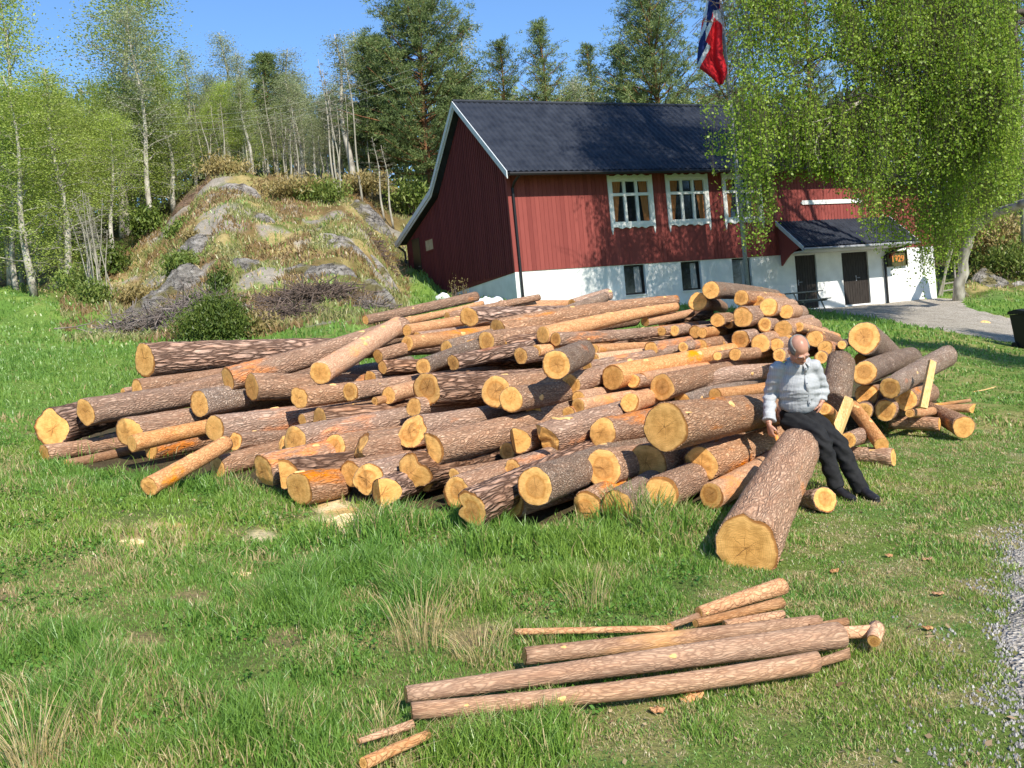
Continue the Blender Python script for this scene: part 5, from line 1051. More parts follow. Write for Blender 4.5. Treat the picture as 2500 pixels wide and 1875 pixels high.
# ---------------------------------------------------------------- logs
CR = dict(A=(50, 700, .36166), B=(550, 680, .36166), C=(1050, 680, .36166), D=(1650, 670, .36166), E=(850, 1350, .6329), F=(1650, 680, .18083), S=(0, 0, 1))
_xb = [80, 300, 420, 640, 900, 1120, 1300, 1520, 1700, 1850, 2000, 2200]; _yb = [1130, 1150, 1165, 1215, 1240, 1300, 1290, 1280, 1250, 1200, 1120, 1030]
def pile_depth(x, y):
    de = EYE*F/(np.interp(x, _xb, _yb)-678); return F*(1.6+.24*de)/(y-95.3)
def log_mesh(seed, L_, r0, r1, lob=.05, cut='flat', fcut='flat', rough=.03, bend=0., asp=1., notch=None, flare=0.):
    """bark tube along local z with its two cut faces; returns bark, near face, far face meshes"""
    r = np.random.default_rng(seed); ns = 36; nz = max(4, min(60, int(L_/max(.05, r0*.4))))
    ph = r.uniform(0, 6.28, 6); am = r.uniform(.3, 1, 6)*lob*np.array([0, 1., .8, .6, .45, .35])
    def shape(q): return 1+sum(am[k]*math.cos(k*q+ph[k]) for k in range(1, 6))-(notch[1]*math.exp(-((((q-notch[0]+math.pi) % (2*math.pi))-math.pi)/notch[2])**2) if notch else 0)
    sp_ = r.normal(0, .55, (3, 2)); tilt = r.normal(0, .10, 2); tilt2 = r.normal(0, .12, 2); bx, by = math.cos(ph[0])*bend, math.sin(ph[0])*bend
    def rad_(t): return (r0+(r1-r0)*t)*(1+flare*math.exp(-t*L_/.25))
    def endz(x, y, tl, mode, sgn, q=0, rr=1):
        z = (x*tl[0]+y*tl[1])
        if mode == 'split': z += sgn*r0*(max(sp_[0][0]*x/r0+sp_[0][1]*y/r0, sp_[1][0]*x/r0+sp_[1][1]*y/r0+.1, sp_[2][0]*x/r0+sp_[2][1]*y/r0-.1)+.12*(float(noise(np.array(x/r0*4+seed), np.array(y/r0*4), seed))-.5))
        if mode == 'wedge': z += sgn*(abs(x)*.9)
        if mode == 'rough': z += sgn*r0*(max(0, sp_[0][0]*x/r0+sp_[0][1]*y/r0-.25)*.8+.05*(float(noise(np.array(x/r0*4+seed), np.array(y/r0*4), seed))-.5))
        return z
    V = []
    Q = [2*math.pi*j/ns for j in range(ns)]; sh = [shape(q) for q in Q]
    for i in range(nz+1):
        t = i/nz; R0 = rad_(t); fade = .55+.45*math.exp(-t*L_/.7)
        for j, q in enumerate(Q):
            k = 1+(sh[j]-1)*fade; k += rough*(float(noise(np.array(q*5+seed*3), np.array(t*L_/.06), seed+2))-.5)
            x, y = math.cos(q)*R0*k, math.sin(q)*R0*k*asp
            z = L_*t
            if i == 0: z = endz(x*.95, y*.95, tilt, cut, 1)
            elif i == nz: z = L_+endz(x, y, tilt2, fcut, -1)
            else: z += endz(x*.95, y*.95, tilt, cut, 1)*max(0, 1-t*L_/(r0*3))+endz(x, y, tilt2, fcut, -1)*max(0, 1-(1-t)*L_/(r0*3))
            if i in (0, nz): z += (.012 if i == 0 else -.012)*(float(noise(np.array(q*9+seed), np.array(i*1.), seed+8))-.3)*min(1, R0/.1)
            V.append((x+bx*4*t*(1-t), y+by*4*t*(1-t), z))
    Fc = [(i*ns+j, i*ns+(j+1) % ns, (i+1)*ns+(j+1) % ns, (i+1)*ns+j) for i in range(nz) for j in range(ns)]
    nb = len(V)
    # bark rim at both ends
    for e, (i, s) in enumerate(((0, 1), (nz, -1))):
        base = len(V)
        for j in range(ns):
            x, y, z = V[i*ns+j]; V.append((x*.955, y*.955, z))
        for j in range(ns):
            a_, c_ = i*ns+j, i*ns+(j+1) % ns; d_, f_ = base+j, base+(j+1) % ns
            Fc.append((c_, a_, d_, f_) if e == 0 else (a_, c_, f_, d_))
    b = MB(); b.add(V, Fc)
    out = [b]
    for e in (0, 1):
        mode, tl = ((cut, tilt), (fcut, tilt2))[e]; base = V[nb+e*ns: nb+(e+1)*ns]; nr_ = 9; P = []; U = []
        cx_, cy_ = 0, 0; R0 = r0 if e == 0 else r1; zc = 0 if e == 0 else L_
        for i in range(nr_+1):
            t = i/nr_
            for j in range(ns):
                x, y = base[j][0]*t*1.004, base[j][1]*t*1.004
                z = zc+endz(x, y, tl, mode, 1 if e == 0 else -1) if t < .999 else base[j][2]
                P.append((x, y, z+(-.0015 if e == 0 else .0015))); U.append((t*math.cos(Q[j])*.98, t*math.sin(Q[j])*.98))
        Ff = [(i*ns+j, (i+1)*ns+j, (i+1)*ns+(j+1) % ns, i*ns+(j+1) % ns) for i in range(1, nr_) for j in range(ns)]+[(0, ns+j, ns+(j+1) % ns) for j in range(ns)]
        if e == 0: Ff = [f[::-1] for f in Ff]
        c = MB(); c.add(P, Ff); c.U = U; out.append(c)
    out[0].bend = (bx, by); return out, shape
def uvs(me, U):
    uv = me.uv_layers.new(name='UVMap'); li = np.zeros(len(me.loops), int); me.loops.foreach_get('vertex_index', li); uv.data.foreach_set('uv', np.array(U)[li].reshape(-1))
LOGN = [0]
def make_log(p0, p1, r0, r1, style, label, name='log', group='felled pine logs of the pile', knots=0, seed=None, cat='log', cut='flat', fcut='flat', **kw):
    LOGN[0] += 1; seed = seed or LOGN[0]*13+5; p0, p1 = np.array(p0), np.array(p1); L_ = float(np.linalg.norm(p1-p0)); z = (p1-p0)/L_; bark_end = kw.pop('bark_end', False)
    rk_ = np.random.default_rng(seed+9); kw.setdefault('bend', rk_.uniform(0, .012)*L_); knots = max(0, knots) if knots else (int(rk_.integers(0, 3)) if L_ > 1.5 and name == 'log' else 0)
    lob = kw.pop('lob', {'b': .085, 'm': .06, 'o': .04, 's': .035, 'k': .04}[style]); rough = kw.pop('rough', {'b': .10, 'm': .05, 'o': .03, 's': .06, 'k': .03}[style])
    (bk, c0, c1), shp = log_mesh(seed, L_, r0, r1, lob, cut, fcut, rough, **kw)
    root = thing(name, p0, label, cat, group); q = Vector(z).to_track_quat('Z', 'Y'); root.rotation_mode = 'QUATERNION'; root.rotation_quaternion = q
    bk.build('bark', M['bark_'+style], root, True)
    for c in (c0, c1):
        if bark_end and c is c0: c.build('cut_end', M['bark_s'], root); continue
        me = c.mesh('cut_end', M['cut'], cut in ('flat', 'rough')); uvs(me, c.U); link('cut_end', me, root)
    r = np.random.default_rng(seed+1)
    # branch scars on the side one can see (towards the camera and upward)
    R3 = q.to_matrix().inverted(); 
    for k in range(knots):
        t = r.uniform(.04, .96); up = R3 @ Vector((r.normal(-.1, .5), -.8+r.normal(0, .3), .75+r.normal(0, .5))); a_ = math.atan2(up.y, up.x); rr_ = (r0+(r1-r0)*t); s = min(.036, rr_*r.uniform(.18, .36)); n = 12
        kb = MB(); n_ = Vector((math.cos(a_), math.sin(a_), 0)); t_ = Vector((-math.sin(a_), math.cos(a_), 0)); c_ = n_*rr_*1.0+Vector((bk.bend[0]*4*t*(1-t), bk.bend[1]*4*t*(1-t), L_*t)); V = []
        bx, by = 0, 0
        for ring, (ra, hh) in enumerate(((1.35, -.2), (1.05, .10), (.85, .16), (0, .17))):
            for j in range(n):
                w_ = 2*math.pi*j/n; k2 = 1+.15*math.sin(3*w_+k); V.append(tuple(c_+t_*math.cos(w_)*s*ra*k2*.7+Vector((0, 0, 1))*math.sin(w_)*s*ra*k2*1.25+n_*(hh*s-(math.cos(w_)*s*ra*.7)**2/(2*rr_))))
        kb.add(V, [(i*n+j, i*n+(j+1) % n, (i+1)*n+(j+1) % n, (i+1)*n+j) for i in range(3) for j in range(n)]); kb.build('branch_scar', M['scar'], root)
    return root
def LG(cr, x, y, r, ax, ay, style, label, L=None, r2=None, d=None, d2=None, th=30, ac=None, e=False, dd=0., k=0, **kw):
    const = kw.pop('const', False); th = 30+(th-30)*.55 if th > 30 else th; L = L*1.15 if L and L > 2.1 else L
    """log seen in the photo: near end (x, y) with radius r, axis through (ax, ay); d depths in metres"""
    X0, Y0, s = CR[cr]; X1, Y1, s1 = CR[ac or cr]; x, y, rp = X0+x*s, Y0+y*s, r*s; ax, ay = X1+ax*s1, Y1+ay*s1
    if d is None: d = pile_depth(x, y)+dd
    p0 = W(x, y, d); r0 = rp*d/F
    if d2 is not None: p1 = W(ax, ay, d2); r1 = (r2 if r2 is not None else r)*s1*d2/F
    else:
        ray0 = p0-CAM; ray1 = W(ax, ay, 1.)-CAM; n_ = np.cross(ray0, ray1); dx, dy = math.sin(rad(th)), math.cos(rad(th)); sl_ = -(n_[0]*dx+n_[1]*dy)/n_[2]; dv = np.array([dx, dy, sl_])
        # parameter where the axis passes the aim column
        A_ = np.stack([dv, -ray1], 1); t, u = np.linalg.lstsq(A_, -ray0, rcond=None)[0]
        if e: p1 = p0+dv*t; r1 = r0*.93 if const else (r2*s1 if r2 else rp)*u/F
        else:
            dn = dv/np.linalg.norm(dv); p1 = p0+dn*(L or 3.5); ta = t*np.linalg.norm(dv); ra = (r2*s1*u/F) if r2 else r0*.9
            r1 = max(r0*.55, r0+(ra-r0)*min(2., (L or 3.5)/max(ta, .3)))
            r1 = min(r1, r0*1.15)
    if e is False and d2 is None:
        # keep far ends above the ground
        g = float(G(p1[0], p1[1])); p1[2] = max(p1[2], g+r1)
    g0 = float(G(p0[0], p0[1]))
    if p0[2] < g0+r0*.75: p0[2] = g0+r0*.75
    return make_log(p0, p1, r0, r1, style, label, knots=k, **kw)
# --- left part of the pile
LG('A', 210, 958, 130, 430, 900, 'b', 'thick log with a notched pale end, outermost at the left of the pile', th=8, L=2.6, cut='rough', notch=(2.2, .22, .4), lob=.08)
LG('A', 440, 848, 94, 760, 790, 'm', 'grey log directly right of the outermost thick log, resting over it', th=32, L=3.6, dd=-.4)
LG('A', 652, 833, 73, 1330, 655, 'm', 'long reddish log third from the left edge, with an orange torn spot', th=34, L=4.3, k=2)
LG('A', 782, 682, 62, 1340, 585, 'm', 'log with an orange rim under the thick fissured log at the upper left', th=36, L=3.6, dd=.35, k=1)
LG('A', 690, 708, 24, 900, 680, 'm', 'sliver of a log end peeping out left of the orange rimmed end', th=36, L=2, dd=.7)
LG('A', 842, 498, 117, 1900, 448, 'b', 'very thick log with deep fissured bark at the upper left of the pile', th=52, L=4.2, r2=80)
LG('A', 1400, 628, 80, 1200, 325, 'm', 'long slanting log crossing over the thick fissured log', ac='B', th=46, e=True, r2=62, k=3, dd=-.25)
LG('A', 1205, 792, 95, 1440, 748, 's', 'greyish log end below the slanting log, its bark half in shade', th=30, L=3.2)
LG('B', 178, 733, 92, 1290, 690, 'm', 'long grey log running level under the crooked orange log', th=44, L=4.6, r2=68, k=3)
LG('A', 1310, 955, 95, 1850, 878, 'm', 'reddish log with a cracked end and a yellow knot on its side', th=40, L=4.2, k=1)
LG('B', 495, 805, 74, 840, 762, 'm', 'medium log with a heart shaped end below the long level log', th=36, L=3.4, k=2, dd=-.15, notch=(.3, .18, .4))
LG('B', 845, 768, 67, 1060, 738, 'm', 'round end sitting right of the heart shaped end', th=34, L=2.8, dd=-.1)
LG('A', 715, 985, 98, 1240, 880, 'm', 'red rimmed log end with its right half in shadow at the left', th=36, L=3.2, cut='rough')
LG('A', 752, 1060, 58, 1250, 968, 'o', 'smaller orange log in front of the half shaded end at the left', th=34, L=2.8, k=3, dd=-.2)
LG('A', 865, 1352, 67, 1390, 1055, 'o', 'short orange log lying obliquely on the grass at the left front', d=7.95, d2=9.0, r2=52, k=2, cut='rough')
LG('A', 310, 1198, 32, 730, 1108, 'k', 'thin pole half sunk in the grass below the left logs', d=9.35, d2=10.1, r2=30)
LG('A', 160, 1125, 62, 560, 1060, 'm', 'shaded log end low under the outermost thick log', d=9.7, th=30, L=2.4)
LG('A', 550, 1060, 55, 900, 1010, 'm', 'dark log end in the shadow under the left logs', d=10.3, th=30, L=2.4)
LG('A', 880, 1100, 70, 1100, 1060, 'm', 'dim log end in deep shadow behind the short orange log', d=9.9, th=30, L=2.)
LG('A', 1330, 1220, 80, 1500, 1180, 'm', 'dim log end close to the ground right of the short orange log', d=9.0, th=30, L=2.4)
LG('A', 1450, 1040, 62, 1720, 1010, 'm', 'shaded log under the reddish log with the yellow knot', th=30, L=2.6, dd=.4)
LG('B', 517, 955, 42, 700, 920, 'm', 'small rounded end tucked between two larger logs left of centre', th=30, L=2.4, dd=.35)
LG('B', 462, 1092, 97, 640, 1055, 'm', 'oval log end with crumbled edge left of the dark fissured log', th=42, L=2.6, dd=-.1, cut='rough')
LG('B', 392, 1112, 58, 600, 1070, 'm', 'pale split wedge of a log behind the oval crumbled end', th=40, L=1.6, dd=.2, cut='split')
LG('B', 640, 968, 97, 1200, 918, 'b', 'dark fissured log with a tall oval end in the middle left', th=50, L=3.8, r2=78)
LG('B', 738, 1152, 102, 950, 1115, 'm', 'shaded end directly under the tall oval end', th=36, L=2.6, dd=.25)
LG('B', 256, 1295, 108, 540, 1235, 'm', 'square cut block end at the lower left corner of the main heap', th=40, L=1.9, cut='rough', lob=.1)
LG('B', 368, 1322, 104, 560, 1290, 'b', 'notched split log end right beside the square cut block', th=40, L=1.6, dd=-.15, cut='wedge')
LG('B', 497, 1422, 118, 775, 1372, 'm', 'short stubby log lying on the grass just behind the bright sawdust', d=7.75, d2=8.15, r2=112, k=1)
LG('B', 850, 1320, 95, 1050, 1280, 'm', 'log end shaped like a shell behind the bright split lump', th=34, L=1.8, cut='rough')
LG('B', 882, 1170, 130, 1190, 1108, 'm', 'tall narrow split end with ragged face left of centre', th=42, L=2.8, cut='split')
LG('B', 950, 1350, 108, 1150, 1300, 'm', 'rounded bright lump of split wood above the sawdust', th=32, L=1.7, cut='split', dd=-.1)
LG('B', 1045, 1455, 108, 1240, 1440, 'b', 'angular chopped log end close to the grass right of the sawdust', th=20, L=2.2, cut='wedge')
LG('B', 1245, 1040, 108, 1830, 925, 'm', 'log with whitish lichen patches on its bark and a jagged end', th=42, L=3.8, cut='split', r2=75)
LG('B', 1262, 1300, 122, 1700, 1225, 'b', 'pointed lopsided log end under the jagged star shaped end', th=30, L=3.2, cut='rough', notch=(2.4, .3, .5))
LG('B', 1378, 1155, 116, 2000, 985, 'm', 'pinkish log with a jagged star shaped end in the centre of the pile', th=36, L=4.4, r2=100, cut='rough', dd=-.2, lob=.12)
LG('B', 1362, 752, 122, 1765, 718, 'b', 'big brown fissured log with a tall wavy oval end near the middle', th=46, L=4.4, r2=112, dd=-.1)
LG('B', 1270, 868, 66, 1500, 840, 'm', 'dark end hiding under the big brown fissured log', th=34, L=2.2, dd=.2)
LG('B', 1102, 790, 60, 1300, 745, 'o', 'short bright orange stub left of the tall wavy end', th=36, L=1.4, k=3, dd=.1)
LG('B', 1010, 828, 30, 1080, 812, 'k', 'small pale chunk of wood wedged left of the orange stub', th=40, L=.5, dd=.1)
LG('B', 1832, 768, 116, 2060, 735, 'm', 'left one of two joined round ends on the big brown log', th=30, L=2.4, dd=-.25)
LG('B', 1930, 815, 90, 2100, 790, 'm', 'right one of two joined round ends on the big brown log', th=28, L=2.2, dd=-.4)
# --- top left
LG('B', 640, 640, 80, 1165, 318, 'o', 'crooked thick orange log with big round branch scars on top of the pile', d=10.1, d2=12.4, r2=62, k=7)
LG('B', 945, 280, 32, 1690, 122, 'm', 'uppermost straight log at the back left of the pile', th=42, e=True, r2=34, dd=.9, k=1)
LG('B', 1205, 290, 28, 1735, 168, 'o', 'thin orange log directly under the uppermost straight log', th=42, e=True, r2=20, dd=.7, k=3)
LG('B', 1225, 350, 40, 1620, 285, 'o', 'orange log right of the crooked log, below the thin orange one', th=46, L=3.2, dd=.5, k=3)
LG('B', 1500, 260, 30, 1640, 230, 'm', 'red brown log end behind the shaded flat cut end', th=46, L=2, dd=1.)
LG('B', 1300, 405, 46, 1760, 335, 'm', 'dark log filling the gap behind the stripped orange log', th=46, L=3, dd=.9)
LG('B', 1225, 440, 54, 1760, 365, 'o', 'orange log with stripped bark in the upper middle', th=46, L=3., dd=.3, k=3)
LG('B', 1030, 525, 48, 1235, 470, 'm', 'dark brown log between the crooked log and the stripped orange log', th=50, e=True, r2=48, dd=.3)
LG('B', 1060, 600, 48, 1290, 590, 'b', 'dark low log behind the long level grey log', th=50, L=2.6, dd=.1)
LG('B', 1335, 592, 58, 1480, 535, 's', 'short grey flaky log with its end turned into the shade', th=32, L=1.6)
LG('B', 1538, 572, 55, 1770, 520, 'b', 'sunken orange end on a dark fissured log in the upper middle', th=36, L=2.4, dd=-.05)
LG('C', 108, 475, 56, 345, 398, 's', 'grey log with a yellow oval end in the upper middle', th=42, L=3., dd=.2)
LG('C', 262, 455, 38, 420, 425, 'o', 'small round end with red edge right of the grey log', th=36, L=2.4, dd=.3)
LG('C', 380, 430, 68, 760, 372, 'm', 'yellow end tucked under the cracked end of the long upper log', th=40, L=3., dd=.1)
LG('C', 258, 262, 70, 800, 235, 'b', 'large shaded flat cut end at the top of the pile below the house corner', th=50, L=3.6, r2=48, dd=.6)
LG('C', 455, 352, 82, 1660, 145, 'm', 'long upper log with a cracked yellow end reaching below the basement windows', th=50, e=True, r2=34, dd=.1, k=2)
LG('C', 470, 190, 42, 1210, 190, 'o', 'orange log lying level behind the large flat cut end at the top', th=62, L=3.4, dd=1.8, k=3)
LG('C', 960, 175, 34, 1205, 108, 'm', 'log end raised above the others in front of the white basement wall', th=58, e=True, r2=40, dd=1.9, k=1)
LG('C', 760, 385, 62, 1660, 192, 'o', 'long bright orange log right of the cracked yellow end', th=48, e=True, r2=30, dd=0., k=9)
LG('C', 845, 412, 50, 1795, 318, 'm', 'long pinkish log with orange spots below the long bright orange log', th=54, e=True, r2=30, dd=-.05, k=3)
LG('C', 1450, 290, 34, 1530, 275, 'o', 'orange bark end in the gap between the long logs at the back', th=50, L=1.2, dd=1.)
LG('C', 1570, 275, 46, 1690, 262, 'b', 'dark bark covered log end at the back, left of the neat stack', th=50, L=1.3, dd=1.6)
LG('C', 610, 520, 58, 760, 500, 'm', 'sunken end in half shade behind the grey topped log', th=34, L=2.2, dd=.2)
LG('C', 715, 490, 40, 820, 472, 'o', 'small end with scaly rim left of the bright round end', th=34, L=2., dd=.2, k=1)
LG('C', 850, 582, 100, 1032, 500, 's', 'bright round end of a short silver grey log lying on top in the middle', d=8.6, d2=10.0, r2=84)
LG('C', 1110, 480, 34, 1370, 470, 'o', 'orange log behind the short silver grey log', th=44, L=2.6, dd=.3, k=2)
LG('C', 715, 775, 68, 900, 715, 'm', 'small end with a dark stain below the bright round end', th=28, L=2.4)
LG('C', 1000, 805, 48, 1200, 780, 'o', 'dull orange end in the gap right of the stained end', th=34, L=2., dd=.3)
LG('C', 935, 905, 45, 1100, 870, 'm', 'half buried yellow end under the two light thin logs', th=34, L=2.2, dd=.2)
LG('C', 955, 712, 70, 1145, 655, 'm', 'oval end just right of the short silver log', th=34, L=3., dd=.05)
LG('C', 1060, 595, 40, 1740, 468, 'm', 'slender log running from the silver log up towards the neat stack', th=50, e=True, r2=32, dd=.1)
LG('C', 1232, 665, 88, 1850, 525, 'o', 'end with a shadow bar on its top and a knotty log behind it', th=44, L=3.2, r2=45, k=9)
LG('C', 1372, 692, 50, 1700, 640, 'm', 'half hidden end left of a small round end in the middle right', th=38, L=2.4, dd=.1)
LG('C', 1422, 682, 48, 2255, 560, 'o', 'small round end on a long knotty log left of the man', th=44, L=3., r2=48, k=9, dd=.15)
LG('C', 1562, 738, 92, 1760, 690, 'm', 'round reddish ringed end beside the small round end', th=30, L=2.2, dd=-.35)
LG('C', 1775, 690, 65, 2255, 640, 'm', 'ringed end of the log pointing at the sleeve of the man', th=42, L=2.6, k=2, dd=.1)
LG('C', 1925, 787, 50, 2250, 730, 'o', 'small end on the orange log just above the biggest round end', th=42, L=2.4, k=1, dd=.05)
LG('C', 1700, 830, 62, 1880, 775, 's', 'half buried wide end on a whitish barked log', th=34, L=2.2, dd=.3)
LG('C', 1000, 862, 54, 1330, 808, 'o', 'light rough log with a round end in the centre', th=40, L=2.4, k=3, dd=0)
LG('C', 1350, 842, 68, 1490, 812, 'o', 'round end right of the light rough log', th=30, L=2., k=1, dd=-.1)
LG('C', 1492, 472, 48, 1640, 440, 'm', 'bright half buried end right above the slender log', th=30, L=2.6, dd=.25)
LG('C', 470, 445, 60, 1420, 395, 'b', 'long dark log lying in the shade under the long pinkish log', th=50, L=4.5, dd=.35)
LG('C', 1105, 545, 40, 1440, 505, 'o', 'orange torn bark log right behind the short silver grey log', th=44, L=2.6, dd=.15, k=2)
LG('C', 900, 640, 56, 1200, 590, 'b', 'dark log in the gap under the short silver grey log', th=40, L=3, dd=.4)
LG('C', 1640, 560, 46, 1900, 520, 'm', 'log filling the gap below the left foot of the stack', th=40, L=3, dd=.3)
LG('B', 980, 680, 56, 1290, 650, 'b', 'dark log just behind the long level grey log', th=46, L=3.4, dd=.4)
# --- front
LG('C', 1597, 1003, 168, 480, 945, 'm', 'largest round end of the front, with a pale chip on its upper right', ac='D', th=32, L=3.3, r2=120, d=7.35)
LG('C', 1160, 1045, 105, 1460, 962, 'm', 'end with dark broken cracks left of the largest round end', th=36, L=3., r2=92, cut='rough')
LG('C', 740, 1100, 124, 1050, 1010, 'm', 'splintered hollow end with a light torn strip on its bark', th=40, L=3., r2=104, cut='split')
LG('C', 570, 1095, 92, 760, 1060, 'm', 'small split leaf shaped end left of the splintered hollow end', th=36, L=2.2, cut='wedge', dd=.05)
LG('C', 520, 1170, 62, 700, 1130, 'm', 'dim end behind the split leaf shaped end', th=34, L=2., dd=.5)
LG('C', 555, 1282, 66, 720, 1225, 'm', 'small round end above the big smooth star cracked end', th=34, L=2., dd=.1)
LG('C', 708, 1405, 134, 1065, 1272, 's', 'smooth round end with star shaped cracks in the front row', th=26, L=3., r2=118, d=7.0)
LG('C', 1172, 1290, 130, 1340, 1235, 'm', 'wavy edged end in the second front row below the cracked end', th=24, L=2.8, lob=.09, dd=-.1)
LG('C', 1465, 1240, 134, 1700, 1180, 'm', 'large shaded orange end below the largest round end', th=26, L=2.6, dd=.05)
LG('D', 170, 1290, 122, 540, 1160, 'm', 'end with a stepped cut and a bright torn strip near the big foreground log', th=34, L=2.2, r2=105, cut='rough')
LG('C', 1265, 1537, 118, 1450, 1455, 's', 'round end with a dark heart in the bottom row', th=24, L=2.4)
LG('C', 1565, 1462, 127, 1790, 1385, 'm', 'lopsided pinkish end in the bottom row left of the orange log', th=28, L=2.2, lob=.09)
LG('C', 1050, 1545, 112, 1250, 1480, 'm', 'angular end in shade behind the dark hearted end', th=26, L=2., dd=.15, cut='rough', lob=.12)
LG('D', 245, 1498, 92, 560, 1320, 'o', 'orange barked log with a flat cornered end beside the big foreground log', th=32, L=1.7, r2=82, dd=0)
LG('C', 282, 1552, 124, 580, 1420, 'b', 'lowest front log with a bite shaped dent in its round end', th=30, L=2.6, d=6.85, notch=(.25, .3, .35))
LG('C', 178, 1442, 108, 560, 1325, 'm', 'weathered end half hidden by the lowest front log', th=34, L=2.4, cut='rough', dd=.15)
LG('C', 565, 1520, 100, 800, 1480, 'm', 'long shaded log under the smooth star cracked end', th=44, L=2., dd=.2)
LG('C', 160, 1330, 48, 480, 1262, 'm', 'slim weathered log lying in the gap above the lowest front log', th=44, L=2.2, dd=.15)
LG('C', -40, 1330, 110, 400, 1215, 'b', 'dark bark log in the gap behind the weathered end', th=40, L=2.6, dd=.35)
LG('C', 700, 900, 60, 900, 860, 'm', 'shadowy log bridging the gap above the centre', th=36, L=2.4, dd=.4)
# big foreground log and logs near the man
make_log(W(1824, 1335, 6.12), W(1948, 1098, 7.95), .192, .170, 'm', 'biggest foreground log pointing at the camera beside the man', knots=-1, cut='flat', lob=.055, rough=.07, notch=(1.9, .12, .25), flare=.06)
LG('D', 1070, 880, 98, 1115, 590, 's', 'thick scaly log behind the elbow of the man, its end hidden', d=9.7, d2=10.3, r2=92, bark_end=True)
LG('D', 1275, 430, 108, 1440, 560, 's', 'large pale end with a wavy edge, topmost right of the man', d=12.0, d2=14.2, r2=88, lob=.07)
LG('D', 1275, 665, 82, 1590, 560, 's', 'scaly grey log below the topmost wavy end', d=11.4, d2=13.4, r2=70)
LG('D', 1445, 770, 74, 1835, 550, 's', 'long scaly log with a shaggy grey far end on the right heap', d=11.0, d2=12.8, r2=72, fcut='rough')
LG('D', 1290, 815, 76, 1420, 780, 'm', 'deeply shaded end in the middle of the right heap', d=11.7, d2=13.4)
LG('D', 1415, 915, 73, 1560, 870, 'm', 'end half in shadow at the bottom of the right heap', d=11.2, d2=13.)
LG('D', 1550, 845, 76, 1700, 800, 'm', 'sunlit end below the long scaly log with the shaggy end', d=11.35, d2=13.)
LG('D', 1265, 930, 62, 1330, 900, 'm', 'dark end low behind the split block right of the man', d=11.0, d2=12.8)
LG('D', 1245, 575, 44, 1330, 560, 'm', 'dim end in the gap under the topmost wavy end', d=12.6, d2=14.)
LG('D', 1580, 937, 30, 1730, 925, 'o', 'tiny pale round end lying on the low logs at the right', d=11.0, d2=11.8, r2=32, k=2)
LG('D', 1945, 1030, 75, 1700, 905, 'm', 'round end with bright rings at the far right on the grass', d=11.0, d2=12.6, r2=48, k=1)
LG('D', 1780, 1015, 46, 1440, 1000, 'm', 'level brown log lying left of the far right round end', d=11.3, d2=11.6, r2=44)
LG('D', 2015, 905, 32, 1700, 905, 'k', 'half split thin log pointing right behind the far right round end', d=12.3, d2=12.5, r2=20, cut='wedge')
LG('D', 1990, 850, 12, 1730, 885, 'k', 'very thin stick on top of the half split thin log', d=12.4, d2=12.5, r2=12)
LG('D', 1390, 1150, 50, 1195, 895, 'o', 'leaning orange pole slanting down to the grass right of the man', d=9.5, d2=10.4, r2=46, k=3)
LG('D', 1470, 1236, 60, 1170, 1225, 'm', 'short log in the grass with a white cut end turned right', d=9.45, d2=9.75, r2=62, k=1)
LG('D', 1165, 1120, 52, 1290, 1080, 'm', 'dark ended log hidden behind the leg of the man', d=9.3, d2=10.2, r2=58)
LG('D', 1012, 1525, 88, 840, 1520, 'm', 'short flared log under the big foreground log by the shoe of the man', d=7.55, d2=7.85, r2=52, flare=0)
LG('D', 1000, 905, 44, 1060, 975, 'o', 'orange bark log peeping out at the hip of the man', d=8.9, d2=9.6, r2=50, name='log')
LG('D', 820, 1010, 66, 700, 900, 'm', 'log crossing under the seat of the man', d=8.55, d2=9.5)
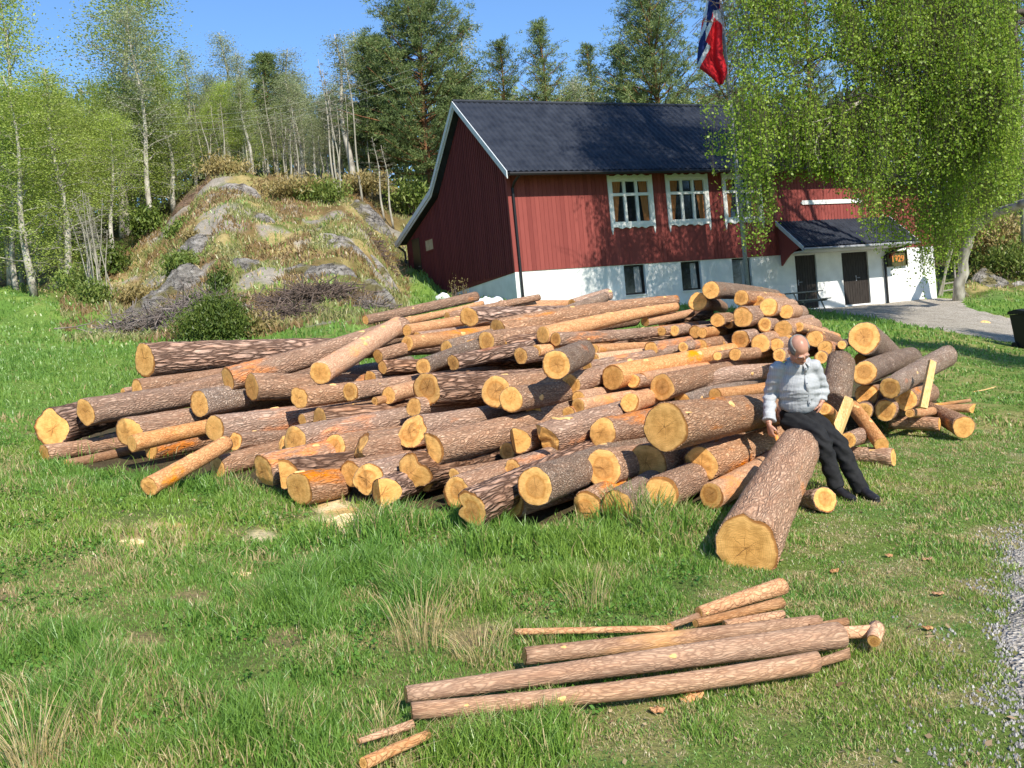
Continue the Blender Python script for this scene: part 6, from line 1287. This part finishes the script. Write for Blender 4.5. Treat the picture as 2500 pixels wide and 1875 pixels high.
# neat stack behind the man
st = [(475, 160, 120, 1345, 235, 's', 'topmost log of the neat stack with one vertical crack', 12.0, 15.6, 84, 0), (885, 266, 108, 1130, 235, 'm', 'second topmost end of the neat stack, lying on the topmost long log', 12.1, 15, None, 0),
      (300, 318, 128, 640, 390, 'm', 'end at the upper left corner of the neat stack with its right edge shaded', 12.2, 15, 70, 0), (1125, 325, 97, 1380, 290, 'm', 'ringed end half hidden by the oval end in the neat stack', 12.35, 15, None, 0),
      (1262, 392, 126, 1430, 350, 'm', 'oval end in the upper row of the neat stack', 12.0, 15, 80, 0), (1492, 446, 98, 1690, 545, 'o', 'rightmost end of the upper row of the neat stack, with red bark', 12.1, 15, 62, 0),
      (903, 515, 143, 1060, 470, 'm', 'biggest end of the neat stack, in its middle left', 11.7, 15, 100, 0), (565, 567, 97, 720, 540, 'm', 'end with a small dark knot left of the biggest end of the stack', 11.9, 14.5, None, 0),
      (715, 615, 60, 860, 560, 'o', 'small broken end squeezed between two bigger ends of the stack', 12.1, 14.5, None, 0), (1195, 625, 98, 1330, 575, 'm', 'end with wide pale rim right of the biggest end of the stack', 11.8, 14.6, None, 0),
      (1455, 685, 125, 1600, 610, 'm', 'flat faced end with level saw lines above the head of the man', 11.7, 14.6, 80, 0), (1665, 655, 65, 2180, 790, 'o', 'small end with a dot in its centre on a shaggy knotty log', 11.8, 13.8, 52, 12),
      (355, 735, 72, 640, 735, 'o', 'small end on a rough orange log at the left of the stack', 11.4, 12.5, 72, 6), (262, 722, 92, 420, 690, 'm', 'shaded end behind the rough orange log at the left of the stack', 11.8, 14, None, 0),
      (880, 815, 130, 1040, 770, 'm', 'large end with a curved shadow on its top in the lower stack', 11.5, 14.3, 90, 0), (1145, 875, 130, 1290, 830, 'm', 'bright mottled end in the lower middle of the stack', 11.3, 14.2, 90, 0),
      (1360, 892, 97, 1500, 850, 'm', 'end with a standing crack just left of the head of the man', 11.3, 14.2, None, 0), (1530, 830, 62, 1650, 790, 'm', 'small end partly hidden by the head of the man', 11.6, 14, None, 0),
      (330, 902, 95, 470, 870, 'm', 'half sunlit end at the lower left of the stack', 11.3, 14, None, 0), (612, 910, 78, 740, 880, 'm', 'dark small end deep inside the lower stack', 11.9, 14, None, 0),
      (1875, 815, 118, 2190, 850, 'm', 'clean round end right above the shoulder of the man', 11.3, 13.6, 70, 0), (2018, 930, 100, 2200, 940, 'm', 'ringed end right of the clean round end at the shoulder', 11.0, 13.4, 70, 0),
      (1960, 1062, 85, 2100, 1040, 'm', 'lower end touching the shirt of the man on the right', 10.8, 13, None, 0), (1400, 1035, 92, 1530, 990, 'm', 'end rising behind the left shoulder seam of the shirt', 10.8, 13, None, 0),
      (795, 1022, 88, 950, 1005, 'm', 'pale end with a brown side log at the foot of the stack', 10.6, 12.6, 76, 0), (555, 1045, 62, 680, 1020, 'm', 'sunken end at the foot of the stack, second from its left', 10.7, 12.6, None, 0),
      (95, 932, 72, 220, 900, 'm', 'end at the foot of the stack, leftmost, beside a slender log', 10.9, 13, None, 0), (-20, 705, 72, 140, 680, 'm', 'broken bright end left of the stack', 12.0, 14, None, 0), (-190, 715, 66, 20, 690, 'm', 'round end left of the broken bright end', 11.9, 14, None, 0), (2240, 900, 60, 2350, 860, 's', 'bark of a log between the stack and the thick scaly log', 11.4, 13, None, 0)]
for x, y, r_, ax, ay, sty, lab, d, d2, r2, k in st:
    if ax-x < 300 and x < 1500 and k == 0:
        fx = min(x+850, 1560+(y-400)*1.1); fx = max(fx, x+140); fy = y+(fx-x)/850*np.interp(y, [160, 600, 1000], [75, -80, -150]); LG('F', x, y, r_, fx, fy, sty, lab, d=d*1.03, e=True, const=True, th=29, rough=.05)
    else: LG('F', x, y, r_, ax, ay, sty, lab, d=d*1.03, d2=d2*1.03, r2=(r2 or r_*.84)*.97, k=k, rough=.05)
# --- small poles in the front
def PL(x, y, r_, ax, ay, r2, style, lab, k=0, dd=(0, 0), **kw):
    X0, Y0, s = CR['E']; a_ = (X0+x*s, Y0+y*s); c_ = (X0+ax*s, Y0+ay*s); da = EYE*F/(a_[1]+r_*s-678)*.97+dd[0]; dc = EYE*F/(c_[1]+r2*s-678)*.975+dd[1]
    return make_log(W(*a_, da), W(*c_, dc), r_*s*da/F, r2*s*dc/F, style, lab, name='pole', group='small poles in the foreground', knots=k, cat='pole', **kw)
PL(680, 398, 34, 1820, 268, 30, 'k', 'middle pole of the front bundle with stripped yellow patches', 1)
PL(222, 547, 33, 1893, 318, 52, 'k', 'long pole with a bright cut right end across the middle of the bundle', 1, rough=.05)
PL(245, 610, 34, 1808, 420, 40, 'k', 'lowest pole of the bundle, smooth and slightly bent', 2, bend=.02)
PL(640, 305, 13, 1255, 292, 13, 'o', 'thin crooked pole lying at the top left of the bundle', 2)
PL(1352, 230, 22, 1672, 128, 33, 'o', 'short pole with a pale oval cut, topmost of the bundle', 2)
PL(1240, 282, 12, 1360, 240, 14, 'k', 'thin stub left of the short topmost pole', 0)
PL(1340, 272, 16, 1672, 192, 22, 'k', 'second short pole under the topmost pole', 0)
PL(1450, 275, 14, 1675, 243, 22, 'o', 'third short pole just above the middle pole', 0)
PL(1780, 292, 18, 1920, 268, 20, 'k', 'short stub behind the bright cut right end', 0)
PL(1890, 308, 24, 2050, 300, 26, 'o', 'orange branch stub with a knob sticking out at the right', 0)
PL(2028, 340, 26, 2038, 290, 30, 'o', 'knob end of the orange branch at the right', 0)
PL(1790, 430, 16, 1935, 385, 20, 'k', 'thin stick with a slanting pale cut below the knob', 0, fcut='wedge')
PL(40, 727, 11, 250, 660, 18, 'o', 'short orange stick at the bottom left of the bundle', 0)
PL(60, 812, 24, 310, 700, 18, 'o', 'reddish rough stick in the straw at the bottom edge', 0, rough=.12)
# bark chips
def chip(x, y, sx, sy, label, seed, m='bark_o', d=None, h=.02, rz=0., name='bark_chip'):
    dd = d or EYE*F/(y-678); P = W(x, y, dd); 
    if d is None: P[2] = G(P[0], P[1])+h
    b = MB(); n, q = 14, 8; V = []
    for s in (0, 1):
        for i in range(n+1):
            for j in range(q+1):
                u, v = i/n*2-1, j/q*2-1; e = 1-.25*abs(v)-.2*float(noise(np.array(j*.9+seed), np.array(i*.3+s*0), seed)); V.append((u*sx*e, v*sy*(1-.35*u*u), (.2*sy*(1-v*v))+.003*math.sin(u*5+seed)-(.006 if s else 0)))
    w_ = q+1; o_ = (n+1)*w_; Fc = [(i*w_+j, (i+1)*w_+j, (i+1)*w_+j+1, i*w_+j+1) for i in range(n) for j in range(q)]+[(o_+i*w_+j, o_+i*w_+j+1, o_+(i+1)*w_+j+1, o_+(i+1)*w_+j) for i in range(n) for j in range(q)]
    Fc += [(i*w_, o_+i*w_, o_+(i+1)*w_, (i+1)*w_) for i in range(n)]+[(i*w_+q, (i+1)*w_+q, o_+(i+1)*w_+q, o_+i*w_+q) for i in range(n)]+[(j, j+1, o_+j+1, o_+j) for j in range(q)]+[(n*w_+j, o_+n*w_+j, o_+n*w_+j+1, n*w_+j+1) for j in range(q)]
    b.add(V, Fc); o = b.build(name, M[m]); o.location = P; o.rotation_euler = (r_e[0], r_e[1], rz) if (r_e := (.15*math.sin(seed), .1*math.cos(seed))) else 0
    return tag(o, label, 'wood chip', 'bark and wood chips on the ground')
chip(1605, 1740, .035, .022, 'curled bark chip standing in the grass below the bundle', 1)
chip(1690, 1710, .075, .03, 'long reddish bark strip in the grass below the bundle', 2, rz=.5)
chip(2037, 1397, .035, .028, 'orange wood chip on the lawn right of the biggest log end', 3)
chip(2265, 1368, .04, .02, 'reddish bark flake on the lawn near the gravel', 4)
chip(2290, 1450, .04, .025, 'light brown flake below the reddish flake near the gravel', 5)
chip(2265, 1535, .035, .02, 'dark red bark flake beside the gravel path', 6)
chip(2170, 1358, .03, .02, 'small brown flake on the lawn left of the reddish flake', 7)
chip(765, 1765, .09, .025, 'whitish split stick lying in the grass at the bottom', 8, 'scar', rz=-.5)
chip(225, 1680, .13, .006, 'thin dry straw stick in the grass at the lower left', 9, 'scar', rz=.3)
chip(2390, 952, .35, .03, 'bark strips lying on the lawn behind the right heap', 10, 'scar', rz=.2)
chip(1665, 1008, .085, .03, 'pale flat chip on the top edge of the largest round end', 11, 'scar', d=7.34, rz=-.6)
chip(1370, 1022, .10, .06, 'yellow heap of chips caught between logs in the centre', 12, 'scar', d=7.75)
chip(905, 1795, .15, .016, 'long bark strip trailing left of the lowest pole', 13, rz=.55)
chip(945, 1838, .17, .02, 'reddish splintered bark strip under the straw at the bottom', 14, rz=.5)
chip(985, 1815, .14, .014, 'thin bark strip between the two bottom sticks', 15, rz=.35)
# split blocks beside the man
def block(poly, d, th, m, name, label, cat):
    P = np.array([W(x, y, dd) for (x, y), dd in zip(poly, d)]); c = P.mean(0); nrm = np.cross(P[1]-P[0], P[-1]-P[0]); nrm /= np.linalg.norm(nrm); 
    if nrm@(c-CAM) < 0: nrm = -nrm
    b = MB(); n = len(P); k = 8; V = []
    for layer_ in (0, 1):
        for p in P: V.append(p-c+nrm*th*layer_)
    b.add(V, [tuple(range(n)), tuple(range(n, 2*n))[::-1]]+[(i, n+i, n+(i+1) % n, (i+1) % n) for i in range(n)]); o = b.build(name, M[m]); o.location = c
    md = o.modifiers.new('b', 'BEVEL'); md.width = .006; md.segments = 2
    return tag(o, label, cat)
cD = lambda pts: [(1650+.36166*a_, 670+.36166*c_) for a_, c_ in pts]
block(cD([(1140, 815), (1195, 838), (1100, 1092), (1065, 1005)]), (9.0, 8.95, 8.85, 8.9), .09, 'split', 'split_block', 'squared split block leaning beside the hip of the man', 'wood block')
block(cD([(1720, 572), (1762, 592), (1702, 905), (1652, 895)]), (11.0, 11.0, 10.9, 10.9), .06, 'split', 'split_plank', 'tall narrow split plank standing against the right heap', 'plank')

# ---------------------------------------------------------------- the man
def crm(P, n):
    "Catmull-Rom resample of rows"
    P = np.array(P, float); out = []; k = len(P)
    for i in range(k-1):
        a_, b_, c_, d_ = P[max(i-1, 0)], P[i], P[i+1], P[min(i+2, k-1)]
        for q in range(n):
            t = q/n; out.append(.5*((2*b_)+(-a_+c_)*t+(2*a_-5*b_+4*c_-d_)*t*t+(-a_+3*b_-3*c_+d_)*t**3))
    out.append(P[-1]); return np.array(out)
def loft(b, rows, n=20, sub=5, side=None):
    "rows: (x, y, z, half width, half depth); side = direction of the width axis"
    R_ = crm(rows, sub); C_ = R_[:, :3]; V = []; k = len(C_)
    for i in range(k):
        t = C_[min(i+1, k-1)]-C_[max(i-1, 0)]; t /= np.linalg.norm(t)+1e-9
        s_ = np.array(side, float) if side is not None else (np.array([1., 0, 0]) if abs(t[0]) < .8 else np.array([0, 1., 0]))
        u = s_-t*(s_@t); u /= np.linalg.norm(u); v = np.cross(t, u); k2 = 1.
        for j in range(n): q = 2*math.pi*j/n; V.append(C_[i]+u*math.cos(q)*R_[i, 3]+v*math.sin(q)*R_[i, 4])
    Fc = [(i*n+j, i*n+(j+1) % n, (i+1)*n+(j+1) % n, (i+1)*n+j) for i in range(k-1) for j in range(n)]
    Fc += [tuple(range(n))[::-1], tuple(range((k-1)*n, k*n))]; b.add(V, Fc)
def ball(b, c, r3, n=16, R3=None):
    V = []; c = np.array(c)
    for i in range(n+1):
        th = math.pi*i/n
        for j in range(n*2):
            ph = math.pi*j/n; v = np.array([math.sin(th)*math.cos(ph), math.sin(th)*math.sin(ph), math.cos(th)])*np.array(r3)
            V.append(c+(R3@v if R3 is not None else v))
    m = n*2; b.add(V, [(i*m+j, (i+1)*m+j, (i+1)*m+(j+1) % m, i*m+(j+1) % m) for i in range(n) for j in range(m)])
def fuse(b, voxel, name, m, parent, smooth=4, wr=0., ws=14., post=None, keep=None):
    me = b.mesh('tmp', M['black']); o = bpy.data.objects.new('tmp', me); COL.objects.link(o)
    rm = o.modifiers.new('r', 'REMESH'); rm.mode = 'VOXEL'; rm.voxel_size = voxel; rm.use_smooth_shade = True
    sm = o.modifiers.new('s', 'SMOOTH'); sm.iterations = smooth; sm.factor = .5
    bpy.context.view_layer.update(); dg = bpy.context.evaluated_depsgraph_get(); out = bpy.data.meshes.new_from_object(o.evaluated_get(dg)); bpy.data.objects.remove(o)
    n = len(out.vertices); co = np.zeros(n*3); no = np.zeros(n*3); out.vertices.foreach_get('co', co); out.vertices.foreach_get('normal', no); co = co.reshape(-1, 3); no = no.reshape(-1, 3)
    if post is not None: co = post(co, no)
    out.vertices.foreach_set('co', co.reshape(-1).astype(np.float32)); out.materials.clear(); out.materials.append(m); out.name = name
    out.polygons.foreach_set('use_smooth', [True]*len(out.polygons)); out.update(); return link(name, out, parent)
dm = lambda x, y, d: W(1650+.36166*x, 670+.36166*y, d)
MO = dm(830, 1000, 8.4); man = thing('person', MO, 'balding man in light checked shirt and dark trousers, seated on a log, looking down', 'person')
J = {k: dm(*v)-MO for k, v in dict(hipC=(832, 985, 8.55), waist=(825, 850, 8.52), chest=(822, 700, 8.42), neckb=(828, 590, 8.34), neckt=(832, 545, 8.25), head=(833, 502, 8.16),
     shL=(690, 622, 8.36), shR=(925, 612, 8.36), elL=(640, 800, 8.50), wrL=(628, 1005, 8.36), elR=(985, 765, 8.50), wrR=(985, 862, 8.44),
     hpL=(775, 985, 8.50), hpR=(900, 975, 8.50), knL=(978, 1110, 8.14), knR=(1095, 1150, 8.22), anL=(1088, 1440, 8.10), anR=(1258, 1468, 8.13)).items()}
right = RT.copy(); right[2] = 0; right /= np.linalg.norm(right); back = np.array([0, 1., 0])
M['skin'] = noisy('skin', (.40, .19, .12), (.52, .27, .18), 18, .42, .15, .003, .4)
M['shoe'] = noisy('dark_shoe_leather', (.012, .012, .015), (.03, .028, .03), 20, .35)
M['sole'] = mat('shoe_sole', (.02, .02, .02), .8)
def f_shirt(n, b, N):
    tc = N('TexCoord'); out = None
    sx = N('SeparateXYZ'); n.links.new(tc.outputs['Object'], sx.inputs[0]); ch = []
    for k, ax_ in enumerate((0, 2)):
        m = N('Math', operation='MULTIPLY', i_1=2*math.pi/.0125); n.links.new(sx.outputs[ax_], m.inputs[0]); s = N('Math', operation='SINE'); n.links.new(m.outputs[0], s.inputs[0])
        r = ramp(n, [(.60, (0, 0, 0)), (.85, (1, 1, 1))]); n.links.new(s.outputs[0], r.inputs[0]); ch.append(r.outputs[0])
    ad = N('MixRGB', blend_type='SCREEN'); ad.inputs[0].default_value = 1; n.links.new(ch[0], ad.inputs[1]); n.links.new(ch[1], ad.inputs[2])
    n.links.new(mixc(n, N, ad.outputs[0], (.44, .445, .44), (.33, .35, .37)), b.inputs['Base Color'])
    t = N('TexNoise', i_Scale=22., i_Detail=5.); n.links.new(tc.outputs['Object'], t.inputs[0]); bump(n, N, b, t.outputs[0], .5, .012)
M['shirt'] = mat('checked_shirt', (.5, .55, .57), .85, f_shirt, .1)
M['trousers'] = noisy('dark_trousers', (.012, .012, .013), (.022, .022, .022), 14, .8, .5, .012)
M['hair'] = noisy('grey_hair', (.10, .095, .085), (.30, .285, .26), 60, .7, .8, .004, sc=(1, 1, .3))
M['button'] = mat('shirt_button', (.12, .14, .18), .4)
M['belt'] = mat('belt', (.012, .010, .01), .4)
R = lambda *p: p
def row(p, w_, d_): return (*p, w_, d_)
# body: one continuous skin (torso, neck, head, arms, hands, legs)
fwd = np.array([.17, -.60, -.76]); fwd /= np.linalg.norm(fwd)          # the face looks down, a little to his left
hr = right-fwd*(right@fwd); hr /= np.linalg.norm(hr); hr = hr*.99+np.cross(fwd, hr)*.06; hr /= np.linalg.norm(hr); hu = np.cross(hr, fwd); 
if hu[2] < 0: hu = -hu
HM = np.stack([hr, -fwd, hu], 1)                                       # head axes: x right, y back, z crown
hc = J['head']; hp = lambda x, y, z: hc+HM@np.array([x, y, z])
b = MB()
ball(b, hp(0, .016, .018), (.076, .094, .088), 16, HM); ball(b, hp(0, -.03, -.03), (.062, .066, .075), 14, HM); ball(b, hp(0, -.052, -.075), (.044, .042, .036), 12, HM)   # skull, face, jaw
for s in (-1, 1):
    ball(b, hp(s*.040, -.062, -.03), (.024, .022, .024), 8, HM); ball(b, hp(s*.028, -.088, .012), (.024, .012, .009), 8, HM)              # cheeks, brows
    ball(b, hp(s*.078, .010, -.018), (.010, .020, .034), 10, HM); ball(b, hp(s*.084, .016, -.006), (.009, .016, .022), 8, HM)              # ears
ball(b, hp(0, -.094, -.012), (.011, .018, .026), 8, HM); ball(b, hp(0, -.106, -.032), (.016, .017, .013), 8, HM)                                 # nose
ball(b, hp(0, -.086, -.060), (.024, .012, .007), 8, HM); ball(b, hp(0, -.083, -.072), (.021, .012, .007), 8, HM); ball(b, hp(0, -.080, -.098), (.021, .016, .014), 8, HM)
loft(b, [row(J['neckb']+np.array([0, .02, -.05]), .08, .07), row(J['neckt']+np.array([0, .05, -.03]), .062, .062), row(hp(0, .03, -.03), .055, .055)], 16, 4, right)
loft(b, [row(J['hipC']+np.array([0, 0, -.05]), .13, .10), row(J['waist'], .145, .12), row(J['chest'], .15, .11), row(J['neckb'], .09, .07)], 20, 4, right)
def arm(b, sh, el, wr, r_, n=16):
    a_, c_, d_ = J[sh], J[el], J[wr]; loft(b, [row(a_, r_[0], r_[0]), row(a_*.5+c_*.5, r_[1], r_[1]), row(c_, r_[2], r_[2]), row(c_*.55+d_*.45, r_[3], r_[3]), row(d_, r_[4], r_[4]*.85)], n, 4)
arm(b, 'shL', 'elL', 'wrL', (.052, .044, .037, .036, .026)); arm(b, 'shR', 'elR', 'wrR', (.052, .044, .037, .036, .026))
def leg(b, hp_, kn, an, r_, n=18):
    a_, c_, d_ = J[hp_], J[kn], J[an]; loft(b, [row(a_, r_[0], r_[0]), row(a_*.5+c_*.5, r_[1], r_[1]), row(c_, r_[2], r_[2]), row(c_*.6+d_*.4, r_[3], r_[3]), row(d_, r_[4], r_[4])], n, 4)
leg(b, 'hpL', 'knL', 'anL', (.085, .072, .052, .048, .034)); leg(b, 'hpR', 'knR', 'anR', (.085, .072, .052, .048, .034))
# hands: palm, four unequal bent fingers, thumb from the side of the palm
def hand(b, wr, dirp, thumb, palm, curl, scale=1.):
    z = np.array(dirp, float); z /= np.linalg.norm(z); x = np.array(thumb, float); x -= z*(x@z); x /= np.linalg.norm(x); y = np.cross(z, x)
    if y@np.array(palm) < 0: y = -y
    P = lambda a_, c_, d_: wr+x*a_*scale+y*c_*scale+z*d_*scale
    loft(b, [row(P(0, 0, -.012), .024, .018), row(P(0, 0, .02), .032, .017), row(P(0, 0, .055), .041, .016), row(P(0, 0, .088), .039, .013)], 14, 3, x)
    for k, (fx, ln_, r_) in enumerate(((.029, .072, .0086), (.010, .080, .0088), (-.010, .074, .0084), (-.028, .058, .0076))):
        a_ = P(fx, 0, .080); pts = [a_]; ang = curl*.3; c_ = a_.copy()
        for s in (.42, .32, .26):
            ang += curl*(.55+.1*k); dv = z*math.cos(ang)+y*math.sin(ang)+x*fx*1.2; c_ = c_+dv*ln_*s*scale; pts.append(c_)
        loft(b, [row(p, r_*(1-.08*i), r_*(1-.08*i)) for i, p in enumerate(pts)], 8, 2, x)
    t0, t1, t2, t3 = P(.022, .004, .018), P(.046, .012, .042), P(.050, .026, .068), P(.042, .036, .090)
    loft(b, [row(t0, .014, .013), row(t1, .0115, .0115), row(t2, .0098, .0098), row(t3, .008, .008)], 8, 2)
    return P
PH = hand(b, J['wrL']+np.array([0, -.0, -.012]), np.array([.12, -.12, -.98]), -back+right*.35, right, .62)
hand(b, J['wrR'], np.array([-.45, .05, -.9]), -back-right*.3, -right, .4)
body = fuse(b, .0055, 'body', M['skin'], man, 2)
# eyes, brows and lips
for s in (-1, 1):
    b = MB(); ball(b, hp(s*.029, -.0845, -.004), (.0125, .0095, .0085), 8, HM); b.build('eye', mat('closed_eyelid', (.36, .16, .11), .5), man, True)
    b = MB(); loft(b, [row(hp(s*.014, -.099, .012), .0035, .003), row(hp(s*.030, -.098, .018), .0045, .0035), row(hp(s*.048, -.085, .014), .003, .003)], 8, 3); b.build('eyebrow', M['hair'], man, True)
b = MB(); loft(b, [row(hp(-.022, -.090, -.066), .002, .002), row(hp(0, -.098, -.065), .0035, .0035), row(hp(.022, -.090, -.066), .002, .002)], 8, 3); b.build('lips', mat('lips', (.30, .11, .08), .5), man, True)
# hair: fringe round the sides and back, bald crown
V = []; Fc = []; n, m_ = 40, 12; b = MB()
for i in range(n+1):
    a_ = -2.3+4.6*i/n                       # 0 = back of the head
    e = abs(a_)/2.3; lo = -.060+.035*e; hi = .078-.026*e**2.4
    for j in range(m_+1):
        z = lo+(hi-lo)*j/m_; rr_ = math.sqrt(max(.05, 1-((z-.018)/.088)**2)); k = 1.035+.02*float(noise(np.array(i*1.3), np.array(j*1.7), 3))-.07*(j in (0, m_))-.06*(i in (0, n))
        V.append(hp(math.sin(a_)*.076*rr_*k*1.01, .016+math.cos(a_)*.094*rr_*k, z))
b.add(V, [(i*(m_+1)+j, (i+1)*(m_+1)+j, (i+1)*(m_+1)+j+1, i*(m_+1)+j+1) for i in range(n) for j in range(m_)]); ho = b.build('hair', M['hair'], man, True); md = ho.modifiers.new('t', 'SOLIDIFY'); md.thickness = .006; md.offset = 0
# shirt
b = MB(); ch, wa, nb_ = J['chest'], J['waist'], J['neckb']
loft(b, [row(wa+np.array([.0, .0, -.055]), .150, .118), row(wa+np.array([0, -.015, -.02]), .172, .150), row(wa+np.array([0, -.03, .05]), .176, .158), row(ch+np.array([0, -.01, -.05]), .168, .135), row(ch+np.array([0, .0, .04]), .165, .118), row(nb_+np.array([0, .012, -.035]), .135, .095), row(nb_+np.array([0, .018, .012]), .075, .068)], 32, 5, right)
for sh in ('shL', 'shR'): ball(b, J[sh]+np.array([0, 0, -.01]), (.068, .066, .058), 12)
a_ = J['elR']*.1+J['wrR']*.9
def sleeve(b, sh, el, end, r_):
    loft(b, [row(J[sh], r_[0], r_[0]), row(J[sh]*.5+J[el]*.5, r_[1], r_[1]), row(J[el], r_[2], r_[2]), row(J[el]*.5+end*.5, r_[3], r_[3]), row(end, r_[4], r_[4])], 20, 5)
endL = J['wrL']*.93+J['elL']*.07; sleeve(b, 'shL', 'elL', endL, (.070, .066, .058, .052, .050)); sleeve(b, 'shR', 'elR', J['wrR']*.9+J['elR']*.1, (.066, .062, .058, .052, .044))
loft(b, [row(endL+(J['elL']-endL)*.22, .050, .050), row(endL+(J['elL']-endL)*.04, .060, .058), row(endL, .058, .056)], 18, 3)
def creases(co, no):
    h = co[:, 2]; x = co@right; f1 = fbm(x*9+3, h*30, 3, 7)-.5; f2 = fbm(co[:, 0]*22, h*13+co[:, 1]*20, 3, 8)-.5
    low = sst(.28, .12, np.abs(h-(J['waist'][2]+.06))*0+np.abs(h-J['waist'][2])) if False else np.exp(-((h-(J['waist'][2]+.03))/.10)**2)
    armz = sst(.12, .2, np.abs(x-(J['chest']@right)))
    ridge = np.sin(h*95+x*14+3*fbm(x*6, h*6, 2, 4))*.5
    return co+no*(f2*.016+f1*.022*low+ridge*(.0045*low+.005*armz))[:, None]
shirt = fuse(b, .0075, 'shirt', M['shirt'], man, 5, post=creases)
# placket and collar
b = MB(); P_ = [nb_+np.array([.02, -.060, -.01]), nb_+np.array([.028, -.098, -.06]), ch+np.array([.03, -.128, .03]), ch+np.array([.03, -.158, -.06]), wa+np.array([.035, -.193, .04]), wa+np.array([.045, -.178, -.03])]
loft(b, [row(p, .013, .004) for p in P_], 8, 5, right); b.build('placket', M['shirt'], shirt, True)
for t in (.18, .38, .58, .78, .95):
    q = crm(np.array(P_), 10); p = q[int(t*(len(q)-1))]; b = MB(); ball(b, p+np.array([0, -.006, .0]), (.0055, .003, .0055), 6); b.build('button', M['button'], shirt, True)
b = MB()
for s in (-1, 1):
    loft(b, [row(nb_+np.array([0, .075, .05]), .004, .022), row(nb_+right*s*.058+np.array([0, .045, .042]), .004, .024), row(nb_+right*s*.074+np.array([0, -.01, .022]), .004, .024), row(nb_+right*(s*.048+.01)+np.array([0, -.072, -.01]), .004, .024), row(nb_+right*(s*.050+.012)+np.array([0, -.098, -.045]), .004, .014)], 8, 5, np.array([0, .3, 1.]))
b.build('collar', M['shirt'], shirt, True)
# trousers, belt
b = MB(); hC = J['hipC']
loft(b, [row(wa+np.array([0, .005, -.05]), .148, .115), row(hC+np.array([0, .0, .03]), .158, .128), row(hC+np.array([0, .0, -.05]), .155, .120), row(hC+np.array([0, .01, -.10]), .12, .09)], 28, 4, right)
leg(b, 'hpL', 'knL', 'anL', (.108, .094, .078, .070, .064), 22); leg(b, 'hpR', 'knR', 'anR', (.108, .094, .078, .070, .064), 22)
def tc_(co, no):
    h = co[:, 2]; f2 = fbm(co[:, 0]*16+co[:, 1]*9, h*18, 3, 18)-.5
    kn = np.exp(-(np.linalg.norm(co-J['knL'], axis=1)/.12)**2)+np.exp(-(np.linalg.norm(co-J['knR'], axis=1)/.12)**2)+np.exp(-(np.linalg.norm(co-(J['hpL']+J['hpR'])/2, axis=1)/.16)**2)
    return co+no*(f2*.022+np.sin(h*62+co[:, 0]*50+4*fbm(co[:, 0]*9, h*9, 2, 5))*.0075*np.clip(kn+.25, 0, 1))[:, None]
trs = fuse(b, .008, 'trousers', M['trousers'], man, 5, post=tc_)
b = MB(); w0 = wa+np.array([0, .004, -.052]); V = []; n = 40
for z in (-.016, .016):
    for k in (1., .97):
        for j in range(n): q = 2*math.pi*j/n; V.append(w0+right*math.cos(q)*.152*k+back*math.sin(q)*.120*k+np.array([0, 0, z]))
b.add(V, [(j, (j+1) % n, 2*n+(j+1) % n, 2*n+j) for j in range(n)]+[(n+(j+1) % n, n+j, 3*n+j, 3*n+(j+1) % n) for j in range(n)]+[(2*n+j, 2*n+(j+1) % n, 3*n+(j+1) % n, 3*n+j) for j in range(n)]); b.build('belt', M['belt'], trs)
# shoes and socks
for an, toe in (('anL', (1195, 1520, 7.93)), ('anR', (1340, 1535, 7.98))):
    A_ = J[an]; T_ = dm(*toe)-MO; gz = float(G((A_+MO)[0], (A_+MO)[1]))-MO[2]; fd = T_-A_; fd[2] = 0; fd /= np.linalg.norm(fd); sd_ = np.array([fd[1], -fd[0], 0])
    g2 = lambda k: np.array([A_[0], A_[1], 0])+fd*k+np.array([0, 0, float(G(*(MO+A_+fd*k)[:2]))-MO[2]])
    b = MB(); loft(b, [row(g2(-.065)+np.array([0, 0, .040]), .022, .030), row(g2(-.05)+np.array([0, 0, .050]), .034, .042), row(g2(0)+np.array([0, 0, .058]), .038, .052), row(g2(.06)+np.array([0, 0, .046]), .042, .040), row(g2(.12)+np.array([0, 0, .036]), .047, .030), row(g2(.17)+np.array([0, 0, .030]), .042, .024), row(g2(.205)+np.array([0, 0, .027]), .022, .014)], 18, 4, sd_)
    loft(b, [row(g2(-.01)+np.array([0, 0, .05]), .036, .038), row(g2(-.01)+np.array([0, 0, .09]), .038, .040)], 16, 3, sd_)
    sh = fuse(b, .005, 'shoe', M['shoe'], man, 3)
    b = MB(); loft(b, [row(g2(-.07)+np.array([0, 0, .008]), .02, .009), row(g2(-.05)+np.array([0, 0, .008]), .036, .009), row(g2(.04)+np.array([0, 0, .008]), .040, .009), row(g2(.12)+np.array([0, 0, .008]), .049, .009), row(g2(.18)+np.array([0, 0, .008]), .042, .009), row(g2(.21)+np.array([0, 0, .008]), .018, .009)], 14, 4, sd_); b.build('sole', M['sole'], sh, True)
    b = MB(); loft(b, [row(g2(-.01)+np.array([0, 0, .07]), .036, .038), row(g2(-.012)+np.array([0, 0, .12]), .038, .040), row(A_+(J['knL' if an == 'anL' else 'knR']-A_)*.2, .04, .04)], 14, 3, sd_); b.build('sock', M['trousers'], man, True)
# orange chip held in his hand
b = MB(); q0 = PH(.018, .024, .065); q1 = PH(.052, .02, .185); loft(b, [row(q0, .010, .006), row(q0*.5+q1*.5, .017, .009), row(q1, .011, .007)], 8, 4, right)
o = b.build('wood_chip', noisy('orange_chip', (.62, .20, .04), (.75, .34, .08), 30, .6)); o.location = MO
tag(o, 'orange wedge of wood held in the lowered hand of the man', 'wood chip')
